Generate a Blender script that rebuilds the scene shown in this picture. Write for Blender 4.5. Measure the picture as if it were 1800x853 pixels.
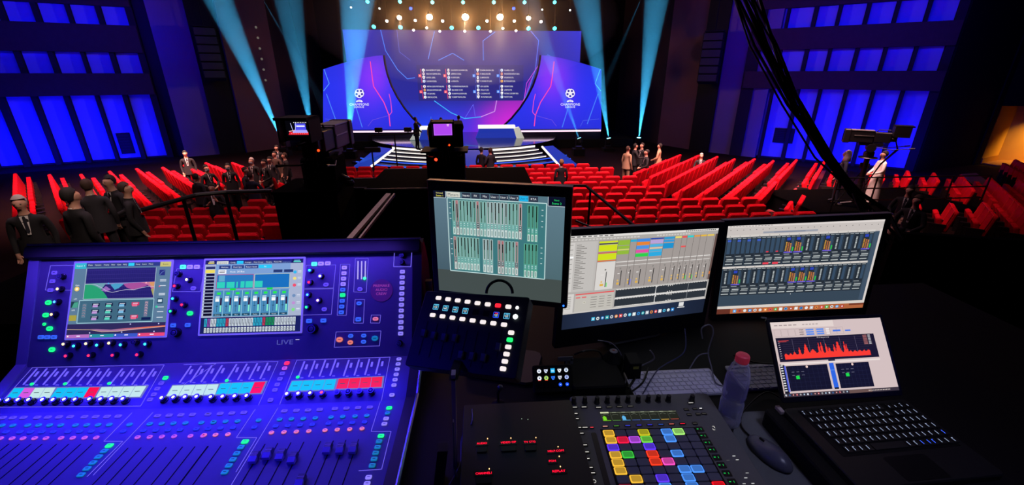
import bpy, math, random
from mathutils import Vector, Matrix
random.seed(7)
for o in list(bpy.data.objects): bpy.data.objects.remove(o)
SC = bpy.context.scene
COL = SC.collection
LIFT = 4.7            # the eye is 4.7 m above the hall floor; everything below is laid out from the eye and lifted at the end
R = math.radians

# ------------------------------------------------------------------ camera, world, lights, exposure
F, CX, CY = 758.0, 900.0, 426.5
YAW, PITCH = R(4.0), math.atan((426.5-130)/758.0)
fwd = Vector((math.sin(YAW)*math.cos(PITCH), math.cos(YAW)*math.cos(PITCH), -math.sin(PITCH)))
rgt = Vector((math.cos(YAW), -math.sin(YAW), 0))
upv = rgt.cross(fwd)
cam = bpy.data.cameras.new('camera'); camo = bpy.data.objects.new('camera', cam); COL.objects.link(camo)
cam.sensor_width = 36; cam.lens = 758/1800*36; cam.clip_start = .05; cam.clip_end = 200
camo.matrix_world = Matrix(((rgt.x, upv.x, -fwd.x, 0), (rgt.y, upv.y, -fwd.y, 0), (rgt.z, upv.z, -fwd.z, LIFT), (0, 0, 0, 1)))
SC.camera = camo
SC.view_settings.view_transform = 'Standard'; SC.view_settings.look = 'None'
SC.view_settings.gamma = 1; SC.view_settings.use_curve_mapping = False
SC.view_settings.exposure = 0.0
SC.cycles.max_bounces = 5; SC.cycles.diffuse_bounces = 2; SC.cycles.glossy_bounces = 3
SC.cycles.transmission_bounces = 6; SC.cycles.transparent_max_bounces = 16; SC.cycles.volume_bounces = 0
SC.cycles.caustics_reflective = False; SC.cycles.caustics_refractive = False
SC.cycles.sample_clamp_indirect = 3
w = bpy.data.worlds.new('dim_hall_air'); SC.world = w; w.use_nodes = True
w.node_tree.nodes['Background'].inputs[0].default_value = (.30, .22, .5, 1)
w.node_tree.nodes['Background'].inputs[1].default_value = .006

def lin(c):
    if isinstance(c, str):
        c = c.lstrip('#'); c = [int(c[i:i+2], 16)/255 for i in (0, 2, 4)]
    return tuple(x/12.92 if x <= .04045 else ((x+.055)/1.055)**2.4 for x in c[:3])
def light(name, kind, loc, target, energy, color, size=1, size_y=None, spot=None, blend=.3):
    L = bpy.data.lights.new(name, kind); L.energy = energy; L.color = color
    if kind == 'AREA':
        L.size = size
        if size_y: L.shape = 'RECTANGLE'; L.size_y = size_y
    else: L.shadow_soft_size = size
    if kind == 'SPOT': L.spot_size = spot; L.spot_blend = blend
    o = bpy.data.objects.new(name, L); COL.objects.link(o); o.location = loc
    d = Vector(target)-Vector(loc); q = d.to_track_quat('-Z', 'Y'); o.rotation_euler = q.to_euler()
    return o
# house lighting over the seat blocks: overhead panels of warm work light
def spread(o, d): o.data.spread = R(d); return o
spread(light('house_light', 'AREA', (9, 14, 7), (11, 17.5, -4.7), 1500, (1, .5, .45), 6, 4), 55)
spread(light('house_light', 'AREA', (-11, 14, 7), (-13.5, 19, -4.7), 1300, (1, .5, .45), 6, 4), 48)
spread(light('house_light', 'AREA', (3, 12, 7), (3.5, 15.5, -4.7), 620, (1, .55, .6), 7, 3), 85)
spread(light('house_light', 'AREA', (-8, 9, 7), (-7.5, 8.0, -4.7), 110, (1, .6, .75), 5, 3), 80)
spread(light('house_light', 'AREA', (14, 13, 6), (14.5, 15.5, -4.7), 30, (1, .5, .4), 4, 3), 90)
light('added_ambient_fill', 'AREA', (0, 15, 7.8), (0, 17, -4.7), 300, (1, .6, .95), 20, 14)  # wide unseen fill, added to lift the ambient tone of the walls
# blue floods washing the side walls from the floor
BLU = (.0035, .0045, 1)
light('blue_wall_flood', 'AREA', (-21.9, 23.9, -4.3), (-23.2, 26.8, -2.2), 600, BLU, 6.5, .4)
light('blue_wall_flood', 'AREA', (18.4, 20.9, -4.3), (19.8, 22.7, -2.2), 450, BLU, 7.5, .4)
spread(light('blue_wall_flood', 'AREA', (-18.5, 21.5, 3), (-22.4, 27.2, 1.6), 330, (.006, .006, 1), 8, .6), 120)
spread(light('blue_wall_flood', 'AREA', (15.2, 18.6, 3), (18.9, 24.0, 1.6), 360, (.006, .006, 1), 9, .6), 120)
# blue work light at the desk: strips built into the console and added unseen area lights over the desk
light('console_strip_light', 'AREA', (-.86, 1.27, -.475), (-.86, 1.20, -.70), 3.2, (.13, .055, 1), 1.15, .02)
light('console_strip_light', 'AREA', (-.86, 1.07, -.80), (-.86, 1.0, -.93), 2.2, (.025, .012, 1), 1.15, .03)
spread(light('desk_fill_light', 'AREA', (-1.0, .72, -.1), (-.8, .88, -.9), 3.0, (.012, .004, 1), .8, .25), 110)  # unseen blue area light added to carry the glow across the deck
spread(light('desk_fill_light', 'AREA', (.95, .35, .5), (.85, .95, -.9), .75, (.6, .62, 1), .4, .3), 75)  # unseen cool fill added to lift the keyboards and pad controller

light('blue_side_light', 'AREA', (1.55, .5, -.45), (.95, .78, -.93), .10, (.03, .03, 1), .15, .05)
spread(light('near_men_fill', 'AREA', (-4.2, 5.2, 1.5), (-6.8, 7.5, -2.2), 13, (1, .72, .62), .8, .8), 60)  # unseen warm fill added to brighten the nearest men on the left

# ------------------------------------------------------------------ pixel rays (used to lay real surfaces out at their real place)
def ray(x, y): return rgt*((x-CX)/F) - upv*((y-CY)/F) + fwd
def onz(x, y, z): r = ray(x, y); return r*(z/r.z)
def ony(x, y, Y): r = ray(x, y); return r*(Y/r.y)
def uv(m, x, y):
    i = m.inverted(); o = i @ Vector((0, 0, 0)); d = (i @ ray(x, y)) - o
    p = o - d*(o.z/d.z); return (p.x, p.y)

# ------------------------------------------------------------------ materials
MATS = {}
def mat(name, c, rough=.6, metal=0., emit=None, es=1., noise=0., nscale=20., bump=0., spec=.5, trans=0., alpha=1., coat=0.):
    if name in MATS: return MATS[name]
    m = bpy.data.materials.new(name); m.use_nodes = True; nt = m.node_tree; b = nt.nodes['Principled BSDF']
    col = (*lin(c), 1)
    b.inputs['Base Color'].default_value = col; b.inputs['Roughness'].default_value = rough; b.inputs['Metallic'].default_value = metal
    b.inputs['Specular IOR Level'].default_value = spec; b.inputs['Transmission Weight'].default_value = trans
    b.inputs['Alpha'].default_value = alpha; b.inputs['Coat Weight'].default_value = coat
    if emit is not None:
        b.inputs['Emission Color'].default_value = (*lin(emit), 1); b.inputs['Emission Strength'].default_value = es
    if noise or bump:
        tc = nt.nodes.new('ShaderNodeTexCoord'); nz = nt.nodes.new('ShaderNodeTexNoise'); nz.inputs['Scale'].default_value = nscale
        nz.inputs['Detail'].default_value = 4; nt.links.new(tc.outputs['Object'], nz.inputs['Vector'])
        if noise:
            mx = nt.nodes.new('ShaderNodeMix'); mx.data_type = 'RGBA'
            mx.inputs[6].default_value = tuple(v*(1-noise) for v in col[:3])+(1,); mx.inputs[7].default_value = tuple(min(1, v*(1+noise)) for v in col[:3])+(1,)
            nt.links.new(nz.outputs['Fac'], mx.inputs[0]); nt.links.new(mx.outputs[2], b.inputs['Base Color'])
        if bump:
            bp = nt.nodes.new('ShaderNodeBump'); bp.inputs['Strength'].default_value = bump; bp.inputs['Distance'].default_value = .01
            nt.links.new(nz.outputs['Fac'], bp.inputs['Height']); nt.links.new(bp.outputs[0], b.inputs['Normal'])
    MATS[name] = m; return m
def glow(c, s=1., name=None):
    return mat(name or 'glow_%s_%g' % (c.lstrip('#'), s), '#0a0a0a', .5, emit=c, es=s, spec=.2)
def screen_mat(s=1.):
    n = 'lit_display_%g' % s
    if n in MATS: return MATS[n]
    m = bpy.data.materials.new(n); m.use_nodes = True; nt = m.node_tree; b = nt.nodes['Principled BSDF']
    a = nt.nodes.new('ShaderNodeAttribute'); a.attribute_name = 'Col'
    b.inputs['Base Color'].default_value = (.005, .005, .006, 1); b.inputs['Roughness'].default_value = .35; b.inputs['Specular IOR Level'].default_value = .2
    nt.links.new(a.outputs['Color'], b.inputs['Emission Color']); b.inputs['Emission Strength'].default_value = s
    MATS[n] = m; return m

# ------------------------------------------------------------------ mesh building
class M:
    def __init__(s): s.v = []; s.f = []; s.c = []; s.mi = []
    def add(s, vs, fs, col=None, mi=0):
        n = len(s.v); s.v += [tuple(v) for v in vs]; s.f += [tuple(i+n for i in f) for f in fs]
        s.c += [col]*len(fs); s.mi += [mi]*len(fs); return s
    def box(s, x0, y0, z0, x1, y1, z1, mtx=None, mi=0):
        if x0 > x1: x0, x1 = x1, x0
        if y0 > y1: y0, y1 = y1, y0
        if z0 > z1: z0, z1 = z1, z0
        vs = [Vector(p) for p in ((x0,y0,z0),(x1,y0,z0),(x1,y1,z0),(x0,y1,z0),(x0,y0,z1),(x1,y0,z1),(x1,y1,z1),(x0,y1,z1))]
        if mtx: vs = [mtx @ v for v in vs]
        return s.add(vs, [(0,3,2,1),(4,5,6,7),(0,1,5,4),(1,2,6,5),(2,3,7,6),(3,0,4,7)], mi=mi)
    def rbox(s, x0, y0, z0, x1, y1, z1, r=.01, top=None, k=2, mtx=None, mi=0):
        # rounded-corner slab in xy with a chamfered upper and lower rim
        r = min(r, (x1-x0)*.49, (y1-y0)*.49); t = r*.5 if top is None else top
        def ring(ins, z):
            o = []
            for cx, cy, a0 in ((x1-r, y1-r, 0), (x0+r, y1-r, 90), (x0+r, y0+r, 180), (x1-r, y0+r, 270)):
                for i in range(k+1):
                    a = R(a0+90*i/k); o.append(Vector((cx+(r-ins)*math.cos(a), cy+(r-ins)*math.sin(a), z)))
            return o
        t = min(t, (z1-z0)*.45); rings = [ring(t*.8, z0), ring(0, z0+t), ring(0, z1-t), ring(t*.8, z1)]
        n = 4*(k+1); vs = sum(rings, [])
        if mtx: vs = [mtx @ v for v in vs]
        fs = [tuple(reversed(range(n))), tuple(range(3*n, 4*n))]
        for j in range(3):
            for i in range(n): fs.append((j*n+i, j*n+(i+1) % n, (j+1)*n+(i+1) % n, (j+1)*n+i))
        return s.add(vs, fs, mi=mi)
    def loft(s, rings, cap=True, mi=0):
        n = len(rings[0]); vs = sum([list(r) for r in rings], []); fs = []
        for j in range(len(rings)-1):
            for i in range(n): fs.append((j*n+i, j*n+(i+1) % n, (j+1)*n+(i+1) % n, (j+1)*n+i))
        if cap: fs += [tuple(reversed(range(n))), tuple(range((len(rings)-1)*n, len(rings)*n))]
        return s.add(vs, fs, mi=mi)
    def lathe(s, prof, n=12, mtx=None, mi=0):
        rings = [[Vector((r*math.cos(2*math.pi*i/n), r*math.sin(2*math.pi*i/n), z)) for i in range(n)] for r, z in prof]
        if mtx: rings = [[mtx @ v for v in r] for r in rings]
        return s.loft(rings, mi=mi)
    def cyl(s, p0, p1, r0, r1=None, n=10, mi=0):
        p0 = Vector(p0); p1 = Vector(p1); r1 = r0 if r1 is None else r1; d = (p1-p0)
        q = d.to_track_quat('Z', 'X').to_matrix().to_4x4(); q.translation = p0
        return s.lathe([(r0, 0), (r1, d.length)], n, q, mi)
    def tube(s, pts, r, n=6, mi=0):
        pts = [Vector(p) for p in pts]; rings = []; ref = Vector((0, 0, 1))
        for i, p in enumerate(pts):
            d = (pts[min(i+1, len(pts)-1)]-pts[max(i-1, 0)]).normalized()
            a = d.cross(ref)
            if a.length < .05: a = d.cross(Vector((1, 0, 0)))
            a.normalize(); b = a.cross(d); ref = b
            rr = r[i] if isinstance(r, (list, tuple)) else r
            rings.append([p+a*rr*math.cos(2*math.pi*k/n)+b*rr*math.sin(2*math.pi*k/n) for k in range(n)])
        return s.loft(rings, mi=mi)
    def prism(s, poly, z0, z1, mtx=None, mi=0):
        n = len(poly); vs = [Vector((x, y, z0)) for x, y in poly]+[Vector((x, y, z1)) for x, y in poly]
        if mtx: vs = [mtx @ v for v in vs]
        return s.add(vs, [tuple(reversed(range(n))), tuple(range(n, 2*n))]+[(i, (i+1) % n, n+(i+1) % n, n+i) for i in range(n)], mi=mi)
    def ball(s, c, rx, ry=None, rz=None, n=10, m=6, mtx=None, mi=0):
        ry = ry or rx; rz = rz or rx; rings = []
        for j in range(m+1):
            a = math.pi*(j+.02)/(m+.04)-math.pi/2
            rings.append([Vector((c[0]+rx*math.cos(a)*math.cos(2*math.pi*i/n), c[1]+ry*math.cos(a)*math.sin(2*math.pi*i/n), c[2]+rz*math.sin(a))) for i in range(n)])
        if mtx: rings = [[mtx @ v for v in r] for r in rings]
        return s.loft(rings, mi=mi)
    def mesh(s, name, mats):
        me = bpy.data.meshes.new(name); me.from_pydata(s.v, [], s.f)
        for m in (mats if isinstance(mats, (list, tuple)) else [mats]): me.materials.append(m)
        if any(s.mi): me.polygons.foreach_set('material_index', s.mi)
        if any(c is not None for c in s.c):
            at = me.color_attributes.new('Col', 'FLOAT_COLOR', 'CORNER'); d = []
            for f, c in zip(s.f, s.c):
                if c is None: c = (0, 0, 0)
                if isinstance(c[0], (tuple, list)):
                    for k in range(len(f)): d += [*c[k], 1]
                else: d += [*c, 1]*len(f)
            at.data.foreach_set('color', d)
        me.update(); return me
def link(name, data, parent=None, mtx=None):
    o = bpy.data.objects.new(name, data); COL.objects.link(o)
    if parent: o.parent = parent
    if mtx is not None: o.matrix_local = mtx
    return o
def obj(name, m, mats, parent=None, mtx=None, label=None, smooth=False):
    me = m.mesh(name, mats)
    if smooth: me.polygons.foreach_set('use_smooth', [True]*len(me.polygons))
    o = link(name, me, parent, mtx)
    if label: o['label'] = label
    return o
def tag(o, label, cat, group=None, kind=None):
    o['label'] = label; o['category'] = cat
    if group: o['group'] = group
    if kind: o['kind'] = kind
    return o
def thing(name, loc, label, cat, group=None, rz=0, mtx=None):
    o = link(name, None)
    if mtx is not None: o.matrix_world = mtx
    else: o.location = loc; o.rotation_euler = (0, 0, rz)
    return tag(o, label, cat, group)
def struct(name, m, mats, label=None):
    o = obj(name, m, mats); o['kind'] = 'structure'
    if label: o['label'] = label
    return o
def frame(c, ex, ey):
    ex = Vector(ex).normalized(); ey = Vector(ey); ey = (ey-ex*ey.dot(ex)).normalized(); ez = ex.cross(ey); c = Vector(c)
    return Matrix(((ex.x, ey.x, ez.x, c.x), (ex.y, ey.y, ez.y, c.y), (ex.z, ey.z, ez.z, c.z), (0, 0, 0, 1)))
def copy_tree(o, parent=None, pname=None):
    c = o.copy(); COL.objects.link(c)
    if parent: c.parent = parent
    for ch in o.children: copy_tree(ch, c)
    return c
def shift(x=0, y=0, z=0): return Matrix.Translation((x, y, z))

# ------------------------------------------------------------------ lettering and flat print
TXT = {}
def glyphs(t):
    if t not in TXT:
        cu = bpy.data.curves.new('t', 'FONT'); cu.body = t; cu.resolution_u = 2; cu.fill_mode = 'FRONT'
        o = bpy.data.objects.new('t', cu); COL.objects.link(o); bpy.context.view_layer.update()
        me = bpy.data.meshes.new_from_object(o.evaluated_get(bpy.context.evaluated_depsgraph_get()))
        vs = [v.co.copy() for v in me.vertices]; fs = [tuple(p.vertices) for p in me.polygons]
        bpy.data.objects.remove(o); bpy.data.curves.remove(cu); bpy.data.meshes.remove(me)
        x0 = min(v.x for v in vs); x1 = max(v.x for v in vs); TXT[t] = (vs, fs, x0, x1)
    return TXT[t]
class UI(M):
    """flat coloured print in a W x H frame: origin top left, y down; layers lift by eps"""
    def __init__(s, w, h, W, H, eps=.00025): super().__init__(); s.w, s.h, s.W, s.H, s.eps = w, h, W, H, eps
    def p(s, x, y, k): return Vector((-s.w/2+x*s.w/s.W, s.h/2-y*s.h/s.H, k*s.eps))
    def rect(s, x0, y0, x1, y1, c, k=1):
        c = lin(c) if isinstance(c, str) else c
        s.add([s.p(x0, y1, k), s.p(x1, y1, k), s.p(x1, y0, k), s.p(x0, y0, k)], [(0, 1, 2, 3)], c)
    def poly(s, pts, c, k=1):
        n = len(pts); a = sum(pts[i][0]*pts[(i+1) % n][1]-pts[(i+1) % n][0]*pts[i][1] for i in range(n))
        if a > 0: pts = pts[::-1]
        s.add([s.p(x, y, k) for x, y in pts], [tuple(range(n))], lin(c) if isinstance(c, str) else c)
    def line(s, pts, wd, c, k=2):
        for (x0, y0), (x1, y1) in zip(pts[:-1], pts[1:]):
            d = math.hypot(x1-x0, y1-y0) or 1; nx, ny = -(y1-y0)/d*wd/2, (x1-x0)/d*wd/2
            s.poly([(x0+nx, y0+ny), (x1+nx, y1+ny), (x1-nx, y1-ny), (x0-nx, y0-ny)], c, k)
    def circ(s, x, y, r, c, k=2, n=10, ry=None):
        ry = ry or r; s.poly([(x+r*math.cos(2*math.pi*i/n), y+ry*math.sin(2*math.pi*i/n)) for i in range(n)], c, k)
    def box(s, x0, y0, x1, y1, wd, c, k=2): s.line([(x0, y0), (x1, y0), (x1, y1), (x0, y1), (x0, y0)], wd, c, k)
    def text(s, t, x, y, h, c, k=3, width=None, center=False):
        vs, fs, a, b = glyphs(t); sx = sy = h/.72
        if width: sx = width/(b-a)
        x -= (b-a)*sx/2 if center else 0
        s.add([s.p(x+(v.x-a)*sx, y+h-v.y*sy, k) for v in vs], fs, lin(c) if isinstance(c, str) else c)
    def grid(s, x0, y0, x1, y1, nx, ny, fn, k=0):
        for j in range(ny):
            for i in range(nx):
                q = [(x0+(x1-x0)*(i+a)/nx, y0+(y1-y0)*(j+b)/ny) for a, b in ((0, 1), (1, 1), (1, 0), (0, 0))]
                s.add([s.p(x, y, k) for x, y in q], [(0, 1, 2, 3)], tuple(fn(x, y) for x, y in q))
def mix3(a, b, t): t = max(0, min(1, t)); return tuple(p+(q-p)*t for p, q in zip(a, b))
def display(ui, parent, mtx=None, s=1., name='lit_screen', label=None): return obj(name, ui, screen_mat(s), parent, mtx, label)

# ================================================================== the hall
FZ = -4.7
def proj(p):
    p = Vector(p); d = p.dot(fwd); return (CX+F*p.dot(rgt)/d, CY-F*p.dot(upv)/d)
carpet = mat('dark_carpet', '#160607', .95, noise=.4, nscale=3, bump=.3, spec=.1)
dark_wall = mat('dark_plaster', '#2c2430', .9, noise=.15, nscale=.6, spec=.1)
violet_wall = mat('violet_grey_plaster', '#6a5a78', .9, noise=.1, nscale=.8, spec=.1)
brown_band = mat('brown_timber_band', '#3a2a26', .8, noise=.25, nscale=4, spec=.15)
panel_tinted = mat('blue_tinted_wall_panel', '#7c84b8', .85, noise=.08, nscale=1.5, spec=.1)  # blue of the flood light partly put into the panels' base colour
rib_mat = mat('dark_rib', '#241c22', .8, spec=.1)
black = mat('matt_black', '#0b0b0d', .7, noise=.2, nscale=30, spec=.2)
black_gloss = mat('satin_black', '#0c0c10', .35, spec=.4)
black_cloth = mat('black_drape', '#08080a', .95, noise=.3, nscale=6, bump=.4, spec=.05)
steel = mat('brushed_steel', '#8a8a90', .35, 1., noise=.15, nscale=40)
alu = mat('dull_aluminium', '#b4b2ac', .45, .9, noise=.1, nscale=30)

f = M(); f.box(-34, -4, FZ-.2, 36, 38, FZ); struct('floor', f, carpet)
f = M(); f.box(-34, -4, 8.2, 36, 38, 8.4); struct('ceiling', f, mat('black_ceiling', '#0a090c', .95, spec=.05))
f = M(); f.box(-34, -4.2, FZ, 36, -4, 8.2); struct('wall_back', f, dark_wall)
f = M(); f.box(-34, 37.8, FZ, 36, 38, 8.2); struct('wall_front', f, black_cloth)
f = M(); f.box(-34.2, -4, FZ, -34, 38, 8.2); struct('wall_far_left', f, dark_wall)
f = M(); f.box(36, -4, FZ, 36.2, 38, 8.2); struct('wall_far_right', f, dark_wall)

def upright(p, d): # frame with x along d, y up, z toward the hall
    return frame((p[0], p[1], 0), (d[0], d[1], 0), (0, 0, 1))
WL = upright((-20, 26.9), (.914, .407)); WR = upright((19, 22.9), (.788, -.616))
def coffered(name, W, edges, yref, xref, rows, u0, u1, extra):
    if u1 is None: u1 = uv(W, edges[-1], yref)[0]+.4
    f = M(); f.box(u0, FZ, -.7, u1, 8.2, -.42); root = obj(name, f, dark_wall, None, W); root['kind'] = 'structure'
    us = [uv(W, x, yref)[0] for x in edges]
    zs = [(uv(W, xref, a)[1], uv(W, xref, b)[1]) for a, b in rows]
    zs[-1] = (zs[-1][0], FZ+.1)
    for a, b in zip(us[0::2], us[1::2]):
        for (zt, zb) in zs:
            f = M(); f.rbox(a, zb, -.42, b, zt, -.36, .02); obj('wall_panel', f, panel_tinted, root)
    # ribs between the bays and timber bands between the storeys
    gaps = [(us[0]-.7, us[0])]+[(us[i], us[i+1]) for i in range(1, len(us)-1, 2)]+[(us[-1], us[-1]+.35)]
    for a, b in gaps:
        f = M(); f.box(a+.02, FZ, -.42, b-.02, 8.1, -.12); obj('rib', f, rib_mat, root)
    for (zt, zb), (zt2, zb2) in zip(zs[:-1], zs[1:]):
        f = M(); f.box(us[0]-.6, zt2, -.42, us[-1]+.3, zb, .02); obj('timber_band', f, brown_band, root)
    f = M(); f.box(us[0]-.6, zs[0][0], -.42, us[-1]+.3, 8.1, .02); obj('timber_band', f, brown_band, root)
    for x, y0, y1, wdt in extra:
        a, zt = uv(W, x, y0); b, zb = uv(W, x+wdt, y1)
        f = M(); f.box(a, zb, -.36, b, zt, -.3); g = obj('wall_vent', f, rib_mat, root)
        f = M()
        for i in range(7): f.box(a+.05, zb+.08+(zt-zb-.16)*i/6.5, -.3, b-.05, zb+.12+(zt-zb-.16)*i/6.5, -.27)
        obj('louvre', f, dark_wall, g)
    return us
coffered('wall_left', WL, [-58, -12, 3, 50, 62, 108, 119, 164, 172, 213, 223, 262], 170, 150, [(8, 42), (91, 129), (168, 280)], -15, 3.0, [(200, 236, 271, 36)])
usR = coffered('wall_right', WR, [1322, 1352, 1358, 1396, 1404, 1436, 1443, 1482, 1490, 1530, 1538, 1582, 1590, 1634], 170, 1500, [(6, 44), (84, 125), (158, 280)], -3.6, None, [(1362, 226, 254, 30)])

# plain violet wall faces, black pilasters, and the dark corner toward the stage
def slab(name, a, b, z0, z1, m, th=.25, kind='structure', label=None):
    f = M(); d = Vector((b[0]-a[0], b[1]-a[1])); L = d.length; W = upright(a, d/L)
    f.box(0, z0, -th, L, z1, 0); o = obj(name, f, m, None, W)
    if kind: o['kind'] = kind
    return o
slab('wall_left_stage_side', (-17.9, 27.6), (-15.6, 28.9), FZ, 8.2, violet_wall)
slab('wall_left_corner', (-15.0, 29.0), (-13.2, 31.3), FZ, 8.2, mat('mauve_plaster', '#5a3f50', .9, noise=.1, nscale=.8, spec=.1))
slab('wall_left_return', (-13.2, 31.3), (-12.4, 37.8), FZ, 8.2, dark_wall)
slab('wall_right_return', (11.6, 37.8), (12.6, 30.6), FZ, 8.2, dark_wall)
slab('wall_right_corner', (12.6, 30.6), (13.9, 28.0), FZ, 8.2, mat('mauve_plaster', '#5a3f50', .9))
slab('wall_right_stage_side', (14.3, 27.4), (16.4, 25.0), FZ, 8.2, violet_wall)
slab('trim_1', (-16.3, 28.3), (-15.0, 29.2), FZ, 8.2, black, .1)
slab('trim_2', (13.7, 28.0), (14.5, 27.0), FZ, 8.2, black, .1)
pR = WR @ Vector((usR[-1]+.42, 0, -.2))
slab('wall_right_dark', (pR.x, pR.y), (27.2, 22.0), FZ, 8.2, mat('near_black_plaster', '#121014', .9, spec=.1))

# loudspeaker arrays hung on the pilasters
def line_array(x, y, z, rz, label):
    t = thing('line_array_speaker', (x, y, z), label, 'loudspeaker', rz=rz)
    for i in range(6):
        f = M(); m = Matrix.Translation((0, 0, 1.25-i*.46)) @ Matrix.Rotation(R(-i*2.5), 4, 'X')
        f.rbox(-.55, -.35, -.215, .55, .35, .215, .05, mtx=m); c = obj('cabinet', f, black, t)
        f = M(); f.box(-.5, -.37, -.18, .5, -.35, .18, m); obj('grille', f, mat('perforated_steel', '#161618', .6, noise=.5, nscale=200), c)
    f = M(); f.box(-.5, -.3, 1.5, .5, .3, 1.58); obj('flying_frame', f, black, t)
    f = M(); f.cyl((0, 0, 1.58), (0, 0, 8.2-z), .03); obj('suspension', f, black, t)
line_array(-15.35, 28.0, .95, R(30), 'black line of loudspeaker cabinets hung before the left wall')
line_array(13.6, 26.7, .75, R(-35), 'black line of loudspeaker cabinets hung before the right wall')
f = M(); f.cyl((-10.9, 30, 0), (-10.9, 30, 8.2), .02)
t = thing('hanging_lamp_string', (-11.4, 30, 8.2), 'vertical string of six small dim lamps left of the stage', 'lamps')
f = M(); f.tube([(0, 0, 0), (.3, 0, -6.6), (1.1, 0, -10.9)], .02); obj('cable', f, black, t)
for i in range(6):
    f = M(); p = ony(450+i*3.4, 48+i*18.6, 30); f.ball((p.x+11.4, 0, p.z-8.2), .07); obj('lamp', f, glow('#8a8478', .5), t)

# lit doorway and lobby on the right
dm = mat('warm_lobby_plaster', '#d8a850', .85, noise=.06, nscale=2, spec=.1)
zt = ony(1780, 186, 22).z
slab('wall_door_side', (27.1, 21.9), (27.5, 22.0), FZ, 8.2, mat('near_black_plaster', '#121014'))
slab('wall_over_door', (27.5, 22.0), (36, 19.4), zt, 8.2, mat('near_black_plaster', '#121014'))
slab('wall_lobby_left', (27.6, 22.05), (29.75, 23.0), FZ, zt, dm)
slab('wall_lobby_right', (29.75, 23.0), (35, 21.0), FZ, zt, dm)
f = M(); f.box(28.0, 21.5, FZ, 36, 24.5, FZ+.06); struct('lobby_floor', f, mat('tan_floor', '#a07038', .7, noise=.1))
slab('baseboard_right', (27.66, 22.02), (29.72, 22.93), FZ+.06, FZ+.35, mat('oak_trim', '#b07830', .6), .05)
spread(light('lobby_light', 'AREA', (31.2, 21.6, zt-.15), (30.9, 22.0, -4), 85, (1, .52, .1), 1.2, .4), 100)
# carpeted aisles
def floor_quad(name, px, z, m, th=.03, kind='structure'):
    ps = [onz(x, y, z) for x, y in px]; f = M(); f.prism([(p.x, p.y) for p in ps], z-th, z); o = obj(name, f, m); o['kind'] = kind; return o
floor_quad('aisle_right', [(1690, 306), (1716, 304), (1830, 388), (1830, 425)], FZ+.03, mat('tan_carpet', '#8a5a38', .9, noise=.2, nscale=6))
floor_quad('aisle_middle', [(1437, 300), (1452, 300), (1418, 372), (1345, 372)], FZ+.03, mat('crimson_carpet', '#7a1a22', .9, noise=.2, nscale=6))

# ------------------------------------------------------------------ seats
red = mat('red_seat_fabric', '#d0041a', .8, noise=.18, nscale=14, bump=.2, spec=.12)
red_edge = mat('red_seat_piping', '#e01420', .5, spec=.3)
armm = mat('dark_arm_plastic', '#150a0c', .5)
def make_seat():
    t = thing('theatre_seat', (0, 0, 0), '', 'seat')
    m = Matrix.Translation((0, -.24, .36)) @ Matrix.Rotation(R(90+10), 4, 'X')
    f = M()
    for i in range(1):
        f.rbox(-.285, 0, -.055, .285, .68, .055, .07, .03, mtx=m)
    b = obj('backrest', f, red, t)
    f = M(); f.tube([m @ Vector(p) for p in ((-.275, .02, -.06), (-.275, .63, -.06), (-.24, .672, -.06), (.24, .672, -.06), (.275, .63, -.06), (.275, .02, -.06))], .011, 4)
    obj('piping', f, red_edge, b)
    m2 = Matrix.Translation((0, -.12, .42)) @ Matrix.Rotation(R(76), 4, 'X')
    f = M(); f.rbox(-.245, 0, -.06, .245, .38, .06, .06, .03, mtx=m2); obj('seat_cushion', f, red, t)
    for s in (-1, 1):
        f = M(); f.box(s*.285-.018, -.2, 0, s*.285+.018, .12, .56); f.box(s*.283-.022, -.24, .56, s*.283+.022, .2, .61); obj('armrest', f, armm, t)
    return t
seat0 = make_seat()
TH = ['first', 'second', 'third', 'fourth', 'fifth', 'sixth', 'seventh', 'eighth', 'ninth', 'tenth', 'eleventh', 'twelfth', 'thirteenth', 'fourteenth', 'fifteenth', 'sixteenth', 'seventeenth', 'eighteenth', 'nineteenth', 'twentieth', 'twenty-first', 'twenty-second', 'twenty-third', 'twenty-fourth', 'twenty-fifth', 'twenty-sixth', 'twenty-seventh', 'twenty-eighth', 'twenty-ninth', 'thirtieth']
for k_ in range(31, 60):
    TH.append(['thirtieth', 'fortieth', 'fiftieth'][k_//10-3] if k_ % 10 == 0 else ['thirty', 'forty', 'fifty'][k_//10-3]+'-'+TH[k_ % 10-1])
seats = []   # (x, y, rz, block, row, seat)
crow = [18.9, 18.05, 17.2, 16.4, 15.6, 14.75, 13.9, 13.1, 12.3, 11.5, 10.75, 10.0]
for r_, Y in enumerate(crow):
    if Y > 13.3: X0, X1 = -6.3+(18.9-Y)*-.15, 5.4+(18.9-Y)*.32
    else: X0, X1 = -11.2, 9.6+(11.5-Y)*.3
    n = int((X1-X0)/.67)
    for i in range(n):
        seats.append((X0+i*.67+(r_ % 2)*.3, Y, 0, 'centre block', r_, i))
ar = R(42.2); d = (math.sin(ar), math.cos(ar)); nn = (d[1], -d[0])
for r_, (ac, a0, a1) in enumerate([(-7.0, 16.3, 22.3), (-6.25, 16.1, 22.5), (-5.45, 15.7, 22.7), (-4.65, 14.9, 22.8), (-3.92, 14.9, 23), (-3.15, 14.9, 23.2), (-2.35, 15.2, 24), (-1.3, 15.4, 25), (-.55, 16.2, 23.5)]):
    for i in range(int((a1-a0)/.62)):
        a = a0+.3+i*.62; seats.append((d[0]*a+nn[0]*ac, d[1]*a+nn[1]*ac, -(ar-math.pi/2), 'right block', r_, i))
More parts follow.
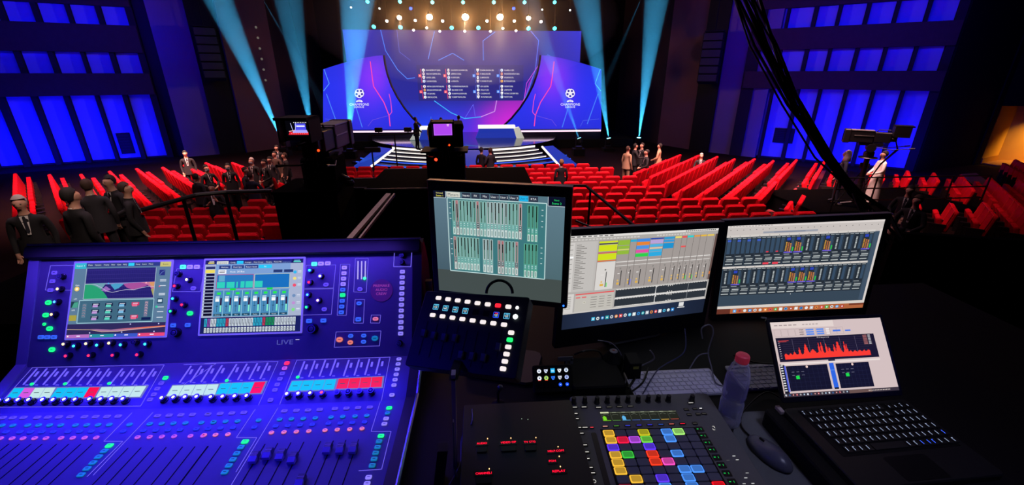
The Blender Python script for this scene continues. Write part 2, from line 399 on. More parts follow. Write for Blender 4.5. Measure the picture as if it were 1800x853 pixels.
for r_, ac in enumerate([.75, 1.55, 2.35, 3.15, 3.95, 4.75]):
    for i in range(11):
        a = 17.2+r_*.1+i*.62; seats.append((d[0]*a+nn[0]*ac, d[1]*a+nn[1]*ac, -(ar-math.pi/2), 'far right block', r_, i))
al_ = R(-43); d = (math.sin(al_), math.cos(al_)); nn = (d[1], -d[0])
for r_, (ac, a0, a1) in enumerate([(5.9, 17.4, 22.9), (5.08, 17.6, 23.4), (4.3, 17.7, 23.6), (3.54, 17.7, 23.9), (2.75, 17.6, 23.9), (1.9, 17.1, 24), (1.05, 18.4, 24.5), (.2, 18, 25), (-.72, 17.4, 26.3)]):
    for i in range(int((a1-a0)/.62)):
        a = a0+.3+i*.62; seats.append((d[0]*a+nn[0]*ac, d[1]*a+nn[1]*ac, -(al_+math.pi/2), 'left block', r_, i))
# raised side rows by the lit doorway, seen beyond the tan aisle
pA = onz(1752, 318, FZ); pB = onz(1830, 372, FZ); dd = (pB-pA).normalized(); nrm = Vector((-dd.y, dd.x, 0))
for r_ in range(3):
    for i in range(9):
        p = pA+dd*(.1+i*.64)+nrm*(r_*.85); seats.append((p.x, p.y, math.atan2(-dd.y, -dd.x), 'side block by the lit doorway', r_, i))
def hidden(x, y, px, py):
    if not (-25 < px < 1825) or py > 470: return True
    if px < 745 and py > 452: return True
    if 770 < px < 990 and py > 345: return True
    if 1010 < px < 1550 and py > 435: return True
    if 700 < px < 905 and py > 312: return True
    if 495 < px < 575: return True
    if px < 190 and py > 398: return True
    for a, b, c, d_ in ((10.4, 16.4, 12.2, 15.4), (-8.9, -5.6, 6, 9.2), (7.7, 12.3, 6.6, 9.6), (-5, -.9, 7.9, 11.4), (-2.6, 1.2, 8.9, 11.5)):
        if a < x < b and c < y < d_: return True
    return False
vis = []
for s_ in seats:
    px, py = proj((s_[0], s_[1], FZ+.8))
    if not hidden(s_[0], s_[1], px, py): vis.append(((s_[0]**2+s_[1]**2)**.5, s_))
vis.sort(key=lambda a: a[0])
print('SEATS', len(vis))
rest = M(); blocks = {}
for k, (_, (x, y, rz, blk, r_, i)) in enumerate(vis):
    if k < 300:
        o = seat0 if k == 0 else copy_tree(seat0)
        if k < 3: bpy.context.view_layer.update()
        o.location = (x, y, FZ); o.rotation_euler = (0, 0, rz)
        tag(o, 'red tip-up seat, %s from the left in the %s row of the %s' % (TH[i], TH[r_], blk), 'seat', 'red seats of the '+blk)
    else:
        mt = Matrix.Translation((x, y, FZ)) @ Matrix.Rotation(rz, 4, 'Z')
        m1 = mt @ Matrix.Translation((0, -.24, .36)) @ Matrix.Rotation(R(100), 4, 'X')
        rest.rbox(-.285, 0, -.055, .285, .68, .055, .07, .03, mtx=m1, k=1)
        rest.box(-.26, -.1, .4, .26, .02, .82, mt); rest.box(-.303, -.2, 0, -.267, .12, .58, mt, mi=1)
if rest.v:
    o = obj('theatre_seat_rows', rest, [red, armm]); tag(o, 'farthest red seats at the ends of the side rows, under the walls', 'seats', kind='stuff')

# ================================================================== stage
SZ = -3.9
def yz(x, y, Y): p = ony(x, y, Y); return p.x, p.z
stage_floor = mat('glossy_stage_floor', '#10101c', .16, noise=.1, spec=.8, coat=.5)
navy = mat('navy_fascia', '#0c0c30', .5)
f = M()
arc = [(-1.0+6.6*math.sin(R(a)), 31.4-6.9*math.cos(R(a))*1.0) for a in range(-62, 63, 6)]
f.prism(arc+[(6.5, 34.5), (-8.5, 34.5)], -4.68, SZ)
t = thing('main_stage', (-1, 28, FZ), 'glossy dark stage with curved front below the big screen', 'stage')
o = obj('stage_deck', f, stage_floor, t); o.location = (1, -28, -FZ)
def sub(name, m, mt, parent=t, off=(1, -28, -FZ), label=None, mtx=None):
    o = obj(name, m, mt, parent, mtx)
    if mtx is None: o.location = off
    if label: o['label'] = label
    return o
wl = glow('#fff4ea', 1.3); bl = glow('#3060ff', 1.0); pinkl = glow('#ffd8f0', 1.3)
f = M(); f.box(-12, 29.5, FZ+.02, 10.4, 35.5, FZ+.55); sub('backstage_riser', f, black)
# curved stairs on both sides of the middle ramp: four lit nosings each
def arcp(rad, a): return (-1.0+rad*math.sin(R(a)), 31.4-rad*math.cos(R(a)))
for side, (a0, a1) in enumerate([(-36, -7), (13, 36)]):
    for k in range(5):
        r0, r1 = 6.75+k*.32, 6.75+(k+1)*.32; z = SZ-.03-k*.155
        n = 8; A = [a0+(a1-a0)*i/n for i in range(n+1)]
        poly = [arcp(r1, a) for a in A]+[arcp(r0, a) for a in reversed(A)]
        f = M(); f.prism(poly, FZ+.02, z); st = sub('stair_tread', f, navy)
        f = M()
        pts = [(*arcp(r1+.012, a), z-.05) for a in A]
        for p, q in zip(pts[:-1], pts[1:]):
            h = .055 if k == 0 else .028
            f.add([(p[0], p[1], p[2]-h), (q[0], q[1], q[2]-h), (q[0], q[1], q[2]+h), (p[0], p[1], p[2]+h)], [(0, 1, 2, 3)])
        if k < 4: obj('lit_nosing', f, wl, st)
# middle ramp and slanting side ramps with blue screens let in
bluescreen = mat('blue_ramp_screen', '#08081a', .3, emit='#2c4ae0', es=.5)
def plate(name, pts, th, m, edge=None, em=wl):
    f = M(); n = len(pts); vs = [Vector(p) for p in pts]+[Vector(p)-Vector((0, 0, th)) for p in pts]
    f.add(vs, [tuple(range(n)), tuple(reversed(range(n, 2*n)))]+[(i, n+i, n+(i+1) % n, (i+1) % n) for i in range(n)])
    o = sub(name, f, m)
    if edge:
        f = M(); f.tube([pts[i] for i in edge], .06, 6); obj('lit_edge', f, em, o)
    return o
q = lambda x, y, z: tuple(onz(x, y, z))
plate('middle_ramp', [q(770, 292, FZ+.1), q(845, 292, FZ+.1), q(862, 264, SZ), q(780, 264, SZ)], .05, bluescreen)
plate('side_ramp', [q(622, 292, FZ+.12), q(652, 293, FZ+.12), q(692, 262, SZ), q(665, 258, SZ)], .08, bluescreen, (1, 2))
plate('side_ramp', [q(983, 291, FZ+.12), q(1016, 290, FZ+.12), q(972, 256, SZ), q(953, 258, SZ)], .08, bluescreen, (0, 3))
f = M(); f.tube([(*arcp(8.7, a), FZ+.28) for a in range(-42, -6, 4)], .03, 5); f.tube([(*arcp(8.7, a), FZ+.28) for a in range(11, 45, 4)], .03, 5)
f.tube([(*arcp(9.0, a), FZ+.12) for a in range(-42, -6, 4)], .03, 5); f.tube([(*arcp(9.0, a), FZ+.12) for a in range(11, 45, 4)], .03, 5)
sub('blue_light_line', f, bl)
f = M(); f.prism([arcp(9.1, a) for a in range(-44, 46, 5)]+[arcp(8.3, a) for a in range(45, -45, -5)], FZ+.02, FZ+.1); sub('stage_skirt', f, black_gloss)

# LED walls
def star(ui, x, y, r, c, k=3, rot=0):
    for i in range(5):
        a = R(rot-90+72*i); b = R(rot-90+72*i+36); b2 = R(rot-90+72*i-36)
        ui.poly([(x, y), (x+r*.42*math.cos(b2), y+r*.42*math.sin(b2)), (x+r*math.cos(a), y+r*math.sin(a)), (x+r*.42*math.cos(b), y+r*.42*math.sin(b))], c, k)
Wm = upright((0, 32), (1, 0)); 
x0, z1 = yz(602, 52, 32); x1, _ = yz(1022, 55, 32); _, z0 = yz(812, 240, 32)
Wc = Wm @ shift((x0+x1)/2, (z0+z1)/2, 0)
t = thing('main_led_screen', (0, 0, 0), 'huge blue screen listing eight draw groups behind the stage', 'screen', mtx=Wc)
w_, h_ = x1-x0, z1-z0
f = M(); f.box(-w_/2-.06, -h_/2, -.35, w_/2+.06, h_/2+.06, -.02); obj('screen_cabinet', f, black, t)
ui = UI(w_, h_, 420, 188, .006)     # frame of 420 x 188, so (x-602, y-52)
base = lin('#2c2c9c'); deep = lin('#2a2a86'); blu = lin('#1c46ff'); mag = lin('#d828d8'); vio = lin('#5a2ae0'); edgeb = lin('#3a3ad8')
def fmain(x, y):
    c = mix3(edgeb, deep, min(x, 420-x)/90)
    c = mix3(c, base, y/120)
    c = mix3(c, blu, (y-118)/55*math.exp(-((x-150)/110)**2))
    c = mix3(c, vio, max(0, (y-125)/60)*math.exp(-((x-230)/60)**2))
    if y > 118: c = mix3(c, mag, (.35+.65*min(1, (y-112)/50))*math.exp(-((x-300)/60)**2) if x > 264 else min(1, (y-112)/45)*.8*math.exp(-((x-272)/34)**2))
    return c
ui.grid(0, 0, 420, 188, 60, 32, fmain)
ui.rect(122, 58, 316, 121, '#2c2a80', 1)
cb = '#4a8cff'
for pts, c, wd in [([(65, 0), (70, 34), (88, 66), (104, 82), (118, 80)], cb, 1.3), ([(93, 0), (94, 36), (112, 50)], '#4a5ad8', 1), ([(158, 2), (144, 48)], cb, 1.2), ([(162, 50), (188, 38), (208, 50)], cb, 1.2),
                   ([(265, 2), (243, 17), (243, 50)], cb, 1.2), ([(328, 0), (343, 16), (338, 66), (328, 96), (310, 140), (300, 150)], '#5a7cff', 1.3), ([(345, 56), (322, 90), (318, 118)], '#e050f0', 1), ([(150, 121), (180, 143), (205, 154), (236, 151), (262, 141), (266, 121)], '#40b0ff', 1.6),
                   ([(236, 151), (262, 141), (266, 121)], '#ff70e0', 1.2), ([(318, 118), (309, 140), (314, 150), (330, 143)], '#ff60e0', 1.2), ([(205, 154), (222, 128), (225, 150)], '#6a6cff', .8), ([(142, 150), (142, 166), (190, 172)], '#4a8cff', .7), ([(345, 56), (360, 40), (400, 60)], '#5a6cf0', .8)]:
    ui.line(pts, wd, c, 2)
ui.poly([(326, 90), (318, 118), (324, 104), (335, 74)], '#9a2ac8', 1)
groups = [[('A', '#ff4a5c', ['MANCHESTER CITY (ENG)', 'PARIS SAINT-GERMAIN (FRA)', 'LEIPZIG (GER)', 'CLUB BRUGGE (BEL)']), ('C', '#ff4a5c', ['SPORTING CLUBE DE PORTUGAL (POR)', 'BORUSSIA DORTMUND (GER)', 'AFC AJAX (NED)', 'BESIKTAS JK (TUR)'])],
          [('B', '#ff4a5c', ['CLUB ATLETICO DE MADRID (ESP)', 'LIVERPOOL FC (ENG)', 'FC PORTO (POR)', 'AC MILAN (ITA)']), ('D', '#ff4a5c', ['FC INTERNAZIONALE MILANO (ITA)', 'REAL MADRID CF (ESP)', 'FC SHAKHTAR DONETSK (UKR)', 'FC SHERIFF TIRASPOL (MDA)'])],
          [('E', '#4a90ff', ['FC BAYERN MUNCHEN (GER)', 'FC BARCELONA (ESP)', 'SL BENFICA (POR)', 'FC DYNAMO KYIV (UKR)']), ('G', '#4a90ff', ['LOSC LILLE (FRA)', 'SEVILLA FC (ESP)', 'FC SALZBURG (AUT)', 'VFL WOLFSBURG (GER)'])],
          [('F', '#4a90ff', ['VILLARREAL CF (ESP)', 'MANCHESTER UNITED FC (ENG)', 'ATALANTA BC (ITA)', 'BSC YOUNG BOYS (SUI)']), ('H', '#4a90ff', ['CHELSEA FC (ENG)', 'JUVENTUS (ITA)', 'FOOTBALL CLUB ZENIT (RUS)', 'MALMO FF (SWE)'])]]
wid = [[26, 26, 16, 18, 31, 26, 14, 17], [30, 18, 15, 13, 30, 20, 27, 25], [25, 19, 16, 21, 15, 15, 17, 20], [18, 28, 17, 20, 16, 14, 26, 15]]
for ci, (gx, col) in enumerate(zip((131, 176, 229, 273), groups)):
    for gi, (L, c, names) in enumerate(col):
        gy = 67+gi*28.3
        ui.line([(gx-2, gy-2), (gx-1+gi*.6, gy+22)], .7, c if ci < 2 else '#5a6ae0', 2)
        ui.rect(gx-6.5, gy+7, gx-1.5, gy+12, c, 3); ui.text(L, gx-4, gy+8, 3, '#ffffff', 4, center=True)
        for ti, nm in enumerate(names):
            y = gy+ti*6.35; cr = ['#ffffff', '#f4e8e8', '#ffffff', '#dcecff'][(ti+gi+ci) % 4]
            if (ci, gi, ti) in ((0, 1, 1), (3, 0, 3)): cr = '#f0b050'
            if (ci, gi, ti) in ((2, 0, 1), (3, 0, 1)): cr = '#f0a080'
            if (ci, gi, ti) == (1, 1, 3): star(ui, gx+3, y, 3.2, cr)
            elif (ti+ci) % 3 == 0: ui.circ(gx+3, y, 2.6, cr, 3)
            elif (ti+ci) % 3 == 1: ui.circ(gx+3, y, 2.1, cr, 3, 8, 2.9)
            else: ui.poly([(gx+.6, y-2.6), (gx+5.4, y-2.6), (gx+5.2, y+.6), (gx+3, y+3), (gx+.8, y+.6)], cr, 3)
            ui.circ(gx+3, y, .9, '#5060a0', 4, 6)
            ui.text(nm, gx+7.5, y-1.2, 2.5, '#ffffff', 3, width=wid[ci][gi*4+ti])
display(ui, t, s=1.0)

# curved side wings
for sgn, pxo, pxi in ((-1, 568, 0), (1, 1057, 0)):
    t = thing('wing_led_screen', (0, 0, 0), '%s curved blue wing screen with white starball emblem' % ('left' if sgn < 0 else 'right'), 'screen', 'wing screens beside the main screen')
    # outline in the photo's frame, laid on a cylinder whose outer end comes 1.2 m toward the seats
    def T(x): return x if sgn < 0 else 1625-x
    def W3(x, y, dz=0):
        xx = T(x); s_ = (677-x)/110.; Y = 31.3-max(0, s_)*1.3+max(0, -s_)*.3
        p = ony(xx, y, Y); return Vector((p.x, p.y-dz, p.z))
    inner = [(675, 97), (677, 112), (681, 130), (688, 150), (698, 170), (711, 190), (726, 208), (743, 224)]
    def xin(y):
        for (xa, ya), (xb, yb) in zip(inner[:-1], inner[1:]):
            if ya <= y <= yb: return xa+(xb-xa)*(y-ya)/(yb-ya)
        return inner[0][0] if y < 97 else inner[-1][0]
    def ytop(x): return 97+25*max(0, (675-x)/107)**1.5 if x < 675 else 97
    a_ = lin('#2a34f0'); b_ = lin('#6a34ff'); c_ = lin('#2830d8'); d_ = lin('#9a38f8')
    f = UI(1, 1, 1, 1); nx, ny = 22, 22; P = {}
    for i in range(nx+1):
        for j in range(ny+1):
            v = j/ny; y = 97+v*131
            xr = xin(min(y, 224)); x = 568+(xr-568)*i/nx
            yy = ytop(x); y2 = yy+(228-yy)*v; xr = xin(min(max(y2, 97), 224)); x = 568+(xr-568)*i/nx
            P[i, j] = (x, y2)
    def fw(x, y):
        c = mix3(c_, a_, (y-90)/60 if y < 150 else (240-y)/60)
        g = math.exp(-((x-655)/26)**2-((y-135)/34)**2); c = mix3(c, d_, g*.9); return mix3(c, b_, math.exp(-((x-648)/34)**2-((y-150)/60)**2)*.4)
    for i in range(nx):
        for j in range(ny):
            q_ = [P[i, j+1], P[i+1, j+1], P[i+1, j], P[i, j]]
            if sgn > 0: q_ = q_[::-1]
            f.add([W3(x, y) for x, y in q_], [(0, 1, 2, 3)], tuple(fw(x, y) for x, y in q_))
    def ln(pts, wd, c, dz=.03):
        for (xa, ya), (xb, yb) in zip(pts[:-1], pts[1:]):
            d_ = math.hypot(xb-xa, yb-ya); ux, uy = -(yb-ya)/d_*wd/2, (xb-xa)/d_*wd/2
            q_ = [(xa+ux, ya+uy), (xb+ux, yb+uy), (xb-ux, yb-uy), (xa-ux, ya-uy)]
            A = W3(*q_[0], dz); 
            vs = [W3(x, y, dz) for x, y in q_]; nz_ = (vs[1]-vs[0]).cross(vs[2]-vs[0])
            if nz_.y > 0: vs = vs[::-1]
            f.add(vs, [(0, 1, 2, 3)], lin(c))
    ln([(570, 122), (579, 147), (569, 160)], 1.2, '#5aa0ff'); ln([(651, 108), (655, 140), (657, 152), (675, 180), (684, 203), (686, 222)], 1.6, '#ff4ab0')
    ln([(684, 203), (689, 197), (687, 178), (684, 165)], 1.2, '#f050c0'); ln([(574, 165), (593, 218)], 1.5, '#4a80ff'); ln([(625, 185), (637, 224)], 1.5, '#4a80ff')
    ln([(684, 203), (655, 211), (647, 222)], .8, '#7050e0'); ln([(572, 209), (600, 212), (605, 222)], .8, '#5060e8')
    # emblem: ball of stars, oval badge, two lines of lettering
    ex0, ey0 = 632, 164
    def blob(pts, c, dz=.05):
        vs = [W3(T(x), y, dz) if sgn > 0 else W3(x, y, dz) for x, y in pts]
        if (vs[1]-vs[0]).cross(vs[2]-vs[0]).y > 0: vs = vs[::-1]
        f.add(vs, [tuple(range(len(vs)))], lin(c))
    ox = 632 if sgn < 0 else 1002
    def emb(pts, c, dz): blob([(ox+x, ey0+y) for x, y in pts], c, dz)
    emb([(8.3*math.cos(R(a)), 8.3*math.sin(R(a))) for a in range(0, 360, 20)], '#f4f0ff', .05)
    for k in range(5):
        a = 72*k-54
        emb([(5*math.cos(R(a))+2.1*math.cos(R(b)), 5*math.sin(R(a))+2.1*math.sin(R(b))) for b in range(0, 360, 60)], '#2a20a0', .07)
        emb([(8.8*math.cos(R(a+36))+1.3*math.cos(R(b)), 8.8*math.sin(R(a+36))+1.3*math.sin(R(b))) for b in range(0, 360, 60)], '#3a2cd0', .07)
    emb([(-6, 14.5), (-4, 12.2), (0, 11.2), (4, 12.2), (6, 14.5), (4, 16), (3, 15), (-3, 15), (-4, 16)], '#f4f0ff', .05)
    for s_, yy, hh, ww in (('UEFA', 12.3, 2.2, 6), ('CHAMPIONS', 17.2, 4.3, 34), ('LEAGUE', 22.2, 3.2, 17)):
        vs, fs, a, b = glyphs(s_); sx = ww/(b-a)
        V = []
        for v in vs:
            x = ox-ww/2+(v.x-a)*sx; y = ey0+yy+hh-v.y*hh/.72
            V.append(W3(T(x), y, .09) if sgn > 0 else W3(x, y, .09))
        f.add(V, fs, lin('#3a2cc8') if s_ == 'UEFA' else (1, 1, 1))
    obj('lit_screen', f, screen_mat(1.0), t)
    # the dark rim and depth
    g = M(); rim = [(568, 228)]+[(568+i*107/8, ytop(568+i*107/8)) for i in range(9)]+inner
    for k in range(len(rim)-1):
        a, b = rim[k], rim[k+1]; p, q_ = W3(*a), W3(*b); dv = Vector((0, .28, 0)); up_ = Vector((0, -.03, 0))
        g.add([p+up_, q_+up_, q_+dv, p+dv], [(0, 1, 2, 3), (3, 2, 1, 0)])
    g.tube([W3(x, y, .03) for x, y in inner], .07, 6); obj('rim', g, navy, t)

# lit ledges under the wings, presenters' desks
def ledge(x0_, x1_, y, label, Y=29.6):
    a, b = ony(x0_, y, Y), ony(x1_, y+1.5, Y); t = thing('lit_ledge', tuple(a), label, 'ledge', 'lit ledges under the wings')
    f = M(); L = b.x-a.x; f.box(0, 0, -.07, L, .5, .07, shift(0, .03, 0)); obj('ledge_board', f, navy, t)
    f = M(); f.box(0, 0, -.055, L, .03, .055); obj('light_strip', f, pinkl, t)
    f = M(); f.box(0, .05, -.75, L, .45, -.07); obj('fascia', f, mat('midnight_fascia', '#16163a', .4), t)
ledge(600, 748, 232, 'white-lit ledge under the left wing screen'); ledge(898, 1056, 231, 'white-lit ledge under the right wing screen')
def desk(pts, side, label):
    t = thing('presenter_desk', tuple(onz(pts[0][0], pts[0][1], SZ)), label, 'desk', 'presenter desks on stage'); o_ = t.location
    Yb = onz(*pts[0], SZ).y
    f = M(); P = [ony(x, y, Yb-.0) for x, y in pts]      # front panel quad, bottom left, bottom right, top right, top left
    b = [p+Vector((0, .5, 0)) for p in P]; loc = lambda L_: [v-o_ for v in L_]
    f.add(loc(P+b), [(0, 1, 2, 3), (7, 6, 5, 4), (0, 4, 5, 1), (1, 5, 6, 2), (2, 6, 7, 3), (3, 7, 4, 0)]); obj('front_panel', f, bluescreen if 1 else 0, t)
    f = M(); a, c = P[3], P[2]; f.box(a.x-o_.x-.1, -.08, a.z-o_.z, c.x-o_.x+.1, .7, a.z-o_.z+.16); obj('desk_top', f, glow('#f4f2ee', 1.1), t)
    e = [pts[1], (pts[1][0]+14*side, pts[1][1]+1), (pts[1][0]+9*side-4, pts[2][1]-2), pts[2]] if side > 0 else [(pts[0][0]-16, pts[0][1]), pts[0], pts[3], (pts[3][0]-9, pts[3][1]-1)]
    f = M(); P = [ony(x, y, Yb-.25) for x, y in e]; b = [p+Vector((0, .5, 0)) for p in P]
    f.add(loc(P+b), [(0, 1, 2, 3), (7, 6, 5, 4), (0, 4, 5, 1), (1, 5, 6, 2), (2, 6, 7, 3), (3, 7, 4, 0)]); obj('end_panel', f, mat('pale_glass_panel', '#c8d8d8', .4, emit='#9ab0b4', es=.6), t)
desk([(836, 243), (908, 243), (903, 226), (843, 226)], 1, 'blue-fronted presenter desk right of the middle of the stage')
desk([(736, 246), (800, 246), (796, 228), (741, 228)], -1, 'blue-fronted presenter desk left of the middle of the stage')

# ------------------------------------------------------------------ lamps over the stage, beam lights with haze
housing = mat('lamp_housing', '#0e0e10', .5)
def beam(x, y, Y, x2, y2, Y2, wd, e, name_label, bright=1., zf=None):
    e *= 3
    p = ony(x, y, Y); q_ = ony(x2, y2, Y2); d_ = (q_-p).normalized()
    t = thing('beam_light', tuple(p), name_label, 'stage light', 'beam lights around the stage')
    mt = d_.to_track_quat('Z', 'X').to_matrix().to_4x4()
    f = M(); f.lathe([(.10, -.34), (.15, -.28), (.15, -.06), (.17, -.02), (.16, -.005)], 14, mt); obj('lamp_head', f, housing, t)
    f = M(); f.lathe([(.13, -.004), (.06, .01)], 14, mt); obj('lens', f, glow('#8cf4ff', 5), t)
    if y > 150:
        f = M(); f.box(-.2, -.15, -.62, .2, .15, -.48); f.box(-.2, -.04, -.5, -.16, .04, .05); f.box(.16, -.04, -.5, .2, .04, .05); obj('yoke_base', f, housing, t)
        zb = p.z-.62
        if zb > FZ+.1:
            f = M(); f.box(-.35, -.3, FZ-p.z, .35, .3, -.62); obj('riser_box', f, black, t)
    L = min((q_-p).length, 1e9); r1 = wd
    # haze lit by the lamp: the smoke column that the narrow beam makes visible
    g = M(); g.lathe([(.09, .02), (.09+r1*.5, L*.5), (.09+r1, L)], 20, mt @ Matrix.Identity(4))
    hz = obj('haze', g, HAZE, None); hz.location = p
    tag(hz, 'haze lit by the beam of the '+name_label, 'haze')
    hz['kind'] = 'stuff'
    Ls = light('beam_spot', 'SPOT', p+d_*.03, q_, e, (.06, .55, 1), .02, spot=2*math.atan((.0+r1)/L)*1.0, blend=.35)
    return t
HAZE = bpy.data.materials.new('stage_haze'); HAZE.use_nodes = True; nt = HAZE.node_tree
nt.nodes.remove(nt.nodes['Principled BSDF']); vs_ = nt.nodes.new('ShaderNodeVolumeScatter'); vs_.inputs['Density'].default_value = .03; vs_.inputs['Color'].default_value = (.9, .95, 1, 1)
nt.links.new(vs_.outputs[0], nt.nodes['Material Output'].inputs['Volume'])
beam(496, 247, 27.5, 380, -10, 26, .75, 26000, 'floor beam light at the far left, beam leaning left')
beam(549, 240, 28, 505, -10, 28, .85, 12000, 'floor beam light behind the left camera, beam leaning left')
beam(613, 247, 26.5, 628, -10, 26.5, 1.0, 18000, 'floor beam light before the left wing screen, beam upright')
beam(1018, 243, 26.5, 925, -10, 28, .7, 5000, 'floor beam light before the right wing screen')
beam(1070, 243, 28, 1030, -10, 28, .85, 16000, 'floor beam light just right of the right wing screen')
beam(1123, 242, 28, 1155, -10, 27, .75, 26000, 'floor beam light at the far right, beam leaning right')
beam(1128, -5, 30.5, 1032, 222, 30, .35, 1500, 'ceiling beam light crossing down onto the right wing screen')
beam(460, -5, 30.5, 592, 224, 29.5, .35, 1500, 'ceiling beam light crossing down onto the left wing screen')
# lamps on the overhead truss
tr = thing('lighting_truss', (-1, 27, 5.4), 'dark aluminium truss of lamps above the main screen', 'truss')
f = M()
Lx = 8.6
for yy, zz in ((-.2, -.2), (.2, -.2), (-.2, .2), (.2, .2)): f.cyl((-Lx, yy, zz), (Lx, yy, zz), .025, n=6)
for i in range(34):
    a = -Lx+i*2*Lx/34; b = a+2*Lx/34
    f.cyl((a, -.2, -.2), (b, -.2, .2), .012, n=4); f.cyl((a, -.2, -.2), (b, .2, -.2), .012, n=4)
obj('truss_frame', f, black, tr)
for zz in (-Lx+1, Lx-1):
    f = M(); f.cyl((zz, 0, .2), (zz, 0, 2.8), .02, n=6); obj('hanger', f, black, tr)
def lamp(x, y, r, col, s, kind, idx, row, Y=27., spot=0):
    p = ony(x, y, Y)
    n = {'w': 'bright warm lamp', 'c': 'cyan lamp', 's': 'small white lamp', 'b': 'small blue lamp'}[kind]
    t = thing('stage_lamp', tuple(p), '%s in the %s row over the stage, %s from the left' % (n, row, TH[idx]), 'stage light', 'lamps over the stage')
    aim = Matrix.Rotation(R(125), 4, 'X')
    f = M(); f.lathe([(r*.7, -r*2.2), (r*1.15, -r*1.6), (r*1.2, 0)], 12, aim); obj('lamp_head', f, housing, t)
    f = M(); f.lathe([(r*1.1, .002), (r*.9, r*.25), (r*.4, r*.42)], 12, aim); obj('lens', f, glow(col, s), t)
    f = M(); f.cyl((0, 0, r), (0, 0, 8.2-p.z), .012, n=5); obj('suspension', f, housing, t)
    if spot: light('lamp_glow', 'POINT', (p.x, p.y-.45, p.z-.1), (0, 0, 0), spot*.28, (1, .42, .12), .05)
    if spot: light('lamp_spot', 'SPOT', (p.x, p.y-.3, p.z), (p.x*.8, 27.5, SZ), spot, (1, .72, .42), .1, spot=R(70), blend=1)
for i, (x, y, s) in enumerate(((702, 31, .5), (755, 30, .85), (818, 30, 1), (879, 30, .95), (929, 32, .5))): lamp(x, y, .11*s+.06, '#fff0d0', 30*s, 'w', i, 'middle', spot=1400*s)
for i, (x, y) in enumerate(((646, 3), (703, 3), (760, 4), (814, 4), (868, 4), (922, 4), (975, 4))): lamp(x, y, .09, '#50e8f0', 5, 'c', i, 'top')
for i, (x, y) in enumerate(((657, 47), (704, 48), (794, 49), (841, 49), (929, 50), (975, 50))): lamp(x, y, .1, '#40e8ff', 6, 'c', i, 'bottom')
for i, (x, y) in enumerate(((680, 37), (730, 36), (778, 37), (856, 37), (904, 37), (951, 38))): lamp(x, y, .075, '#fff8f0', 5, 's', i, 'middle')
for i, (x, y) in enumerate(((727, 53), (750, 49), (773, 55), (817, 55), (862, 55), (884, 50), (907, 54))): lamp(x, y, .065, '#fff8f0', 4, 's', i, 'bottom')
for i, (x, y) in enumerate(((722, 15), (903, 15))): lamp(x, y, .08, '#2050ff', 4, 'b', i, 'upper')
for i, (x, y) in enumerate(((617, 13), (667, 15), (953, 17), (1002, 18))): lamp(x, y, .05, '#e8f4f4', 3, 's', i, 'upper')
# thin haze around the overhead lamps, lit by them
f = M(); f.ball((-.8, 27.4, 2.9), 9, 1.6, 3.6, 24, 14); HZ2 = HAZE.copy(); HZ2.name = 'lamp_haze'; HZ2.node_tree.nodes['Volume Scatter'].inputs['Density'].default_value = .028
o = obj('overhead_haze', f, HZ2); tag(o, 'thin warm haze hanging around the lamps over the stage', 'haze', kind='stuff')

# ================================================================== platforms, broadcast cameras, rails
def blk(name, x0, x1, y0, y1, zt, label, zb=FZ, edge=True):
    t = thing(name, (x0, y0, zb), label, 'platform')
    f = M(); f.rbox(0, 0, 0, x1-x0, y1-y0, zt-zb-.04, .02, .01); obj('drape', f, black_cloth, t)
    f = M(); f.box(-.02, -.02, zt-zb-.04, x1-x0+.02, y1-y0+.02, zt-zb); obj('deck', f, mat('black_deck_board', '#010101', .95, spec=.02), t)
    if edge:
        f = M(); f.box(-.03, y1-y0+.02, zt-zb-.03, x1-x0+.03, y1-y0+.035, zt-zb+.012); f.box(-.03, -.035, zt-zb-.03, x1-x0+.03, -.02, zt-zb+.006); obj('deck_edge', f, alu, t)
    return t
pa = ony(677, 298, 11.2); pb = ony(921, 295, 11.2); zc = pa.z
blk('camera_platform', pa.x, pb.x, 9.2, 11.2, zc, 'black draped camera platform in the middle of the seats', edge=True)
pa2 = ony(598, 315, 10.3)
blk('side_platform', pa2.x, pa.x-.03, 9.45, 10.3, pa2.z, 'low black platform step left of the middle camera platform')
pd = ony(478, 338, 8.2); DZ = pd.z
blk('walkway_platform', pd.x, pa.x-.3, 8.2, 9.35, DZ, 'tall black draped platform under the left broadcast camera', edge=False)
# two aluminium rails lying along the walkway
t = thing('ramp_rail', tuple(ony(613, 428, 6.6)), 'pair of shiny aluminium ramp rails leaning up to the black platform', 'rails')
o_ = t.location
for xa, xb, wd in ((606, 683, .1), (624, 693, .035)):
    a = ony(xa, 428, 6.6)-o_; b = ony(xb, 340, 8.25)-o_; d_ = (b-a).normalized(); a = a+d_*((FZ+.06-o_.z-a.z)/d_.z); n_ = Vector((d_.y, -d_.x, 0))*wd/2
    f = M(); vs = [a-n_, a+n_, b+n_, b-n_]; f.add([v-Vector((0, 0, .05)) for v in vs]+vs, [(3, 2, 1, 0), (4, 5, 6, 7), (0, 1, 5, 4), (1, 2, 6, 5), (2, 3, 7, 6), (3, 0, 4, 7)]); obj('rail', f, mat('worn_aluminium', '#d8ccb8', .4, .7, noise=.2, nscale=12), t)

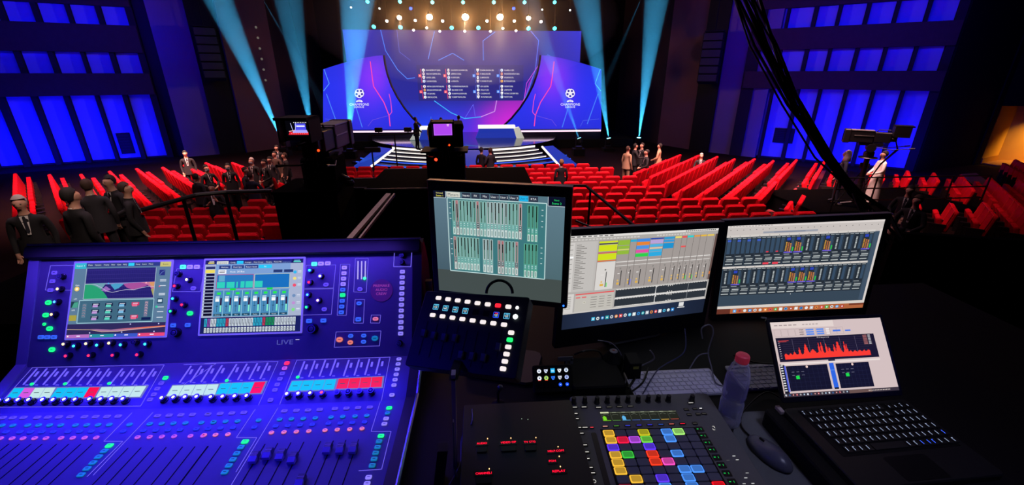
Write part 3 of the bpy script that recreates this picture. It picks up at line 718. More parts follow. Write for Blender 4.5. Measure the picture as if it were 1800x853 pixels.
cam_body = mat('camera_black', '#101014', .45, noise=.1); cam_violet = mat('camera_grey_paint', '#6a6480', .5, noise=.1, nscale=6)
lens_glass = mat('lens_glass', '#060810', .05, spec=1)
def broadcast_camera(x, y, z, rz, label, scr, zfloor, lens_box=cam_violet, scale=1., vf=(-.32, .3)):
    t = thing('broadcast_camera', (x, y, z), label, 'camera', rz=rz); t.scale = (scale,)*3     # z is the camera's cradle; local +y is where it looks
    f = M(); f.rbox(-.14, -.35, 0, .14, .12, .34, .03); f.rbox(-.1, -.52, .05, .1, -.35, .28, .02); b = obj('camera_body', f, cam_body, t)
    f = M(); f.tube([(0, -.34, .34), (0, -.3, .42), (0, .02, .42), (0, .08, .34)], .018, 6); obj('top_handle', f, cam_body, b)
    f = M(); f.rbox(-.16, .12, -.03, .16, .82, .38, .03, .02); l = obj('box_lens', f, lens_box, t)
    f = M(); f.rbox(-.19, .8, -.06, .19, 1.0, .41, .03, .02); obj('lens_hood', f, cam_body, l)
    f = M(); f.rbox(-.13, .995, .02, .13, 1.004, .33, .05); obj('front_glass', f, lens_glass, l)
    f = M(); f.box(-.17, .14, .375, .17, .8, .395); f.box(-.175, .14, .2, -.162, .7, .22); f.box(.162, .14, .2, .175, .7, .22); obj('trim_rail', f, alu, l)
    f = M(); f.rbox(-.23+vf[0], -.62, .24, .23+vf[0], -.36, .58, .03, .02); v = obj('viewfinder', f, cam_body, t)
    f = M(); f.box(-.25+vf[0], -.86, .56, .25+vf[0], -.36, .60); f.box(-.25+vf[0], -.80, .22, -.225+vf[0], -.36, .6); f.box(.225+vf[0], -.80, .22, .25+vf[0], -.36, .6); obj('sun_hood', f, black, v)
    scr(v, vf[0])
    f = M(); f.cyl((-.14+vf[0], -.48, .12), (vf[0]*.3, -.2, .2), .02); obj('viewfinder_arm', f, cam_body, v)
    f = M(); f.rbox(-.13, -.2, -.12, .13, .5, -.02, .02); f.cyl((-.2, .12, -.2), (.2, .12, -.2), .14, n=18); f.lathe([(.16, -.5), (.16, -.36), (.1, -.3), (.1, -.2)], 16, shift(0, .12, 0)); obj('pan_head', f, cam_body, t)
    for s in (-1, 1):
        f = M(); f.tube([(s*.16, 0, -.16), (s*.3, -.45, -.2), (s*.36, -.85, -.12)], .016, 6); f.cyl((s*.36, -.85, -.12), (s*.38, -1.0, -.1), .024); obj('pan_bar', f, cam_body, t)
    f = M(); f.lathe([(.085, (zfloor-z)/scale+.2), (.085, -.5)], 14, shift(0, .12, 0)); f.lathe([(.11, (zfloor-z)/scale+.25), (.11, (zfloor-z)/scale+.9)], 14, shift(0, .12, 0)); obj('pedestal_column', f, cam_body, t)
    f = M(); zz = (zfloor-z)/scale
    for k in range(3):
        a = R(90+120*k); f.cyl((0, .12, zz+.22), (.42*math.cos(a), .12+.42*math.sin(a), zz+.1), .05); f.lathe([(.07, zz), (.09, zz+.05), (.07, zz+.1)], 10, shift(.42*math.cos(a), .12+.42*math.sin(a), 0))
    obj('pedestal_base', f, cam_body, t)
    f = M(); f.lathe([(.27, -.02), (.29, 0), (.27, .02), (.25, 0)], 24, shift(0, .12, -.55)); f.tube([(-.26, .12, -.55), (.26, .12, -.55)], .012); f.tube([(0, -.14, -.55), (0, .38, -.55)], .012); obj('steering_ring', f, cam_body, t)
    f = M(); f.ball((.1, -.53, .06), .022); obj('tally_lamp', f, glow('#ff3a10', 3), t)
    f = M()
    for k in range(4): f.tube([(-.05+k*.03, -.5, .1), (-.15+k*.08, -.62, -.2), (-.05+k*.05, -.3, -.75), (0, .0, (zfloor-z)/scale*.7)], .012, 5)
    obj('camera_cable', f, black, t)
    return t
def scr_left(v, dx):
    ui = UI(.38, .24, 100, 64, .001); ui.rect(0, 0, 100, 64, '#05050a', 0); ui.rect(38, 12, 82, 46, '#4a4ae8', 1)
    for a, b in ((22, 8), (44, 14)): ui.line([(a, 10), (b+20, 50)], 2, '#c0c8ff', 2)
    ui.poly([(12, 46), (90, 46), (98, 58), (6, 58)], '#e02030', 1); ui.poly([(30, 38), (84, 38), (88, 50), (24, 50)], '#a8a0f8', 2); ui.rect(44, 20, 78, 25, '#ffffff', 2); ui.line([(10, 44), (34, 40)], 3, '#ffb0b0', 3)
    for i in range(8): ui.circ(36+i*7, 8, 1.8, '#ffffff', 2, 6); ui.circ(20+i*9, 53, 2, '#ff8080', 3, 6)
    display(ui, v, Matrix.Translation((dx, -.625, .42)) @ Matrix.Rotation(R(90), 4, 'X'), 1.1)
def scr_mid(v, dx):
    ui = UI(.40, .26, 100, 60, .001); ui.rect(0, 0, 100, 60, '#b048f0', 0); ui.box(3, 3, 97, 57, 1.5, '#d088ff', 1); ui.rect(72, 5, 84, 10, '#ffd0f0', 2); ui.rect(74, 12, 83, 15, '#ffd0f0', 2)
    display(ui, v, Matrix.Translation((dx, -.625, .42)) @ Matrix.Rotation(R(90), 4, 'X'), 1.0)
def scr_off(v, dx):
    ui = UI(.3, .2, 10, 6, .001); ui.rect(0, 0, 10, 6, '#0a0a12', 0); display(ui, v, Matrix.Translation((dx, -.625, .42)) @ Matrix.Rotation(R(90), 4, 'X'), 1.0)
pl = ony(572, 262, 8.75); broadcast_camera(pl.x, pl.y, pl.z, R(-3), 'big broadcast camera with lit viewfinder on the left walkway platform', scr_left, DZ, scale=1.12, vf=(-.12, 0))
pc = ony(783, 254, 9.9); broadcast_camera(pc.x, pc.y, pc.z, R(3), 'big broadcast camera with magenta viewfinder on the middle platform', scr_mid, zc, black, .95, vf=(-.02, 0))
# equipment box and cover bulk around the middle camera
f = M(); f.rbox(-.36, -.34, -.02, .42, .5, .5, .05); cov = obj('rain_cover', f, black_cloth, bpy.data.objects['broadcast_camera.001'])
t = thing('camera_control_box', (pc.x, pc.y-.1, zc), 'black draped control cabinet under the middle camera', 'cabinet')
f = M(); f.rbox(-.42, -.2, 0, .42, .5, pc.z-zc-.12, .05); obj('cabinet_body', f, black_cloth, t)
f = M(); f.box(-.52, -.25, pc.z-zc-.14, .5, .5, pc.z-zc-.1); obj('shelf', f, black, t)
f = M(); f.ball((-.2, -.215, pc.z-zc-.28), .035); obj('tally_lamp', f, glow('#ff3a20', 3), t)
f = M(); f.rbox(-.34, -.36, -1.15, .22, .34, -.1, .08); f.rbox(-.3, -.3, -.12, .1, .1, .3, .06); sh = obj('pedestal_shroud', f, black_cloth, bpy.data.objects['broadcast_camera'])
# right camera on its own platform behind a guard rail
RZ = -4.1
blk('camera_platform', 10.6, 16.2, 12.4, 15.2, RZ, 'low black camera platform at the right of the hall', edge=False)
p = onz(1545, 250, -2.0); k_ = 14.0/p.length; p = ray(1541, 250)*13.4
broadcast_camera(p.x, p.y, p.z, R(55), 'dark broadcast camera seen from the side on the right platform', scr_off, RZ, black, .88, vf=(0, 0))
t = thing('guard_rail', (11.0, 12.4, RZ), 'black tubular guard rail on the right camera platform', 'railing')
for zz in (.38, .75, 1.1):
    f = M(); f.cyl((0, 0, zz), (5.1, 0, zz), .022, n=6); obj('rail', f, black_gloss, t)
for i in range(5):
    f = M(); f.cyl((i*1.27, 0, 0), (i*1.27, 0, 1.12), .025, n=6); obj('post', f, black_gloss, t)
t = thing('equipment_tripod', (12.2, 12.9, RZ), 'thin black tripod in front of the person in white', 'tripod')
for k in range(3):
    a = R(30+120*k); f = M(); f.cyl((0, 0, 1.3), (.5*math.cos(a), .5*math.sin(a), 0), .018, n=6); obj('leg', f, black_gloss, t)
f = M(); f.rbox(-.1, -.08, 1.28, .1, .1, 1.45, .02); obj('head', f, black_gloss, t)
# hand rails nearer the desk
def handrail(pts3, posts, label, r=.03, zb=FZ, m=black_gloss):
    t = thing('hand_rail', tuple(pts3[0]), label, 'railing'); o_ = Vector(pts3[0])
    f = M(); f.tube([Vector(p)-o_ for p in pts3], r, 8); obj('top_rail', f, m, t)
    for q_ in posts:
        q_ = Vector(q_)-o_; f = M(); f.cyl((q_.x, q_.y, zb-o_.z), q_, r*.8, n=8); obj('post', f, m, t)
    return t
bright = mat('polished_rail', '#4a4a50', .25, 1.)
P = lambda x, y, D: ray(x, y)*D
handrail([P(196, 384, 8.2), P(345, 343, 8.6), P(398, 338, 8.8), P(478, 336, 9.0)], [P(322, 349, 8.6), P(396, 338, 8.8)], 'black hand rail crossing the left seats before the group of men', .045)
handrail([P(975, 326, 9.3), P(1030, 327, 9.3), P(1118, 400, 7.6)], [P(1038, 334, 9.2)], 'black hand rail sloping down behind the grey meter monitor', .03)
handrail([P(1012, 388, 8.3), P(1050, 404, 8.1), P(1060, 420, 7.6)], [], 'short lower rail piece beside the sloping hand rail', .02, zb=-4)
# tiers the nearest bystanders stand on
blk('side_tier', -8.8, -5.8, 6.2, 8.9, -3.55, 'dark tier where the nearest men on the left stand', edge=False)
blk('side_tier', 7.9, 12.2, 6.9, 9.4, -4.0, 'dark tier where the two men behind the right monitor sit', edge=False)
# microphone boom stands and people-height gear before the stage
def light_stand(x, y, D, h, label, arm=.7):
    p = P(x, y, D); t = thing('boom_stand', (p.x, p.y, FZ), label, 'stand'); zt_ = p.z-FZ
    f = M(); f.cyl((0, 0, 0), (0, 0, zt_), .03, n=6); obj('pole', f, black, t)
    f = M(); f.cyl((-arm, 0, zt_-.05), (arm, 0, zt_+.03), .025, n=6); obj('boom_arm', f, black, t)
    for s in (-.6, .55):
        f = M(); f.rbox(arm*s-.16, -.08, zt_+.1, arm*s+.16, .1, zt_+.28, .03); f.cyl((arm*s, 0, zt_), (arm*s, 0, zt_+.12), .02, n=5); obj('teleprompter_head', f, black, t)
    for k in range(3):
        a = R(90+120*k); f = M(); f.cyl((0, 0, .5), (.5*math.cos(a), .5*math.sin(a), 0), .02, n=5); obj('leg', f, black, t)
light_stand(693, 236, 19, 1, 'black stand with a long boom and two heads before the stage', 1.1)
p = P(654, 268, 18); t = thing('music_stand', (p.x, p.y, FZ), 'small black tripod stand before the left ramp', 'stand')
f = M(); f.cyl((0, 0, 0), (0, 0, p.z-FZ), .03, n=6); obj('pole', f, black, t)
f = M(); f.rbox(-.3, -.05, p.z-FZ, .35, .12, p.z-FZ+.2, .05); obj('head', f, black, t)

# hanging bundle of cables at the right
t = thing('cable_bundle', (0, 0, 0), 'thick bundle of black cables hanging down from the ceiling, right of middle', 'cables')
random.seed(3)
f0 = [P(1300, -20, 4.2), P(1345, 80, 4.1), P(1395, 185, 4.0), P(1450, 275, 3.9), P(1500, 340, 3.8), P(1530, 372, 3.7), P(1560, 430, 3.5)]
t.location = f0[0]
cabm = mat('black_cable', '#0a0a0e', .4, spec=.4)
for k in range(9):
    off = [(random.uniform(-.045, .045), random.uniform(-.03, .03)) for _ in f0]; side = (k-4)*.017
    pts = []
    for i, q_ in enumerate(f0):
        pts.append(q_-f0[0]+Vector((off[i][0]*.5+side*(1+1.2*math.sin(i*1.1+k)), off[i][1], off[i][0]*.3)))
    fine = []
    for i in range(len(pts)-1):
        for s_ in range(4):
            fine.append(pts[i].lerp(pts[i+1], s_/4))
    fine.append(pts[-1])
    f = M(); f.tube(fine, .008+.004*(k % 3), 6); obj('cable', f, cabm, t)
f = M(); a = P(1315, -20, 4.15)-f0[0]; f.tube([a, P(1342, 60, 4.1)-f0[0], P(1366, 130, 4.05)-f0[0], P(1404, 200, 4)-f0[0]], .012, 6); obj('cable', f, cabm, t)

# ================================================================== people
skin_m = mat('skin', '#b98a72', .6, noise=.06); shoe_m = mat('black_shoe', '#080808', .4); hair_ms = [mat('dark_hair', '#15100e', .8), mat('brown_hair', '#3a261a', .8), mat('grey_hair', '#a8a098', .8), mat('blond_hair', '#8a6a3a', .8)]
shirt_m = mat('white_shirt', '#d8d4d0', .8); tie_m = mat('dark_tie', '#141420', .6); maskm = mat('pale_face_mask', '#c8d4dc', .8)
suit_ms = [mat('black_suit', '#100f13', .85), mat('navy_suit', '#1a2034', .85), mat('charcoal_suit', '#26242a', .85), mat('brown_jacket', '#4a382e', .9), mat('tan_jacket', '#a08264', .9), mat('white_robe', '#e4e2de', .8)]
def person_mesh(name, pose, robe=False):
    V = []; E = []; RR = []
    def v(p, r, par=None):
        V.append(p); RR.append(r if isinstance(r, tuple) else (r, r))
        if par is not None: E.append((par, len(V)-1))
        return len(V)-1
    sit = pose.get('sit')
    dz = -.42 if sit else 0
    pel = v((0, 0, .95+dz), (.15, .115)); sp = v((0, .0, 1.12+dz), (.145, .11), pel); ch = v((0, 0, 1.30+dz), (.17, .12), sp); nb = v((0, -.008, 1.445+dz), (.1, .075), ch)
    nk = v((0, .01, 1.515+dz), .06, nb); jw = v((0, .028, 1.58+dz), (.064, .07), nk); hm = v((0, .02, 1.65+dz), (.082, .095), jw); v((0, .008, 1.715+dz), (.066, .08), hm)
    v((0, .122, 1.62+dz), (.015, .02), hm)      # nose
    for s in (-1, 1):
        v((s*.082, .0, 1.64+dz), (.012, .02), hm)  # ear
        sh = v((s*.185, 0, 1.41+dz), .06, ch); el, wr, hd = pose['arms'][0 if s < 0 else 1]
        m_ = lambda p: (p[0]*s, p[1], p[2]+dz)
        e = v(m_(el), .048, sh); w1 = v(m_(wr), .032, e); d_ = (Vector(m_(hd))-Vector(m_(wr))).normalized()
        pm = v(tuple(Vector(m_(wr))+d_*.06), (.036, .02), w1)
        side = d_.cross(Vector((0, 0, 1)) if abs(d_.z) < .8 else Vector((0, 1, 0))).normalized()
        for k in range(4):
            b_ = Vector(m_(wr))+d_*.10+side*(-.026+k*.0175); L_ = (.035, .045, .04, .03)[k]
            j = v(tuple(b_), .0105, pm); j2 = v(tuple(b_+d_*L_+side.cross(d_)*.008), .009, j); v(tuple(b_+d_*L_*1.6+side.cross(d_)*.026), .0075, j2)
        b_ = Vector(m_(wr))+d_*.045-side*.035; j = v(tuple(b_), .011, pm); v(tuple(b_+d_*.035-side*.018+side.cross(d_)*.015), .009, j)
        if sit:
            hp = v((s*.1, .02, .52), .095, pel); kn = v((s*.14, .45, .52), .07, hp); an = v((s*.14, .43, .09), .048, kn); v((s*.15, .57, .045), (.042, .032), an)
        else:
            st = pose.get('step', 0)*s
            hp = v((s*.095, 0, .86), .1, pel); kn = v((s*.105, .02+st*.5, .48), .068, hp); an = v((s*.11, -.01+st, .09), .046, kn); v((s*.12, .14+st, .04), (.042, .032), an)
    me = bpy.data.meshes.new(name); me.from_pydata(V, E, []); o = bpy.data.objects.new(name, me); COL.objects.link(o)
    md = o.modifiers.new('s', 'SKIN'); md.use_smooth_shade = True
    for i, d_ in enumerate(me.skin_vertices[0].data): d_.radius = RR[i]; d_.use_root = (i == 0)
    o.modifiers.new('u', 'SUBSURF').levels = 1
    bpy.context.view_layer.update()
    m2 = bpy.data.meshes.new_from_object(o.evaluated_get(bpy.context.evaluated_depsgraph_get()))
    bpy.data.objects.remove(o); bpy.data.meshes.remove(me)
    m2.name = name
    for m_ in (suit_ms[0], skin_m, shoe_m): m2.materials.append(m_)
    wrs = [(Vector((s*pose['arms'][i][1][0], pose['arms'][i][1][1], pose['arms'][i][1][2]+dz)), Vector((s*pose['arms'][i][2][0], pose['arms'][i][2][1], pose['arms'][i][2][2]+dz))) for i, s in ((0, -1), (1, 1))]
    for p in m2.polygons:
        c = p.center; k = 0
        if c.z > 1.475+dz and abs(c.x) < .13: k = 1
        for w_, h_ in wrs:
            u_ = (h_-w_).normalized(); t_ = (c-w_).dot(u_)
            if t_ > 0 and (c-w_).length < .24 and (c-w_-u_*t_).length < .062: k = 1
        if c.z < .085: k = 2
        p.material_index = k; p.use_smooth = True
    return m2, dz
AD = ((.245, -.02, 1.12), (.235, .05, .88), (.225, .1, .7)); POSES = {
 'stand': dict(arms=(AD, ((.24, -.03, 1.12), (.225, .08, .88), (.21, .15, .71))), step=.03),
 'phone': dict(arms=(((.3, .1, 1.14), (.16, .28, 1.3), (.1, .3, 1.46)), ((.28, .08, 1.12), (.12, .28, 1.2), (.0, .32, 1.3))), step=.02),
 'clasp': dict(arms=(((.28, .04, 1.12), (.12, .24, 1.02), (.0, .3, .98)), ((.28, .04, 1.12), (.12, .24, 1.0), (.0, .3, .94))), step=.02),
 'gesture': dict(arms=(AD, ((.3, .1, 1.15), (.34, .34, 1.2), (.36, .5, 1.26))), step=.08),
 'sit': dict(arms=(((.27, .06, 1.14), (.16, .3, 1.02), (.12, .4, .98)), ((.27, .06, 1.14), (.16, .3, 1.02), (.12, .4, .98))), sit=True)}
PM = {k: person_mesh('person_'+k, v) for k, v in POSES.items()}
def head_parts(dz, long=False):
    H = M(); n, m = 14, 7; rings = []
    for j in range(m+1):
        a = R(90-j*(128/m)); rings.append([Vector(((.086)*math.cos(a)*math.cos(2*math.pi*i/n), .097*math.cos(a)*math.sin(2*math.pi*i/n)-.010, 1.675+dz+.112*math.sin(a))) for i in range(n)])
    H.loft(rings, cap=False)
    # clear the brow: pull front verts up
    H.v = [(x, y, z) if not (y > .012 and z < 1.735+dz) else (x, y*.88, max(z, 1.725+dz)) for x, y, z in H.v]
    E_ = M()
    for s in (-1, 1): E_.ball((s*.032, .102, 1.652+dz), .013, .008, .008, 6, 4)
    Mo = M(); Mo.rbox(-.028, -.008, 0, .028, .008, .006, .006, mtx=Matrix.Translation((0, .1, 1.585+dz)) @ Matrix.Rotation(R(-90), 4, 'X'))
    Sh = M(); Sh.add([(-.05, .072, 1.46+dz), (.05, .072, 1.46+dz), (.02, .122, 1.17+dz), (-.02, .122, 1.17+dz), (0, .12, 1.30+dz)], [(1, 0, 3, 2)])
    Sh.lathe([(.064, 1.455+dz), (.06, 1.50+dz)], 12)
    Ti = M(); Ti.prism([(-.016, 1.455+dz), (.016, 1.455+dz), (.022, 1.22+dz), (0, 1.19+dz), (-.022, 1.22+dz)], 0, .006, Matrix(((1, 0, 0, 0), (0, -.165, 1, .320+.165*dz), (0, 1, 0, 0), (0, 0, 0, 1))))
    Ma = M(); Ma.loft([[Vector((.07*math.cos(R(a)), .03+rr*math.sin(R(a)), z+dz)) for a in range(10, 171, 20)] for z, rr in ((1.56, .075), (1.59, .095), (1.625, .095))], cap=False)
    Ja = M(); rings = []
    for z, rx, ry in ((.80, .215, .16), (.95, .205, .155), (1.1, .19, .145)): rings.append([Vector((rx*math.cos(2*math.pi*i/16), ry*math.sin(2*math.pi*i/16), z+dz)) for i in range(16)])
    Ja.loft(rings, cap=False)
    ms = {}
    for k, g, mt in (('hair', H, hair_ms[0]), ('eyes', E_, mat('dark_eye', '#0c0a0a', .3)), ('mouth', Mo, mat('lips', '#7a4038', .6)), ('shirt_collar', Sh, shirt_m), ('tie', Ti, tie_m), ('face_mask', Ma, maskm), ('jacket_hem', Ja, suit_ms[0])):
        ms[k] = g.mesh(k, mt)
        for p in ms[k].polygons: p.use_smooth = k not in ('tie',)
    return ms
HP = {0: head_parts(0), -.42: head_parts(-.42)}
robe_mesh = None
def person(px, py, zhead, az, pose, suit, hair, label, mask=False, tie=True, extra=None, pos=None, h=1.0, parts=True):
    """az: facing in degrees from the stage axis, clockwise"""
    me, dz = PM[pose]; zh = 1.65+dz
    p = onz(px, py, zhead) if pos is None else Vector(pos)
    o = bpy.data.objects.new('person', me); COL.objects.link(o); o.location = (p.x, p.y, zhead-zh*h); o.rotation_euler = (0, 0, R(-az)); o.scale = (h, h, h)
    o.material_slots[0].link = 'OBJECT'; o.material_slots[0].material = suit_ms[suit]
    tag(o, label, 'person')
    def ch(k, m_):
        c = link(k, HP[dz][k], o); c.material_slots[0].link = 'OBJECT'; c.material_slots[0].material = m_; return c
    if hair is not None: ch('hair', hair_ms[hair])
    ch('eyes', mat('dark_eye', '#0c0a0a', .3))
    if mask: ch('face_mask', maskm)
    else: ch('mouth', mat('lips', '#7a4038', .6))
    if suit < 3: ch('shirt_collar', shirt_m)
    if tie and suit < 3: ch('tie', tie_m)
    if dz == 0 and suit < 5: ch('jacket_hem', suit_ms[suit])
    return o
G = -3.05
person(325, 270, G, 150, 'stand', 0, 0, 'man in a dark suit alone by the left wall, facing the seats')
person(362, 296, G, 120, 'clasp', 0, 0, 'dark-haired man in a dark suit left of the masked man, turned right', mask=True)
person(400, 293, G, 165, 'stand', 0, 0, 'man in a dark suit and pale mask facing the desk, in the left group', mask=True)
person(345, 312, G, 20, 'stand', 2, 0, 'man in a charcoal suit seen from behind at the left of the group')
person(372, 330, G, 170, 'phone', 0, 1, 'man in a black jacket and white shirt holding a phone, behind the left hand rail', tie=False)
person(440, 309, G, 15, 'gesture', 1, 1, 'man in a navy suit seen from behind, right of the phone user')
person(442, 283, G, 195, 'stand', 0, 2, 'grey-haired man in a dark suit and mask facing the desk', mask=True)
person(464, 286, G, 205, 'clasp', 0, 0, 'man in a black suit right of the grey-haired masked man')
person(474, 281, G, 190, 'stand', 2, 0, 'man half hidden behind the taller men of the left group')
person(483, 271, G, 200, 'stand', 3, 0, 'man in a brown jacket at the back of the left group')
person(486, 260, G, 170, 'stand', 0, 0, 'farthest man of the left group, near the floor beam light')
person(500, 274, G, 240, 'stand', 0, 1, 'man in a dark suit next to the left broadcast camera')
person(431, 300, G, 100, 'gesture', 2, 1, 'man in charcoal between the masked man and the navy-suited man')
person(0, 0, -1.85, 150, 'stand', 0, 2, 'large balding man in a dark suit with white shirt at the left edge', pos=(-7.1, 6.9, 0))
person(0, 0, -1.72, 20, 'stand', 0, 0, 'big dark-suited man seen from behind, nearest on the left', pos=(-6.2, 6.75, 0), h=1.11)
person(0, 0, -1.85, 330, 'stand', 2, 1, 'brown-haired man seen from behind among the near left men', pos=(-7.0, 8.0, 0))
person(0, 0, -1.9, 200, 'clasp', 0, 0, 'man in black tie facing the desk among the near left men', pos=(-7.05, 8.55, 0))
person(0, 0, -1.95, 60, 'stand', 0, 1, 'man in profile, rightmost of the near left men', pos=(-6.5, 8.15, 0))
person(846, 264, G, 30, 'stand', 0, 0, 'left of the two men in dark jackets standing below the stage stairs')
person(862, 265, G, 320, 'clasp', 2, 1, 'right of the two men in dark jackets standing below the stage stairs')
person(987, 286, G, 350, 'stand', 0, 3, 'man in a dark suit seen from behind among the centre seats')
person(730, 210, SZ+1.65, 60, 'clasp', 0, 0, 'man in a dark suit standing on the stage by the left desk')
person(759, 214, SZ+1.62, 170, 'stand', 4, 2, 'white-haired person on the stage behind the middle camera')
person(775, 211, SZ+1.65, 170, 'stand', 0, 0, 'dark-haired person on the stage above the middle camera')
person(806, 207, SZ+1.65, 330, 'stand', 0, 0, 'person in black on the stage right of the middle camera')
person(1104, 262, G, 60, 'stand', 4, 1, 'person in a pale brown jacket, left of the group right of the stage')
person(1117, 257, G, 90, 'gesture', 0, 0, 'person in black in the middle of the group right of the stage')
person(1129, 256, G, 250, 'gesture', 0, 0, 'taller person in black at the back of the group right of the stage')
person(1137, 268, G, 270, 'clasp', 0, 0, 'person in black at the right of the group right of the stage')
person(1160, 257, G, 300, 'clasp', 4, 0, 'person in a tan jacket standing apart at the edge of the right seats')
person(1233, 274, -3.55, 200, 'sit', 0, 2, 'seated person whose pale head shows above the right rows')
person(0, 0, -2.42, 300, 'stand', 1, None, 'dark-clothed person with a white head cloth left of the right camera', pos=(11.85, 13.3, 0))
wp = person(0, 0, -2.45, 290, 'clasp', 5, 0, 'person in a long white robe behind the guard rail under the right camera', pos=(13.1, 13.25, 0))
f = M(); rings = []
for z, rx, ry in ((.08, .26, .2), (.5, .22, .17), (.95, .19, .15), (1.2, .185, .14), (1.4, .17, .12)): rings.append([(rx*math.cos(2*math.pi*i/18), ry*math.sin(2*math.pi*i/18), z) for i in range(18)])
f.loft([[Vector(p) for p in r_] for r_ in rings], cap=False); obj('robe', f, suit_ms[5], wp, smooth=True)
hc = [o for o in bpy.data.objects if o.name.startswith('person') and o.get('label', '').startswith('dark-clothed')][0]
f = M(); rings = []
for z, rx, ry in ((1.42, .17, .13), (1.55, .12, .12), (1.66, .105, .115), (1.74, .08, .095), (1.775, .03, .03)): rings.append([Vector((rx*math.cos(2*math.pi*i/16), -.015+ry*math.sin(2*math.pi*i/16)*(1 if math.sin(2*math.pi*i/16) < 0 else .75), z)) for i in range(16)])
f.loft(rings); obj('head_cloth', f, shirt_m, hc, smooth=True)
person(0, 0, -2.5, 240, 'sit', 0, 0, 'farther of the two men behind the right monitor, in a dark suit', pos=(9.85, 9.05, 0), h=.93)
person(0, 0, -2.42, 250, 'sit', 0, 1, 'nearer of the two men behind the right monitor, in a dark suit with white shirt', pos=(8.9, 7.95, 0), h=.95)

for x_, y_, z_, n_ in ((9.85, 9.05, -2.5, 'farther'), (8.9, 7.95, -2.42, 'nearer')):
    zz = z_-.93*1.23; f = M(); f.rbox(x_-.3, y_-.3, -4.0+(0), x_+.3, y_+.25, zz+.93*.43, .03); o = obj('stool_box', f, black_cloth); tag(o, 'black box seat under the %s man behind the right monitor' % n_, 'seat')
a = P(1572, 408, 7.2); b = P(1850, 425, 6.6)
t = thing('added_dark_barrier', (a.x, a.y, FZ), 'added black barrier standing for the dark below the two seated men at the right', 'barrier')  # added to cover the legs and stand for the darkness there
L = Vector((b.x-a.x, b.y-a.y, 0)); f = M(); n_ = Vector((-L.y, L.x, 0)).normalized()*.06
f.add([-n_, L-n_, L+n_, n_, Vector((0, 0, a.z-FZ))-n_, L+Vector((0, 0, b.z-FZ))-n_, L+Vector((0, 0, b.z-FZ))+n_, Vector((0, 0, a.z-FZ))+n_], [(0, 3, 2, 1), (4, 5, 6, 7), (0, 1, 5, 4), (1, 2, 6, 5), (2, 3, 7, 6), (3, 0, 4, 7)]); obj('drape', f, black_cloth, t)

# ================================================================== the mixing desk and everything around it
f = M(); 
desk_m = mat('black_desk_laminate', '#020203', .6, noise=.3, nscale=15, spec=.3)
DT = -.925
t = thing('equipment_table', (-.22, .35, DT), 'black table carrying the screens, keyboards and laptop', 'table')
f = M(); f.rbox(0, 0, -.04, 2.3, 1.35, 0, .01); obj('table_top', f, desk_m, t)
for x in (.05, 2.2):
    for y in (.05, 1.25):
        f = M(); f.box(x, y, -1.78, x+.05, y+.05, -.04); obj('leg', f, black, t)
t = thing('console_table', (-1.62, .5, -1.06), 'low black table under the mixing console', 'table')
f = M(); f.rbox(0, 0, -.04, 1.38, 1.02, 0, .01); obj('table_top', f, desk_m, t)
for x in (.03, 1.3):
    for y in (.03, .93):
        f = M(); f.box(x, y, -1.64, x+.05, y+.05, -.04); obj('leg', f, black, t)
f = M(); f.box(-3.4, -.6, -2.78, 3.6, 1.9, -2.70); o = obj('mixing_riser', f, mat('riser_carpet', '#040406', .95)); tag(o, 'dark riser floor under the mixing position', 'platform')
f = M(); f.box(-3.4, 1.86, FZ+4.7-4.7, 3.6, 1.9, -2.78); f.box(-3.4, -.6, FZ, -3.36, 1.9, -2.78); f.box(3.56, -.6, FZ, 3.6, 1.9, -2.78); o2 = obj('riser_skirt', f, black_cloth, o)

al = -.02; EX = Vector((math.cos(al), math.sin(al), 0)); EY = Vector((-math.sin(al), math.cos(al), 0)); EZ = Vector((0, 0, 1))
def CP(x, y, z): return EX*x+EY*y+EZ*z
xr, xl = -.262, -1.432; xm = (xr+xl)/2; Wd = xr-xl
yt, zt_, yb, zb_, yc, zc_ = 1.334, -.544, 1.1645, -.838, 1.031, -.897; yf = .60
C0 = frame(CP(xm, 1.0, -1.06), EX, EY); Ci = C0.inverted()
PA = frame(CP(xm, (yt+yb)/2, (zt_+zb_)/2), EX, CP(0, yt-yb, zt_-zb_)); hA = math.hypot(yt-yb, zt_-zb_)
PB = frame(CP(xm, (yb+yc)/2, (zb_+zc_)/2), EX, CP(0, yb-yc, zb_-zc_)); hB = math.hypot(yb-yc, zb_-zc_)
PC = frame(CP(xm, (yc+yf)/2, zc_), EX, EY); hC = yc-yf
con = thing('mixing_console', (0, 0, 0), 'large digital mixing console bathed in blue light, two touchscreens and rows of faders', 'mixing console', mtx=C0)
pan_m = mat('console_panel', '#6a6a80', .5, noise=.06, nscale=40, spec=.3); deck_m = mat('console_deck', '#74748c', .5, noise=.06, nscale=40, spec=.3)
dark_p = mat('console_dark_trim', '#14141c', .45)
LA, LB, LC = Ci @ PA, Ci @ PB, Ci @ PC
f = M(); f.rbox(-Wd/2, -hA/2, -.03, Wd/2, hA/2+.0, 0, .004, .001); obj('screen_panel', f, pan_m, con, LA)
f = M(); f.box(-Wd/2, -hB/2, -.03, Wd/2, hB/2, 0); obj('upper_strip_panel', f, deck_m, con, LB)
f = M(); f.box(-Wd/2, -hC/2, -.03, Wd/2, hC/2, 0); obj('fader_panel', f, deck_m, con, LC)
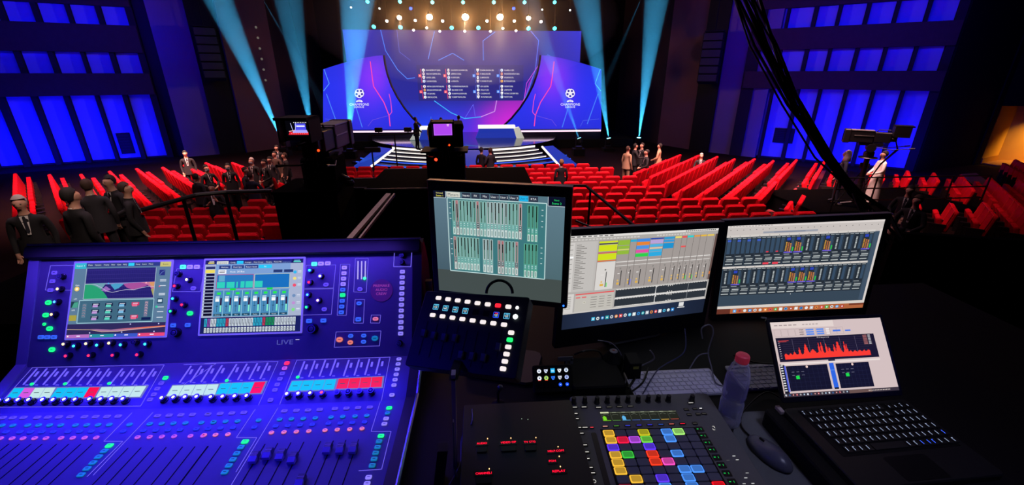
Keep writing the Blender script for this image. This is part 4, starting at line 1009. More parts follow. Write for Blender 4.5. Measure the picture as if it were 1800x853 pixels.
# chassis with end cheeks, cable lid behind and wrist rest
prof = [(yf-.06, -1.06), (yf-.06, -.93), (yf-.03, -.905), (yc, zc_-.002), (yb, zb_-.002), (yt, zt_), (yt+.05, zt_+.012), (yt+.12, -.66), (yt+.12, -1.06)]
prof = [(yf-.06, -1.06), (yf-.06, -.93), (yf, -.899), (yc, -.899), (yb+.003, zb_-.004), (yt, zt_+.002), (yt+.05, zt_+.012), (yt+.12, -.66), (yt+.12, -1.06)]
for s, (xa, xb), mm in ((-1, (xl-.032, xl), mat('end_cheek', '#8a8aa4', .4)), (1, (xr, xr+.03), dark_p)):
    f = M(); n = len(prof)
    pr = [(y, z+.012) if 0 < i < n-1 else (y, z) for i, (y, z) in enumerate(prof)]
    A = [Ci @ CP(xa, y, z) for y, z in pr]; B = [Ci @ CP(xb, y, z) for y, z in pr]
    f.add(A+B, [tuple(range(n)), tuple(reversed(range(n, 2*n)))]+[(i, n+i, n+(i+1) % n, (i+1) % n) for i in range(n)]); obj('end_cheek', f, mm, con)
f = M(); A = [Ci @ CP(xl, y, z) for y, z in [(yt, zt_), (yt+.05, zt_+.012), (yt+.12, -.66), (yt+.12, -1.06), (yt+.1, -1.06), (yt+.1, -.67), (yt+.04, zt_-.03)]]
B = [Ci @ CP(xr, y, z) for y, z in [(yt, zt_), (yt+.05, zt_+.012), (yt+.12, -.66), (yt+.12, -1.06), (yt+.1, -1.06), (yt+.1, -.67), (yt+.04, zt_-.03)]]
n = 7; f.add(A+B, [tuple(range(n)), tuple(reversed(range(n, 2*n)))]+[(i, n+i, n+(i+1) % n, (i+1) % n) for i in range(n)]); obj('rear_cover', f, mat('black_hood', '#030305'), con)
f = M(); f.rbox(-Wd/2-.03, -.03, -.03, Wd/2+.03, .012, .03, .01); hood = obj('top_hood', f, mat('black_hood', '#030305', .6, spec=.15), con, LA @ shift(0, hA/2+.022, .0)); hood['label'] = 'dark hood along the top edge, light strip beneath'
f = M(); f.cyl((-Wd/2-.02, .014, .028), (Wd/2+.03, .014, .028), .004, n=6); obj('hood_edge', f, alu, con, LA @ shift(0, hA/2+.022, 0))
f = M(); f.box(-Wd/2, -.03, -.04, Wd/2, .0, .02); obj('wrist_rest', f, dark_p, con, LC @ shift(0, -hC/2-.003, -.01))
r1 = lambda x, y: (x/3.8763, 420+y/3.8763)
r2 = lambda x, y: (340+x/3.8763, 420+y/3.8763)
r3 = lambda x, y: (x/3.661, 620+y/3.661)
r4 = lambda x, y: (360+x/3.661, 620+y/3.661)
lav = mat('lavender_key', '#c8c0e8', .5, emit='#9a8cf4', es=.75); lavd = mat('dim_lavender_key', '#9890c8', .5, emit='#6a58d8', es=.5)
blk_ = mat('blue_key', '#5080c0', .5, emit='#3a70f0', es=.7); teal = mat('teal_key', '#2a90a8', .5, emit='#1488a8', es=.6); bluk = mat('deep_blue_key', '#4050d0', .5, emit='#2c3cf0', es=.6)
pnk = mat('pink_key', '#c070a8', .5, emit='#d060c8', es=.75); salm = mat('salmon_key', '#d08080', .5, emit='#f07c90', es=.85); grn = glow('#18f080', 1.6); redk = glow('#ff2858', 1.8); cyk = glow('#50f0f0', 1.5)
orange = mat('orange_key', '#d07040', .5, emit='#f08068', es=.9)
KM = {}
def key_mesh(w_, h_, rr, m_):
    k = (w_, h_, rr, m_.name)
    if k not in KM:
        f = M(); f.rbox(-w_/2, -h_/2, 0, w_/2, h_/2, .0035, rr, .001); f.box(-w_*.22, -.0007, .0034, w_*.22, .0009, .0037, mi=1); KM[k] = f.mesh('button', [m_, mat('key_print', '#1a1440', .6)])
    return KM[k]
def key(L, P_, pt, m_, w_=.014, h_=.0105, rr=.003, rot=0):
    u, v = uv(P_, *pt); return link('button', key_mesh(w_, h_, rr, m_), con, L @ shift(u, v, .0003) @ Matrix.Rotation(rot, 4, 'Z'))
knob_m = mat('knob_black', '#121218', .25, spec=.6)
def knob_mesh(r, h):
    k = ('k', r, h)
    if k not in KM:
        f = M(); f.lathe([(r*1.25, 0), (r*1.25, h*.18), (r, h*.22), (r*.92, h*.9), (r*.8, h)], 16); me = f.mesh('knob', knob_m)
        KM[k] = me
    return KM[k]
def knob(L, P_, pt, col=None, r=.0075, h=.016, es=3):
    u, v = uv(P_, *pt); o = link('knob', knob_mesh(r, h), con, L @ shift(u, v, .0003))
    k = ('cap', r, h, col, es)
    if k not in KM:
        f = M(); f.lathe([(r*.55, h), (r*.45, h+.0012)], 10)
        KM[k] = f.mesh('indicator', glow(col, es) if col else mat('knob_cap', '#50507a', .3))
    link('indicator', KM[k], o)
    if ('ring', r) not in KM:
        f = M(); f.lathe([(r*1.0, h*.96), (r*1.02, h*1.0), (r*.85, h*1.0)], 14); KM[('ring', r)] = f.mesh('rim', mat('knob_rim', '#8080b0', .3, .5))
    link('rim', KM[('ring', r)], o); return o
# keys and knobs on the screen panel
for p in ((375, 232), (362, 290), (348, 350)): key(LA, PA, r1(*p), lavd, .016, .012)
for p in ((283, 670), (327, 670), (372, 670), (1183, 590), (1282, 588)): key(LA, PA, r1(*p), blk_, .017, .012)
for p in ((1297, 192), (1345, 192)): key(LA, PA, r1(*p), lav, .018, .013)
key(LA, PA, r1(1250, 192), cyk, .018, .013); key(LA, PA, r1(1320, 338), lavd, .017, .014, .006)
for p in ((334, 435), (316, 520), (342, 612), (358, 755), (1297, 508)): key(LA, PA, r1(*p), grn, .019, .014, .0065)
key(LA, PA, r1(306, 582), grn, .01, .009, .004)
wm, cy, rd, gn, bu = '#ffd890', '#30e0ff', '#ff2050', '#20ff80', '#4090ff'
for x, y, c in ((435, 258, None), (425, 343, wm), (405, 430, bu), (385, 515, wm), (1225, 240, None), (1295, 280, '#fff8e0'), (1212, 323, rd), (1200, 408, cy), (1262, 450, rd), (1185, 493, gn),
                (465, 715, wm), (535, 728, cy), (617, 712, wm), (690, 722, cy), (772, 708, wm), (850, 720, cy), (935, 703, None), (1015, 715, cy), (480, 795, rd), (635, 792, rd), (795, 790, rd), (960, 787, rd)): knob(LA, PA, r1(x, y), c)
knob(LA, PA, r1(1210, 638), None, .011, .018)
key(LA, PA, r2(825, 172), cyk, .018, .013)
for p in ((870, 170), (917, 168)): key(LA, PA, r2(*p), lav, .018, .013)
for p in ((905, 313), (893, 480), (1136, 344)): key(LA, PA, r2(*p), lavd, .017, .013, .006)
for p in ((790, 560), (887, 557), (1125, 549)): key(LA, PA, r2(*p), blk_, .018, .013)
key(LA, PA, r2(1130, 440), blk_, .017, .012, .006)
for x, y, c in ((805, 217, cy), (875, 256, '#fff0b0'), (800, 298, rd), (790, 382, bu), (860, 420, '#ffb0c8'), (783, 466, gn)): knob(LA, PA, r2(x, y), c)
knob(LA, PA, r2(818, 612), None, .013, .02); knob(LA, PA, r2(1405, 712), None, .008, .015); knob(LA, PA, r2(1425, 115), None, .007, .016); knob(LA, PA, r2(1422, 160), None, .007, .016)
for i, (p, m_) in enumerate(zip(((1030, 197), (1027, 235), (1024, 272), (1022, 309), (1019, 347), (1018, 384), (1015, 423), (1012, 462), (1009, 501)), (lav, lav, lav, lav, blk_, grn, blk_, blk_, blk_))): key(LA, PA, r2(*p), m_, .016, .012)
for i, y in enumerate((225, 262, 299, 336, 374, 412, 450, 489, 528, 567, 606, 646)): key(LA, PA, r2(1425-i*1.1, y), lav, .016, .012)
key(LA, PA, r2(1242, 546), salm, .018, .011, .005); key(LA, PA, r2(997, 687), orange, .021, .016, .008); key(LA, PA, r2(1070, 706), orange, .017, .013, .006)
for p in ((1073, 662), (1162, 660), (1161, 702)): key(LA, PA, r2(*p), blk_, .017, .012, .006)
key(LA, PA, r2(1237, 678), teal, .021, .016, .008)
# printed outlines
ink = glow('#7c6cf8', 1.0, 'pale_panel_print')
def outline(L, P_, pts, wd=.0012, close=True, z=.0006, m_=None, name='panel_print'):
    q_ = [uv(P_, *p) for p in pts]; q_ = q_+[q_[0]] if close else q_; f = M()
    for (xa, ya), (xb, yb_) in zip(q_[:-1], q_[1:]):
        d_ = math.hypot(xb-xa, yb_-ya) or 1; nx, ny = -(yb_-ya)/d_*wd/2, (xb-xa)/d_*wd/2
        f.prism([(xa+nx, ya+ny), (xa-nx, ya-ny), (xb-nx, yb_-ny), (xb+nx, yb_+ny)], 0, z)
    return obj(name, f, m_ or ink, con, L)
outline(LA, PA, [r1(*p) for p in ((345, 183), (510, 180), (545, 225), (525, 350), (310, 350))])
outline(LA, PA, [r1(*p) for p in ((1205, 205), (1395, 200), (1365, 360), (1175, 360))])
outline(LA, PA, [r2(*p) for p in ((770, 180), (970, 178), (955, 335), (750, 338))]); outline(LA, PA, [r2(*p) for p in ((750, 345), (955, 340), (940, 515), (735, 520))])
outline(LA, PA, [r2(*p) for p in ((1002, 174), (1066, 174), (1042, 522), (980, 522))]); outline(LA, PA, [r2(*p) for p in ((1104, 134), (1192, 134), (1178, 365), (1092, 362))])
outline(LA, PA, [r2(*p) for p in ((1102, 413), (1166, 413), (1158, 575), (1092, 575))]); outline(LA, PA, [r2(*p) for p in ((1370, 88), (1488, 84), (1482, 190), (1364, 190))], .002)
outline(LA, PA, [r2(*p) for p in ((972, 635), (1278, 628), (1268, 730), (960, 740))]); outline(LA, PA, [r2(*p) for p in ((1212, 520), (1276, 520), (1270, 574), (1206, 574))])
for x in (1122, 1147, 1172): outline(LA, PA, [r2(x, 152), r2(x-2, 276)], .004, False, m_=glow('#c0b8ff', .9))
f = M(); u, v = uv(PA, *r2(1168, 270)); f.ball((u, v, .003), .005); obj('level_lamp', f, glow('#30ff90', 3), con, LA)
f = M(); u, v = uv(PA, *r2(1282, 352)); f.lathe([(.036, 0), (.036, .001)], 28); st = obj('round_sticker', f, mat('dark_magenta_sticker', '#402050', .5, emit='#4a1878', es=.5), con, LA @ shift(u, v, .0005))
ui = UI(.08, .08, 80, 80); 
for s_, y, wd in (('PREMAKE', 20, 52), ('AUDIO', 33, 38), ('CREW', 46, 34)): ui.text(s_, 40, y, 9, '#b048c0', 1, width=wd, center=True)
display(ui, st, shift(0, 0, .0012), .8, name='sticker_lettering')
ui = UI(.12, .03, 120, 30); ui.text('LIVE', 60, 6, 15, '#5a5ac0', 1, width=50, center=True); ui.rect(92, 6, 104, 8, '#d0c8ff', 1)
u, v = uv(PA, *r2(625, 707)); display(ui, con, LA @ shift(u, v, .0005), .9, name='console_lettering')

# -- the two touchscreens
def screen_on(P_, L, corners, ui_fn, name, lab, s=1.0, fr=.006):
    q_ = [uv(P_, *c) for c in corners]; cx_ = sum(a for a, _ in q_)/4; cy_ = sum(b for _, b in q_)/4
    w_ = (math.dist(q_[0], q_[1])+math.dist(q_[2], q_[3]))/2; h_ = (math.dist(q_[1], q_[2])+math.dist(q_[0], q_[3]))/2
    f = M(); f.rbox(-w_/2-fr, -h_/2-fr, 0, w_/2+fr, h_/2+fr, .003, .003, .001); t_ = obj(name, f, mat('touchscreen_glass_edge', '#9088c8', .3, emit='#8a78f0', es=.5), con, L @ shift(cx_, cy_, .0005)); t_['label'] = lab
    ui = UI(w_, h_, 1000, 800); ui_fn(ui); display(ui, t_, shift(0, 0, .0032), s)
def ui_eq(u):
    u.rect(0, 0, 1000, 800, '#5c7c98', 0)
    u.rect(0, 0, 1000, 45, '#2a3a7a', 1); u.rect(0, 0, 118, 62, '#30b8c8', 2); u.text('Input 1', 59, 20, 18, '#e0f8ff', 3, width=80, center=True)
    x = 130
    for i, n in enumerate(('Main', 'Dynamics', 'Preamp', 'Filter', 'Gate', 'PEQ', '', 'Comp', 'Insert', 'Mixes')):
        w_ = (58, 84, 70, 52, 52, 52, 62, 58, 60, 58)[i]; u.rect(x, 8, x+w_, 40, '#28d0f0' if n == '' else '#3a4a68', 2); n and u.text(n, x+w_/2, 16, 14, '#d8e8f8', 3, width=w_*.75, center=True); x += w_+9
    u.rect(885, 0, 1000, 55, '#c8c060', 2); u.text('Scene', 942, 18, 18, '#403a10', 3, center=True)
    u.rect(130, 62, 845, 390, '#24206a', 2)
    for i in range(36): u.rect(150+i*19.3, 62, 151.2+i*19.3, 390, '#3c3488', 3)
    for i in range(7): u.rect(130, 82+i*45, 845, 83.5+i*45, '#4a4098', 3)
    gp = [(130, 228)]+[(130+250*t_/10, 228+162*max(0, (t_/10-.3)/.7)**1.6) for t_ in range(3, 11)]+[(130, 390)]
    u.poly([(130, 225), (845, 218), (845, 228), (130, 240)], '#8890c8', 3)
    u.poly(gp, '#28a070', 4)
    u.poly([(160, 225), (345, 222), (300, 290), (250, 260)], '#70a0b0', 4); u.poly([(300, 300), (345, 255), (400, 292), (350, 318)], '#9868b8', 5); u.poly([(390, 240), (440, 228), (530, 235), (480, 280), (440, 298)], '#4aa0c8', 5)
    u.poly([(520, 235), (600, 226), (700, 222), (790, 250), (700, 285), (620, 300), (560, 275)], '#a85098', 5); u.poly([(700, 222), (845, 218), (845, 330), (800, 268)], '#c87898', 4); u.poly([(790, 222), (845, 220), (845, 285), (815, 270)], '#d89860', 5); u.poly([(815, 300), (845, 290), (845, 375)], '#a8a058', 5)
    u.line([(130, 232), (230, 236), (300, 270), (360, 310), (420, 325), (500, 308), (560, 298), (640, 302), (720, 280), (800, 268), (845, 268)], 4, '#c8c8e0', 6)
    for x_ in (370, 760): u.circ(x_, 228, 9, '#50b0f0' if x_ == 370 else '#ffb0c0', 7)
    u.line([(128, 62), (128, 392), (850, 392), (850, 62)], 4, '#c0d0e0', 7)
    u.rect(100, 410, 850, 640, '#40687e', 2); u.line([(90, 405), (90, 645), (856, 645), (856, 405), (90, 405)], 5, '#b0e0e8', 3)
    for c in range(4):
        for r_ in range(3):
            if c == 3 and r_ == 1: continue
            x_, y_ = 225+c*135, 436+r_*68; u.rect(x_, y_, x_+78, y_+34, '#101838' if c < 3 else '#d03060', 4); u.rect(x_+8, y_+20, x_+60, y_+44, ['#c098d8', '#60d8c0', '#80c0e8', '#f07090'][c], 5); u.rect(x_+12, y_+8, x_+66, y_+15, '#e8f0ff', 5)
    u.rect(128, 440, 168, 590, '#5a7a90', 3); u.rect(765, 425, 800, 590, '#7a7894', 3); u.rect(745, 600, 840, 628, '#102050', 4)
    for i in range(5): u.line([(132, 460+i*28), (150, 450+i*28), (164, 466+i*28)], 4, '#b08890', 4); u.line([(770, 445+i*28), (784, 436+i*28), (796, 450+i*28)], 4, '#e8b8b0', 4)
    u.circ(50, 280, 26, '#f0c860', 4); u.circ(50, 280, 14, '#fff8d0', 5); u.text('Gain', 50, 232, 16, '#f0f0f8', 4, center=True); u.text('LPF', 48, 380, 16, '#e8f0f8', 4, center=True)
    u.rect(8, 415, 82, 480, '#204048', 3); u.poly([(20, 480), (40, 425), (80, 420), (80, 480)], '#48a088', 4); u.rect(6, 560, 80, 620, '#a8a040', 4); u.text('HPF', 40, 500, 15, '#e8f0f8', 4, center=True)
    u.rect(885, 90, 945, 150, '#28307a', 4); u.line([(890, 146), (920, 110), (942, 100)], 3, '#80a0e0', 5); u.rect(890, 400, 950, 455, '#204860', 4); u.rect(900, 412, 940, 440, '#d8e8f0', 5)
    u.circ(890, 490, 12, '#30d0a0', 4); u.circ(900, 270, 8, '#f04870', 4)
    for y_ in (195, 210, 260, 345, 360, 490, 540, 600): u.rect(900, y_, 965, y_+7, '#e0e8f4', 4)
    u.rect(0, 655, 1000, 800, '#302a5a', 4)
    u.poly([(0, 706), (300, 712), (450, 722), (600, 710), (1000, 690), (1000, 705), (700, 728), (500, 742), (350, 738), (240, 712)], '#a878a0', 5); u.poly([(480, 720), (1000, 690), (1000, 706), (700, 716)], '#e06040', 6)
    u.line([(0, 708), (240, 718), (360, 742), (520, 740), (700, 722), (1000, 700)], 4, '#e8c8a0', 7)
    for a, b, c in ((0, 235, '#b870c0'), (235, 480, '#2890a0'), (480, 725, '#3a58c8'), (725, 1000, '#e84878')): u.rect(a, 765, b, 800, c, 5); u.circ(a+18, 780, 8, '#ffffff', 6); u.rect(a+(b-a)*.45, 776, a+(b-a)*.6, 786, '#f0e8ff', 6)
    for x_, y_ in ((235, 750), (560, 750), (890, 752), (640, 668), (930, 670)): u.circ(x_, y_, 7, '#d0d0ff', 6)
screen_on(PA, LA, [(140, 464), (307, 459.5), (287, 591), (113, 594)], ui_eq, 'touchscreen', 'left touchscreen with green and pink equaliser curves')
def ui_mix(u):
    u.rect(0, 0, 1000, 800, '#a8b4cc', 0); u.rect(0, 0, 1000, 48, '#1c2468', 1); u.rect(110, 30, 870, 620, '#7ca0cc', 1)
    u.rect(12, 8, 105, 44, '#141a3a', 2); u.rect(40, 14, 90, 22, '#f0e8d8', 3); u.rect(30, 28, 92, 38, '#f0e050', 3)
    u.rect(118, 14, 235, 48, '#d8dcd0', 3); u.text('Instruments', 176, 24, 16, '#304050', 4, width=90, center=True)
    x_ = 250
    for n, w_, c in (('Config', 62, '#303c58'), ('', 66, '#20c8f8'), ('Assign', 80, '#303c58'), ('Mute Groups', 120, '#303c58'), ('Ganging', 72, '#303c58'), ('Monitor Mix', 96, '#303c58')):
        u.rect(x_, 14, x_+w_, 46, c, 3); n and u.text(n, x_+w_/2, 24, 14, '#e8f0ff', 4, width=w_*.8, center=True); x_ += w_+8
    for i, (a, b, c) in enumerate(((145, 258, '#263c70'), (272, 395, '#263c70'), (405, 540, '#263c70'), (545, 680, '#28c8f0'))): u.rect(a, 62, b, 100, c, 3); u.text(('Mic/Line', 'Patch Sync', 'Return Sends', 'FX')[i], (a+b)/2, 74, 15, '#f0f8ff', 4, center=True)
    u.rect(140, 108, 220, 155, '#f4f6f8', 3); u.rect(150, 120, 210, 126, '#303030', 4); u.rect(150, 136, 205, 142, '#303030', 4); u.text('Mode', 258, 124, 18, '#f0f8ff', 4); u.text('20 Bus', 330, 122, 20, '#ffffff', 4)
    u.rect(698, 118, 790, 150, '#243a60', 3); u.rect(806, 118, 900, 150, '#243a60', 3)
    u.rect(130, 165, 500, 320, '#2878b8', 2); u.box(130, 165, 500, 320, 4, '#d04868', 4); u.rect(512, 165, 868, 320, '#1870b8', 2); u.box(512, 165, 868, 320, 4, '#d8e0a0', 4)
    for a, b, c in ((135, 215, 245), (232, 312, 245), (330, 345, 245), (372, 412, 240), (422, 498, 240), (518, 595, 240)): u.rect(a, c, b, 310, '#30d0b8', 3)
    u.rect(150, 172, 210, 240, '#60a8c8', 3)
    for x_ in (300, 672): u.rect(x_-30, 315, x_+30, 338, '#20d838', 5)
    for i in range(8):
        x_ = 118+i*94; u.rect(x_, 340, x_+90, 620, '#4a8cb8', 2); u.rect(x_+90, 340, x_+94, 620, '#b0e0e8', 3); u.rect(x_+25, 358, x_+62, 382, '#28e838', 4); u.rect(x_+14, 402, x_+54, 412, '#e0f0f8', 4); u.rect(x_+12, 418, x_+52, 428, '#e0f0f8', 4)
        u.rect(x_+30, 440, x_+34, 570, '#285068', 3); u.rect(x_+14, 430, x_+52, 458, '#ffffff', 5); u.rect(x_+22, 505, x_+44, 511, '#183848', 4); u.rect(x_+62, 418, x_+78, 498, '#301828', 4); u.rect(x_+62, 498, x_+78, 570, '#80e8c8', 4)
        u.rect(x_+6, 590, x_+84, 612, '#204858', 4); u.text(('Drums', 'Perc', 'Bass', 'Keys', 'Guitar', 'Brass', 'Vocals', 'Talk')[i], x_+45, 595, 13, '#d8e8f0', 5, center=True)
    u.rect(12, 72, 105, 98, '#24305c', 2); u.rect(10, 108, 104, 142, '#f0dc50', 3)
    for i in range(13): u.rect(20, 150+i*36, 104, 177+i*36, '#0e0e18', 3); u.rect(8, 160+i*36, 16, 168+i*36, '#f0f0ff', 4)
    for i, (c, y_) in enumerate((('#30b8e8', 150), ('#f0e070', 220), ('#f05060', 295), ('#7090b8', 410), ('#c090d0', 490), ('#80e080', 562))): u.circ(920, y_, 18, c, 4); u.rect(950, y_-14, 985, y_-8, '#f0f4ff', 4); u.rect(950, y_+2, 985, y_+7, '#d8e0f0', 4)
    u.rect(880, 8, 990, 44, '#10183c', 2); u.rect(905, 14, 965, 22, '#80d0f0', 3); u.rect(900, 28, 975, 38, '#60e0c0', 3)
    u.rect(0, 628, 1000, 800, '#18205a', 2)
    cs = ['#2aa8c8', '#884aa8', '#c8d4dc', '#c8d4dc', '#2aa8c8', '#2aa8c8', '#2aa8c8', '#c03848']+['#c8d4dc']*8+['#2aa8c8']*3+['#c03848', '#189050', '#189050', '#189050']+['#c8d4dc']*7
    for i, c in enumerate(cs): x_ = 38+i*30.5; u.rect(x_, 640, x_+26, 725, c, 3); u.rect(x_+10, 650, x_+15, 700, '#303848', 4); u.rect(x_+18, 690, x_+22, 720, '#283040', 4); u.rect(x_+2, 738, x_+24, 788, '#d8e4e8', 3); u.circ(x_+13, 764, 8, '#404858', 4, 8, 17); u.circ(x_+13, 764, 4, '#e8f0f4', 5, 8, 12)
screen_on(PA, LA, [(367, 459), (538, 454), (525, 583), (348, 587)], ui_mix, 'touchscreen', 'right touchscreen with eight green-marked fader strips')

# -- strip of scribble displays, meters and knobs (sloping section)
def strip(pts, cells):
    q_ = [uv(PB, *p) for p in pts]
    tl, tr_, br, bl_ = q_
    f = M(); e = .003
    x0_, x1_ = bl_[0]-e*0, br[0]; f.prism([(bl_[0]-e, bl_[1]-e), (br[0]+e, br[1]-e), (tr_[0]+e, tr_[1]+e), (tl[0]-e, tl[1]+e)], 0, .002); d_ = obj('scribble_display', f, glow('#8a90f0', .6), con, LB)
    n = len(cells)
    for i, c in enumerate(cells):
        a = i/n; b = (i+1)/n-.012
        L_ = lambda p, r_, t_: (p[0]+(r_[0]-p[0])*t_, p[1]+(r_[1]-p[1])*t_)
        f = M(); f.prism([L_(bl_, br, a), L_(bl_, br, b), L_(tl, tr_, b), L_(tl, tr_, a)], .002, .0026); obj('display_cell', f, glow(c, 1.0), d_)
        f = M(); m0 = L_(L_(bl_, br, (a+b)/2), L_(tl, tr_, (a+b)/2), .5); f.box(m0[0]-.008, m0[1]-.0008, .0026, m0[0]+.006, m0[1]+.0008, .003); obj('cell_lettering', f, glow('#506878', .5), d_)
Cy, Mg, Wh, Rd = '#10c0f4', '#d858e0', '#c4e8e4', '#ff1038'
strip([r3(*p) for p in ((97, 232), (364, 228), (326, 293), (47, 294))], [Cy, Mg, Wh, Wh]); strip([r3(*p) for p in ((374, 230), (648, 226), (612, 290), (328, 292))], [Cy, Cy, Cy, Rd]); strip([r3(*p) for p in ((657, 226), (948, 218), (906, 286), (620, 290))], [Wh]*4)
strip([r3(*p) for p in ((1114, 216), (1413, 206), (1390, 272), (1074, 282))], [Wh]*4); strip([r4(*p) for p in ((104, 203), (396, 190), (364, 262), (72, 271))], [Cy, Cy, Cy, Rd]); strip([r4(*p) for p in ((564, 188), (851, 174), (834, 238), (536, 250))], [Cy]*4); strip([r4(*p) for p in ((864, 172), (1148, 158), (1141, 223), (845, 236))], ['#f42030']*4)
for x, y in ((25, 325), (80, 322), (145, 320), (212, 320), (300, 320), (368, 320), (440, 318), (508, 318), (600, 316), (670, 316), (740, 314), (812, 314), (1060, 308), (1135, 304), (1208, 302), (1282, 300)): knob(LB, PB, r3(x, y), '#f0f0ff', .0085, .018, 1.2)
for x, y, c in ((55, 302, '#fff8e8'), (130, 299, '#fff8e8'), (207, 296, '#fff8e8'), (283, 294, '#fff8e8'), (540, 282, '#fff8e8'), (612, 279, '#fff8e8'), (688, 277, '#fff8e8'), (762, 274, '#ff5078'), (858, 271, None), (930, 267, None), (1002, 264, None), (1075, 260, None)): knob(LB, PB, r4(x, y), c, .0085, .018, 1.3)
mm = mat('meter_bar', '#9a90e0', .4, emit='#7a6cf0', es=.8)
def meter(pt, pb):
    a, b = uv(PB, *pt), uv(PB, *pb); d_ = Vector((b[0]-a[0], b[1]-a[1])); n_ = Vector((-d_.y, d_.x)).normalized()*.0022
    f = M(); f.prism([(a[0]-n_.x, a[1]-n_.y), (b[0]-n_.x, b[1]-n_.y), (b[0]+n_.x, b[1]+n_.y), (a[0]+n_.x, a[1]+n_.y)][::-1], 0, .0012)
    c = (a[0]+d_.x*.35+.012, a[1]+d_.y*.35); f.box(c[0]-.003, c[1]-.008, 0, c[0]+.003, c[1]+.008, .0012); c = (b[0]+.011, b[1]-.001); f.box(c[0]-.004, c[1]-.001, 0, c[0]+.004, c[1]+.001, .001); obj('level_meter', f, mm, con, LB)
for xt, xb in ((240, 150), (303, 212), (367, 278), (430, 345), (515, 425), (577, 492), (640, 560), (703, 625), (790, 708), (856, 778), (924, 850), (992, 920)): meter(r3(xt, 104), r3(xb, 208))
for i in range(4): meter(r3(1230+i*67, 88-i*2), r3(1155+i*70, 196-i*3)); meter(r4(205+i*67, 76-i*3), r4(140+i*72, 182-i*4)); meter(r4(642+i*67, 58-i*4), r4(602+i*68, 162-i*4)); meter(r4(928+i*66, 48-i*3), r4(893+i*69, 152-i*4))
for p in (r3(208, 205), r3(422, 203), r3(706, 200), r4(143, 182), r4(599, 160)):
    f = M(); u, v = uv(PB, *p); f.ball((u, v, .002), .0055, .0045, .003); obj('signal_lamp', f, grn, con, LB)
for p, m_ in zip(((1067, 165), (1040, 200), (1015, 235), (993, 272), (968, 305)), (grn, lavd, lavd, lavd, lavd)): key(LB, PB, r3(*p), m_, .015, .011)
for p, m_ in zip(((530, 70), (515, 103), (500, 137), (485, 172), (468, 208), (453, 243), (424, 308)), (redk, pnk, lavd, lavd, lavd, lavd, lavd)): key(LB, PB, r4(*p), m_, .015, .011)
for p in ((1250, 44), (1245, 76), (1239, 109), (1232, 143), (1225, 177), (1218, 212), (1205, 275)): key(LB, PB, r4(*p), lav, .015, .010)
outline(LB, PB, [r3(*p) for p in ((210, 97), (1057, 80), (905, 345), (-20, 352))]); outline(LB, PB, [r3(*p) for p in ((1182, 78), (1390, 72), (1390, 72), (1040, 300))], close=False); outline(LB, PB, [r4(*p) for p in ((0, 70), (472, 58), (345, 340))], close=False)
outline(LB, PB, [r4(*p) for p in ((480, 340), (592, 50), (1192, 30), (1135, 320))], close=False)
# -- keys and faders on the flat deck
RowA3 = [(20, 423), (85, 423), (153, 422), (242, 421), (310, 420), (382, 419), (453, 418), (545, 418), (617, 417), (690, 416), (762, 414), (1015, 411), (1090, 408), (1165, 406), (1240, 403), (1340, 400)]
RowA4 = [(22, 400), (100, 397), (175, 394), (252, 390), (513, 380), (590, 377), (665, 375), (740, 371), (838, 365), (912, 362), (987, 359), (1062, 356)]
for p in RowA3: key(LC, PC, r3(*p), lavd, .017, .0105)
for p in RowA4: key(LC, PC, r4(*p), lavd, .017, .0105)
for p in [(15, 473), (85, 473), (180, 472), (250, 471), (321, 471), (393, 471), (488, 471), (560, 470), (633, 469), (705, 468), (835, 467), (965, 463), (1042, 461), (1118, 459), (1195, 457), (1297, 455), (1375, 452)]: key(LC, PC, r3(*p), teal, .015, .011, .0054)
for p in [(57, 450), (135, 447), (212, 445), (347, 440), (482, 434), (558, 431), (635, 429), (712, 425), (813, 420), (888, 416), (967, 413), (1043, 409)]: key(LC, PC, r4(*p), teal, .015, .011, .0054)
for p in [(40, 515), (130, 515), (198, 515), (272, 514), (345, 513), (440, 513), (515, 511), (590, 510), (665, 509), (795, 509), (925, 506), (1003, 504), (1082, 502), (1160, 500), (1264, 496), (1342, 494)]: key(LC, PC, r3(*p), bluk, .014, .0095)
for p in [(22, 493), (103, 490), (182, 487), (320, 484), (457, 477), (535, 474), (614, 470), (693, 467), (796, 460), (873, 458), (950, 455), (1028, 451)]: key(LC, PC, r4(*p), bluk, .014, .0095)
for p in [(5, 556), (80, 556), (150, 556), (225, 555), (298, 555), (395, 554), (470, 553), (546, 552), (621, 551), (887, 549), (965, 547), (1043, 545), (1122, 543), (1227, 541), (1308, 539)]: key(LC, PC, r3(*p), pnk, .0135, .011, .0054)
for p in [(-3, 535), (70, 533), (150, 530), (430, 519), (510, 516), (590, 513), (670, 509), (774, 504), (853, 500), (933, 497), (1012, 493)]: key(LC, PC, r4(*p), salm, .0135, .011, .0054)
key(LC, PC, r3(705, 603), grn, .017, .012)
for p in ((672, 638), (636, 675), (600, 713), (562, 751), (524, 791)): key(LC, PC, r3(*p), teal, .016, .012)
key(LC, PC, r4(260, 577), grn, .017, .012); key(LC, PC, r4(1187, 360), grn, .016, .011); key(LC, PC, r4(1134, 540), grn, .016, .011)
for p in ((233, 614), (207, 653), (182, 692), (156, 732), (130, 774), (1122, 576), (1112, 613), (1100, 650), (1090, 689), (1078, 731)): key(LC, PC, r4(*p), teal, .016, .012)
key(LC, PC, r4(1176, 394), teal, .014, .01)
for p in ((1167, 429), (1156, 463), (1055, 807), (1045, 847)): key(LC, PC, r4(*p), lav, .015, .011)
slot_m = mat('fader_slot', '#020204', .8)
def slot(pt, bottom=None):
    u, v = uv(PC, *pt); f = M(); f.box(u-.0013, -hC/2+.035, .0002, u+.0013, v, .0008); obj('fader_slot', f, slot_m, con, LC); return u
for p in ((825, 615), (908, 613), (988, 612), (1070, 611), (1175, 608), (1255, 606), (1340, 604)): slot(r3(*p))
